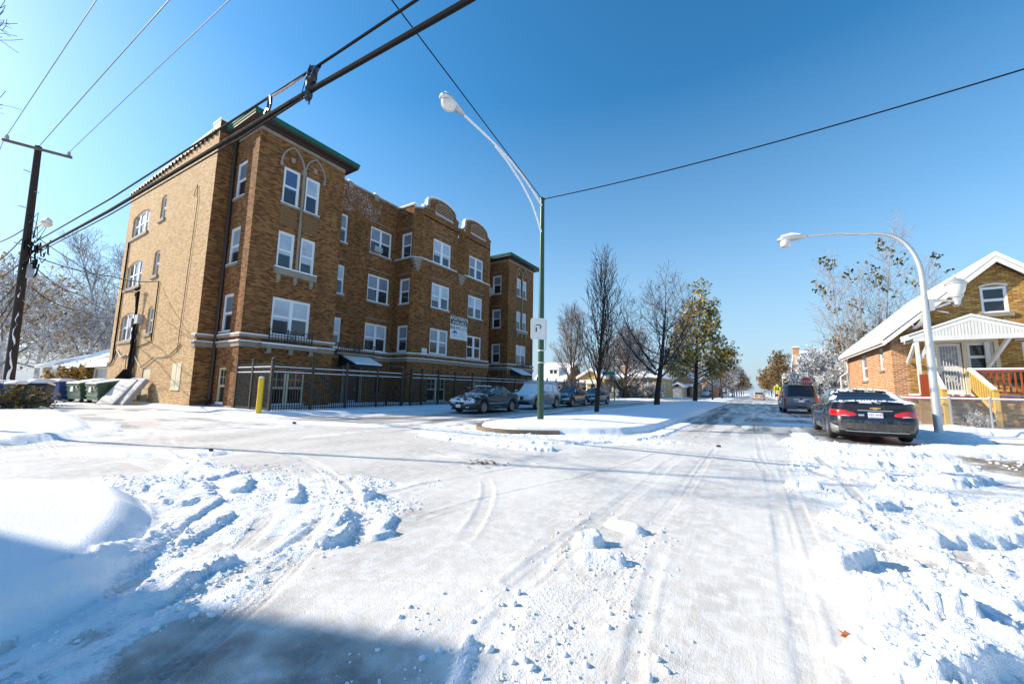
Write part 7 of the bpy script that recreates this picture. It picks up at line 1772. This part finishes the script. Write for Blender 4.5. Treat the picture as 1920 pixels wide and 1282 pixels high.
# tyre grooves running up the road and the curved ones of turning cars
def groove(coord, c, w, pitch, amp): q = np.abs(coord - c); return -amp * (1 - ss(w * .8, w, q)) * (.5 + .5 * np.cos(2 * pi * coord / pitch))
for c, w in ((.16, .10), (.36, .08), (-1.42, .09), (-.95, .08), (1.35, .1)): Hh += np.where(road, groove(X + .06 * (fbm(X * 0 + c, Y, .25, 2, 71) - .5), c, w, .045, .008) * ss(1.0, 2.2, Y) * ss(12, 8, Y), 0)
rad = np.hypot(X + 8.4, Y + 2.6)
for c, w in ((5.0, .14), (5.45, .1), (5.9, .12), (6.35, .1), (6.9, .12)): Hh += np.where(road, groove(rad, c, w, .055, .014) * (fbm(X, Y, .8, 2, 73) > .42), 0)
dirR = X * .52 - Y * .85   # ruts sweeping out of the main lane
for c, w in ((-2.6, .08), (-2.95, .1), (-3.5, .07)): Hh += np.where(road, groove(dirR, c, w, .05, .008) * ss(-.4, -1.2, X), 0)
def slab(pts, w, h, sharp=.55, seed=1, rag=.45):
    """a ploughed block of snow"""
    global Hh
    q = np.array(pts); e = w * 2.2 + .1
    i0, i1 = np.searchsorted(GX, [q[:, 0].min() - e, q[:, 0].max() + e]); j0, j1 = np.searchsorted(GY, [q[:, 1].min() - e, q[:, 1].max() + e]); sl = (slice(j0, j1), slice(i0, i1))
    x, y = X[sl], Y[sl]
    if x.size == 0: return
    fi = ss(13, 8, y) * ss(-11, -8, x)
    d = pl_dist(pts, x, y) / w + rag * (fbm(x, y, 5.5, 4, seed) - .5) * 1.6
    m = 1 - ss(max(sharp, .62), .98, d + fi * .22 * (fbm(x, y, 19, 3, seed + 3) - .5) * 2); Hh[sl] += np.where(x < -2, .55, .75) * h * m * (.70 + .5 * fbm(x, y, 7, 4, seed + 50) * (.4 + .6 * fi) + fi * .30 * fbm(x, y, 26, 3, seed + 70))
    SN[0][sl] = np.maximum(SN[0][sl], 1 - ss(.9, 1.2, d))
SN = [np.zeros_like(X)]
for i, (pts, w, h, sh) in enumerate((
        ([(-5.3, 2.1), (-5.15, 1.95), (-4.77, 1.62), (-4.3, 1.3), (-4.0, 1.05), (-3.68, .78), (-3.5, .4)], .11, .07, .5), ([(-4.62, 1.95), (-4.4, 1.7), (-4.2, 1.5)], .10, .08, .5), ([(-6.9, 2.05), (-6.4, 2.15), (-5.6, 2.0)], .3, .11, .3),
        ([(-3.45, 1.45), (-3.40, 1.2), (-3.25, .98)], .14, .11, .5), ([(-2.8, .36), (-2.85, .6), (-2.98, 1.05)], .09, .06, .5), ([(-6.1, 2.75), (-5.6, 2.5)], .14, .12, .4), ([(-5.2, 2.95), (-4.6, 2.6)], .13, .10, .4), ([(-4.2, 3.3), (-4.0, 3.2)], .13, .16, .4),
        ([(-3.62, 2.62), (-3.2, 2.2)], .17, .13, .5), ([(-3.25, 2.85), (-3.05, 2.6)], .10, .08, .4), ([(-3.7, 2.25), (-3.35, 1.75)], .07, .06, .4), ([(-2.96, 2.48), (-2.94, 2.58)], .08, .07, .4),
        ([(-1.36, 3.42), (-1.28, 3.46)], .09, .12, .55), ([(-1.2, 3.12), (-1.0, 3.2)], .10, .09, .5), ([(-1.25, 4.02), (-1.05, 3.95)], .11, .07, .5), ([(-1.34, 1.78), (-1.2, 1.45)], .05, .05, .4),
        ([(.44, 4.08), (.66, 4.3)], .15, .17, .6), ([(.50, 3.62), (.88, 3.72)], .22, .15, .6), ([(.56, 3.25), (.75, 3.4)], .16, .06, .4), ([(.50, 2.78), (.72, 2.9), (1.0, 3.2)], .19, .17, .62), ([(.62, 2.5), (.7, 2.6)], .1, .08, .5), ([(1.25, 5.2), (1.7, 5.55), (1.98, 5.78)], .14, .12, .6), ([(1.3, 4.1), (1.6, 4.3)], .2, .06, .5),
        ([(.62, 5.45), (.92, 5.2)], .14, .09, .5), ([(1.5, 7.45), (1.9, 7.25)], .16, .12, .5), ([(.42, 7.2), (.62, 7.17)], .12, .10, .5), ([(2.2, 6.6), (2.6, 7.1)], .18, .12, .5), ([(1.0, 6.3), (1.3, 6.6)], .14, .10, .5), ([(1.05, 8.8), (1.6, 8.6)], .2, .12, .5), ([(2.4, 8.8), (2.9, 9.4)], .25, .14, .5),
        ([(1.35, 13.0), (1.6, 12.1), (2.4, 12.3), (3.2, 12.7), (3.9, 13.4), (4.1, 14.6)], .75, .17, .3), ([(1.2, 13.9), (1.25, 14.8), (1.2, 16.2)], .3, .13, .3), ([(2.0, 10.4), (3.0, 10.8)], .5, .14, .4), ([(1.0, 20.3), (2.4, 20.6)], .6, .14, .4), ([(.9, 25.5), (2.4, 26)], .8, .10, .4),
        ([(4.3, 17.9), (5.3, 16.3)], .5, .2, .3), ([(5.6, 19.6), (7.5, 19.3), (10, 19)], .9, .28, .3), ([(5.2, 17.8), (5.6, 18.8)], .5, .16, .3),
        ([(-7.9, 8.25), (-6.9, 8.0), (-5.9, 7.9), (-4.6, 7.8), (-4.0, 7.95)], .24, .11, .4), ([(-6.0, 8.8), (-4.9, 8.75), (-4.0, 9.3), (-3.4, 10)], .22, .09, .4), ([(-2.95, 11), (-2.6, 12.8), (-2.55, 18)], .3, .10, .3),
        ([(-13.6, 1.7), (-14.0, 2.6), (-15.2, 3.4), (-17.5, 3.75)], .3, .12, .3), ([(-9.0, 3.4), (-9.9, 2.7), (-11.4, 2.2)], .35, .09, .4), ([(-8.2, 2.9), (-7.4, 2.6), (-6.8, 2.7)], .3, .08, .4), ([(-17.0, 7.2), (-14, 8), (-11, 9)], .5, .08, .3), ([(-24, 6.9), (-20, 6.9), (-18, 7.6)], .6, .08, .3), ([(-8.7, 14), (-8.75, 30)], .3, .08, .3), ([(-15.4, 12), (-15.6, 30)], .6, .08, .3))):
    slab(pts, w, h, sh, 100 + i * 7)
# tyre tracks: wheel paths pressed into the snow, with low shoulders
def smooth_pl(p, k=6):
    out = []
    for i in range(len(p) - 1):
        a, b, c, e = [np.array(p[min(max(j, 0), len(p) - 1)], float) for j in (i - 1, i, i + 1, i + 2)]
        for q in range(k): t = q / k; out.append(tuple(.5 * (2 * b + (c - a) * t + (2 * a - 5 * b + 4 * c - e) * t * t + (3 * b - a - 3 * c + e) * t ** 3)))
    return out + [p[-1]]
TRK = np.zeros_like(X)
trk = [[(-2.2, .3), (-2.62, 1.1), (-2.95, 2.1), (-3.0, 3.3), (-2.75, 4.6), (-2.3, 6.2), (-1.9, 9), (-1.85, 14)], [(-2.75, .3), (-3.2, 1.5), (-3.75, 2.5), (-4.0, 3.6), (-3.7, 5.2), (-3.2, 7)], [(-2.95, .3), (-3.35, 1.3), (-4.1, 2.05), (-5.3, 2.65), (-7, 3.0), (-9.5, 3.1), (-14, 4.2)],
       [(-2.45, .3), (-2.9, 1.7), (-3.8, 2.9), (-5.4, 3.7), (-7.5, 4.2), (-11, 4.6)], [(-1.6, .4), (-1.95, 1.8), (-2.5, 3.4), (-3.6, 5), (-5.5, 6.2), (-9, 6.9), (-16, 6.6)], [(-1.0, .5), (-1.35, 2.2), (-1.9, 4), (-2.9, 5.7), (-4.8, 7.1), (-8, 7.9)],
       [(.14, .4), (.15, 3), (.1, 7), (.0, 12), (-.1, 20)], [(.36, .4), (.38, 3), (.34, 7), (.3, 12), (.2, 20)], [(-1.5, 2.5), (-1.45, 6), (-1.5, 11), (-1.55, 20)], [(-.35, .8), (-.7, 3), (-.85, 6), (-.9, 12)], [(.7, 3.0), (.95, 5), (1.1, 8), (1.0, 12)], [(1.4, 4.6), (1.55, 7), (1.5, 10.5)], [(3.6, 5.5), (2.2, 5.2), (1.0, 5.9), (.2, 7.4), (-.1, 10)], [(4.2, 7.4), (2.6, 6.9), (1.3, 7.6), (.6, 9.2)],
       [(4.6, 4.4), (2.6, 4.0), (1.4, 4.3), (.7, 5.2)], [(-18, 5.0), (-12, 5.5), (-8, 5.6), (-4, 6.3), (-1, 8.6)], [(-20, 5.9), (-12, 7.0), (-8, 8.3), (-5, 8.4)]]
wj = slice(0, int(np.searchsorted(GY, 21))); wi = slice(int(np.searchsorted(GX, -21)), int(np.searchsorted(GX, 6))); wx, wy = X[wj, wi], Y[wj, wi]
wv = [fbm(wx, wy, .8, 2, 300 + k) for k in range(4)]; wr_ = road[wj, wi]; wh = Hh[wj, wi]; wf = f2[wj, wi]; wt = TRK[wj, wi]
for i, p0 in enumerate(trk):
    q = smooth_pl(p0, 4); d_ = pl_dist(q, wx, wy); w_k = (.055 + .022 * (i % 3)) * (1 + .25 * (wv[(i + 1) % 4] - .5))
    al = ss(.36, .55, wv[i % 4]); prs = (1 - ss(w_k * .75, w_k, d_)) * al * wr_
    wh += prs * (-.4 * np.clip(wh, 0, .05) - .004) + .005 * al * wr_ * np.exp(-((d_ - w_k * 1.25) / (w_k * .28)) ** 2) * (.4 + wf)
    np.maximum(wt, prs, out=wt)
# cleared paths and wheel wells
clr = np.zeros_like(X)
clr = np.maximum(clr, ss(.75, .35, np.abs(Y - 16.3 - .08 * (X - 5) + .4 * wig)) * ss(5.1, 5.6, X + .4 * wig))
clr = np.maximum(clr, .9 * ss(.9, .4, np.hypot((X - 1.35) / 1.1, (Y - 23) / 1.5) + 1.1 * wig))
under = ss(.25, -.1, np.maximum(np.abs(X - 2.72) - .95, np.abs(Y - 16.9) - 2.55)); under = np.maximum(under, ss(.25, -.1, np.maximum(np.abs(X - 2.5) - 1.0, np.abs(Y - 35) - 2.6)))
for yy in (18.15, 24.05, 29.7, 35.3): under = np.maximum(under, ss(.3, -.1, np.maximum(np.abs(X + 13) - .95, np.abs(Y - yy) - 2.4)))
clr = np.maximum(clr, under * .95)
brown = ss(1.25, .5, np.hypot((X - 4.7) / 1.35, (Y - 11.6) / 1.5) + .9 * wig)
Hh = Hh * (1 - .85 * np.maximum(clr, brown)) + .012 * f2 * np.maximum(clr, brown)
# far road: wet streaks of dark ice in the wheel lanes
streak = fbm(X * 3.2, Y * .22, 1.0, 4, 81)
dark = np.where(road, ss(12, 17, Y) * ss(.30, .54, streak) * (.45 + .55 * ss(.35, .6, fbm(X * 1.3, Y * .35, 1, 3, 87))) * (np.abs(X + .5) < 3.4), 0)
dark = np.maximum(dark, np.where(road & (X < -8.1), ss(7.5, 10.5, Y) * .75 * ss(.40, .6, streak), 0))
dark *= (1 - .5 * ss(56, 66, Y))
dark = np.maximum(dark, np.where(road, .78 * ss(1.35, .65, np.hypot((X + 1.9) / 1.45, (Y - .75) / .72) + .6 * wig) * np.clip(.55 + 1.6 * (f2 - .3), .25, 1), 0))  # near patch: dark ice, deepening the house's shadow in the ground colour
dark = np.maximum(dark,   .10 * TRK * ss(.35, .6, f2))
dark = np.maximum(dark, np.where(road & (X < -13), .35 * ss(.5, .65, fbm(X * .5, Y * 2.2, 1, 3, 91)), 0))
snow = np.clip(np.where(road, rough * ss(.30, .55, f2 + .5 * f1 - .12) * (1 - .8 * TRK), 1.0), 0, 1); snow = np.maximum(snow, SN[0]); snow = snow * (1 - np.maximum(clr, brown))
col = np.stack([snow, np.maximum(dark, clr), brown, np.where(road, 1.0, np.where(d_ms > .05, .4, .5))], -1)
nY, nX = X.shape
Vv = np.stack([X, Y, Hh], -1).reshape(-1, 3); idx = np.arange(nX * nY).reshape(nY, nX)
Q = np.stack([idx[:-1, :-1], idx[:-1, 1:], idx[1:, 1:], idx[1:, :-1]], -1).reshape(-1, 4)
reg = np.where(d_mn > -.02, 1, np.where(d_ms > -.02, 2, np.where(isl > 0, 3, 0)))
rq = reg[:-1, :-1].reshape(-1)
g = NT('snow and ice ground'); at = g.n('ShaderNodeVertexColor'); at.layer_name = 'cover'; c3 = g.sep(at.outputs[0]); p = g.pos()
n_f, n_m, n_b = g.noise(p, 42, 4, .65), g.noise(p, 7, 5, .6), g.noise(g.map(p, (1, .45, 1)), .8, 5, .62)
ice = g.mix(g.ramp(n_b, [(.3, 0.0), (.7, 1.0)]), (.54, .50, .445), (.93, .88, .81)); ice = g.mix(g.math('MULTIPLY', g.ramp(n_m, [(.45, 0.0), (.62, 1.0)]), .6), ice, (.90, .885, .86))
scr = g.noise(g.map(p, (9, .9, 1)), 3.0, 5, .7); ice = g.mix(g.math('MULTIPLY', g.ramp(scr, [(.5, 0.0), (.66, 1.0)]), .45), ice, (.92, .92, .93))
scr2 = g.noise(g.map(p, (1.2, 8, 1), (0, 0, 0), (0, 0, .55)), 3.0, 5, .7); ice = g.mix(g.math('MULTIPLY', g.ramp(scr2, [(.56, 0.0), (.68, 1.0)]), .35), ice, (.52, .51, .50))
asp = g.mix(g.noise(p, 60, 2), (.05, .052, .058), (.15, .155, .165)); asp = g.mix(g.math('MULTIPLY', g.ramp(n_m, [(.5, 0.0), (.7, 1.0)]), .5), asp, (.55, .58, .62))
bro = g.mix(n_m, (.12, .085, .05), (.28, .21, .13)); bro = g.mix(g.math('MULTIPLY', g.ramp(n_m, [(.56, 0.0), (.64, 1.0)]), .8), bro, (.82, .84, .87))
sno = g.mix(n_m, (.86, .885, .93), (.93, .94, .955))
s_m = g.ramp(g.math('ADD', c3[0], g.math('MULTIPLY', g.math('SUBTRACT', n_f, .5), .55)), [(.32, 0.0), (.6, 1.0)])
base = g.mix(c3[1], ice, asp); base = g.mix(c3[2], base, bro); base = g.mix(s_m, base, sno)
rough_ = g.math('ADD', .42, g.math('MULTIPLY', s_m, .4))
hb = g.math('ADD', g.math('MULTIPLY', g.math('MULTIPLY', n_f, at.outputs['Alpha']), g.math('ADD', .25, g.math('MULTIPLY', s_m, .9))), g.math('MULTIPLY', g.noise(p, 150, 2), .25))
g.bsdf(base, rough_, 0, .3, 0, g.bump(hb, .7, .03)); M['ground'] = g.mat
def region(name, mask):
    f = Q[mask]; u, inv = np.unique(f, return_inverse=True); o = np_mesh(name, Vv[u], inv.reshape(-1, 4), M['ground'], None, True)
    a = o.data.color_attributes.new('cover', 'FLOAT_COLOR', 'POINT'); a.data.foreach_set('color', col.reshape(-1, 4)[u].astype(np.float32).ravel()); o['kind'] = 'structure'; return o
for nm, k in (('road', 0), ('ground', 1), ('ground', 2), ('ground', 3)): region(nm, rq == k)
# exposed kerb stone round the median nose
kb = MB(); path = MED_N[1:12]; pp = smooth_pl(path, 6)
sweep(kb, [q for q in pp if q[1] < 10.95], -.05, .115, .05, -.12); o = kb.build('kerb', M['kerb']); o['kind'] = 'structure'

# loose crumbs of ploughed snow, uncountable
def hgt(x, y):
    i = np.clip(np.searchsorted(GX, x) - 1, 0, nX - 2); j = np.clip(np.searchsorted(GY, y) - 1, 0, nY - 2); return Hh[j, i]
rg = np.random.default_rng(5); cand = np.stack([rg.uniform(-8, 5, 400000), rg.uniform(.4, 14, 400000)], 1)
i_ = np.clip(np.searchsorted(GX, cand[:, 0]) - 1, 0, nX - 2); j_ = np.clip(np.searchsorted(GY, cand[:, 1]) - 1, 0, nY - 2)
w_ = (rough[j_, i_] * .5 + .5 * np.clip(SN[0][j_, i_] * (1 - SN[0][j_, i_]) * 4, 0, 1)) * (isl[j_, i_] < 0) * np.clip(3.0 / cand[:, 1], .25, 1) * (f1[j_, i_] > .47)
keep = rg.random(len(cand)) < w_ * .42 * np.clip(2.5 / cand[:, 1], .08, 1); cand = cand[keep]; zc = Hh[j_, i_][keep]
ico = np.array([(0, 0, 1), (.89, 0, .45), (.28, .85, .45), (-.72, .53, .45), (-.72, -.53, .45), (.28, -.85, .45), (.72, .53, -.45), (-.28, .85, -.45), (-.89, 0, -.45), (-.28, -.85, -.45), (.72, -.53, -.45), (0, 0, -1)])
icf = np.array([(0, 1, 2), (0, 2, 3), (0, 3, 4), (0, 4, 5), (0, 5, 1), (1, 6, 2), (2, 7, 3), (3, 8, 4), (4, 9, 5), (5, 10, 1), (6, 7, 2), (7, 8, 3), (8, 9, 4), (9, 10, 5), (10, 6, 1), (11, 7, 6), (11, 8, 7), (11, 9, 8), (11, 10, 9), (11, 6, 10)])
n_ = len(cand); sz_ = 0.004 + .016 * rg.random(n_) ** 7 + .0014 * cand[:, 1]
vv_ = ico[None] * (1 + rg.normal(0, .22, (n_, 12, 1))) * sz_[:, None, None] * np.array([1.2, 1.2, .8]) + np.stack([cand[:, 0], cand[:, 1], zc + sz_ * .3], 1)[:, None, :]
ff_ = (icf[None] + (np.arange(n_) * 12)[:, None, None]).reshape(-1, 3)
o = np_mesh('snow_crumbs', vv_.reshape(-1, 3), ff_, M['snow'], None, True); o['kind'] = 'stuff'; o['label'] = 'loose crumbs of ploughed snow scattered on the icy road'; o['category'] = 'snow'
# orange leaf, debris lumps
z = float(hgt(.37, 3.0)) + .008; mb = MB(); c = (.37, 3.0); rows = []
outl = [(0, .085), (.02, .04), (.06, .05), (.035, .01), (.055, -.03), (.015, -.025), (0, -.07), (-.02, -.025), (-.055, -.035), (-.035, .01), (-.065, .045), (-.02, .04)]
for a, b in zip(outl, outl[1:] + outl[:1]): mb.poly([(c[0], c[1], z + .012), (c[0] + a[0] * .62, c[1] + a[1] * .9, z + .02 * abs(a[0]) * 9), (c[0] + b[0] * .62, c[1] + b[1] * .9, z + .02 * abs(b[0]) * 9)])
mb.tube([(c[0], c[1] - .06, z + .008), (c[0] + .02, c[1] - .12, z + .012)], .003, 4); o = mb.build('fallen_leaf', M['leaf_orange']); rebase(o, (c[0], c[1], z)); tag(o, 'single orange brown leaf lying on the ice', 'leaf')
for (x, y, s_, l_) in ((-8.9, 3.42, .038, 'dark lump of frozen slush on the snow ridge beside the near mound'), (-13.6, 7.6, .055, 'dark heap of slush on the street before the iron fence'), (-.85, 11.1, .04, 'small dark clod on the packed ice of the main lane')):
    z = float(hgt(x, y)); mb = MB(); rr_ = random.Random(int(x * 7))
    for k in range(5):
        q = s_ * rr_.uniform(.5, 1); mb.raw([(x + v_[0] * q + (k - 2) * s_ * .35, y + v_[1] * q, z + q * .6 + v_[2] * q * .8) for v_ in ico * (1 + np.random.default_rng(k).normal(0, .2, (12, 1)))], [tuple(f_) for f_ in icf])
    o = mb.build('slush_lump', M['debris']); rebase(o, (x, y, z)); tag(o, l_, 'slush')
mb = MB(); rr_ = random.Random(77)
for k in range(38):
    x, y = -4.2 + rr_.gauss(0, .16), 5.85 + rr_.gauss(0, .12); z = float(hgt(x, y)) + .012; a = rr_.uniform(0, 6.28); q = .02 + rr_.random() * .035
    mb.poly([(x + q * cos(a), y + q * sin(a), z), (x - .5 * q * sin(a), y + .5 * q * cos(a), z + .012), (x - q * cos(a), y - q * sin(a), z), (x + .5 * q * sin(a), y - .5 * q * cos(a), z + .004)])
o = mb.build('leaf_litter', M['debris']); rebase(o, (-4.2, 5.85, 0)); o['kind'] = 'stuff'; tag(o, 'little scatter of brown leaf litter on the packed snow', 'leaf litter')

# ------------------------------------------------------------------ sun, sky, camera
AZ, EL = R(23.0), R(28.0)                 # light travels towards +x, turned AZ towards +y
d = Vector((cos(EL) * cos(AZ), cos(EL) * sin(AZ), -sin(EL)))
sun = bpy.data.lights.new('sun', 'SUN'); sun.energy = 5.0; sun.angle = R(.53); sun.color = (1.5, 1.33, 1.09)
so = bpy.data.objects.new('sun', sun); COL.objects.link(so); so.rotation_euler = d.to_track_quat('-Z', 'Y').to_euler(); so.location = (-40, -20, 40)
w = bpy.data.worlds.new('World'); SC.world = w; w.use_nodes = True; nt = w.node_tree; nt.nodes.clear()
out = nt.nodes.new('ShaderNodeOutputWorld'); bg = nt.nodes.new('ShaderNodeBackground'); sky = nt.nodes.new('ShaderNodeTexSky')
sky.sky_type = 'NISHITA'; sky.sun_disc = False; sky.sun_elevation = EL; sky.sun_rotation = math.atan2(-d.x, -d.y) % (2 * pi)
sky.air_density = 1.0; sky.dust_density = 0.75; sky.ozone_density = 2.5; sky.altitude = 200
hs = nt.nodes.new('ShaderNodeHueSaturation'); hs.inputs['Saturation'].default_value = 1.33; hs.inputs['Hue'].default_value = .486; hs.inputs['Value'].default_value = 1.27
nt.links.new(sky.outputs[0], hs.inputs['Color']); gm = nt.nodes.new('ShaderNodeGamma'); gm.inputs[1].default_value = 1.15; nt.links.new(hs.outputs[0], gm.inputs[0])
tc = nt.nodes.new('ShaderNodeTexCoord'); sx = nt.nodes.new('ShaderNodeSeparateXYZ'); nt.links.new(tc.outputs['Generated'], sx.inputs[0])
rp = nt.nodes.new('ShaderNodeValToRGB'); nt.links.new(sx.outputs[2], rp.inputs[0])           # pale winter haze low in the sky
els = rp.color_ramp.elements; els.new(.16); els.new(.36)
for e, ps_, v_ in zip(els, (0.0, .16, .36, .62), (.95, .66, .29, .03)): e.position = ps_; e.color = (v_, v_, v_, 1)
mxs = nt.nodes.new('ShaderNodeMix'); mxs.data_type = 'RGBA'; nt.links.new(rp.outputs[0], mxs.inputs[0]); nt.links.new(gm.outputs[0], mxs.inputs[6]); mxs.inputs[7].default_value = (3.3, 4.35, 5.4, 1)
nt.links.new(mxs.outputs[2], bg.inputs[0]); nt.links.new(bg.outputs[0], out.inputs[0]); bg.inputs[1].default_value = .15
cam = bpy.data.cameras.new('camera'); co = bpy.data.objects.new('camera', cam); COL.objects.link(co); SC.camera = co
cam.sensor_fit = 'HORIZONTAL'; cam.sensor_width = 36; cam.lens = 726.5 / 1920 * 36; cam.clip_start = .05; cam.clip_end = 2000
CM = [[0.848353, -0.048182, -0.527234], [0.529142, 0.110021, 0.84137], [0.017467, -0.992761, 0.118832]]
co.matrix_world = Matrix(((CM[0][0], -CM[0][1], -CM[0][2], 0), (CM[1][0], -CM[1][1], -CM[1][2], 0), (CM[2][0], -CM[2][1], -CM[2][2], 1.35), (0, 0, 0, 1)))
SC.view_settings.view_transform = 'Standard'; SC.view_settings.look = 'None'; SC.view_settings.exposure = 0; SC.view_settings.gamma = 1
SC.cycles.use_denoising = True; SC.cycles.max_bounces = 6; SC.cycles.diffuse_bounces = 3; SC.cycles.glossy_bounces = 3
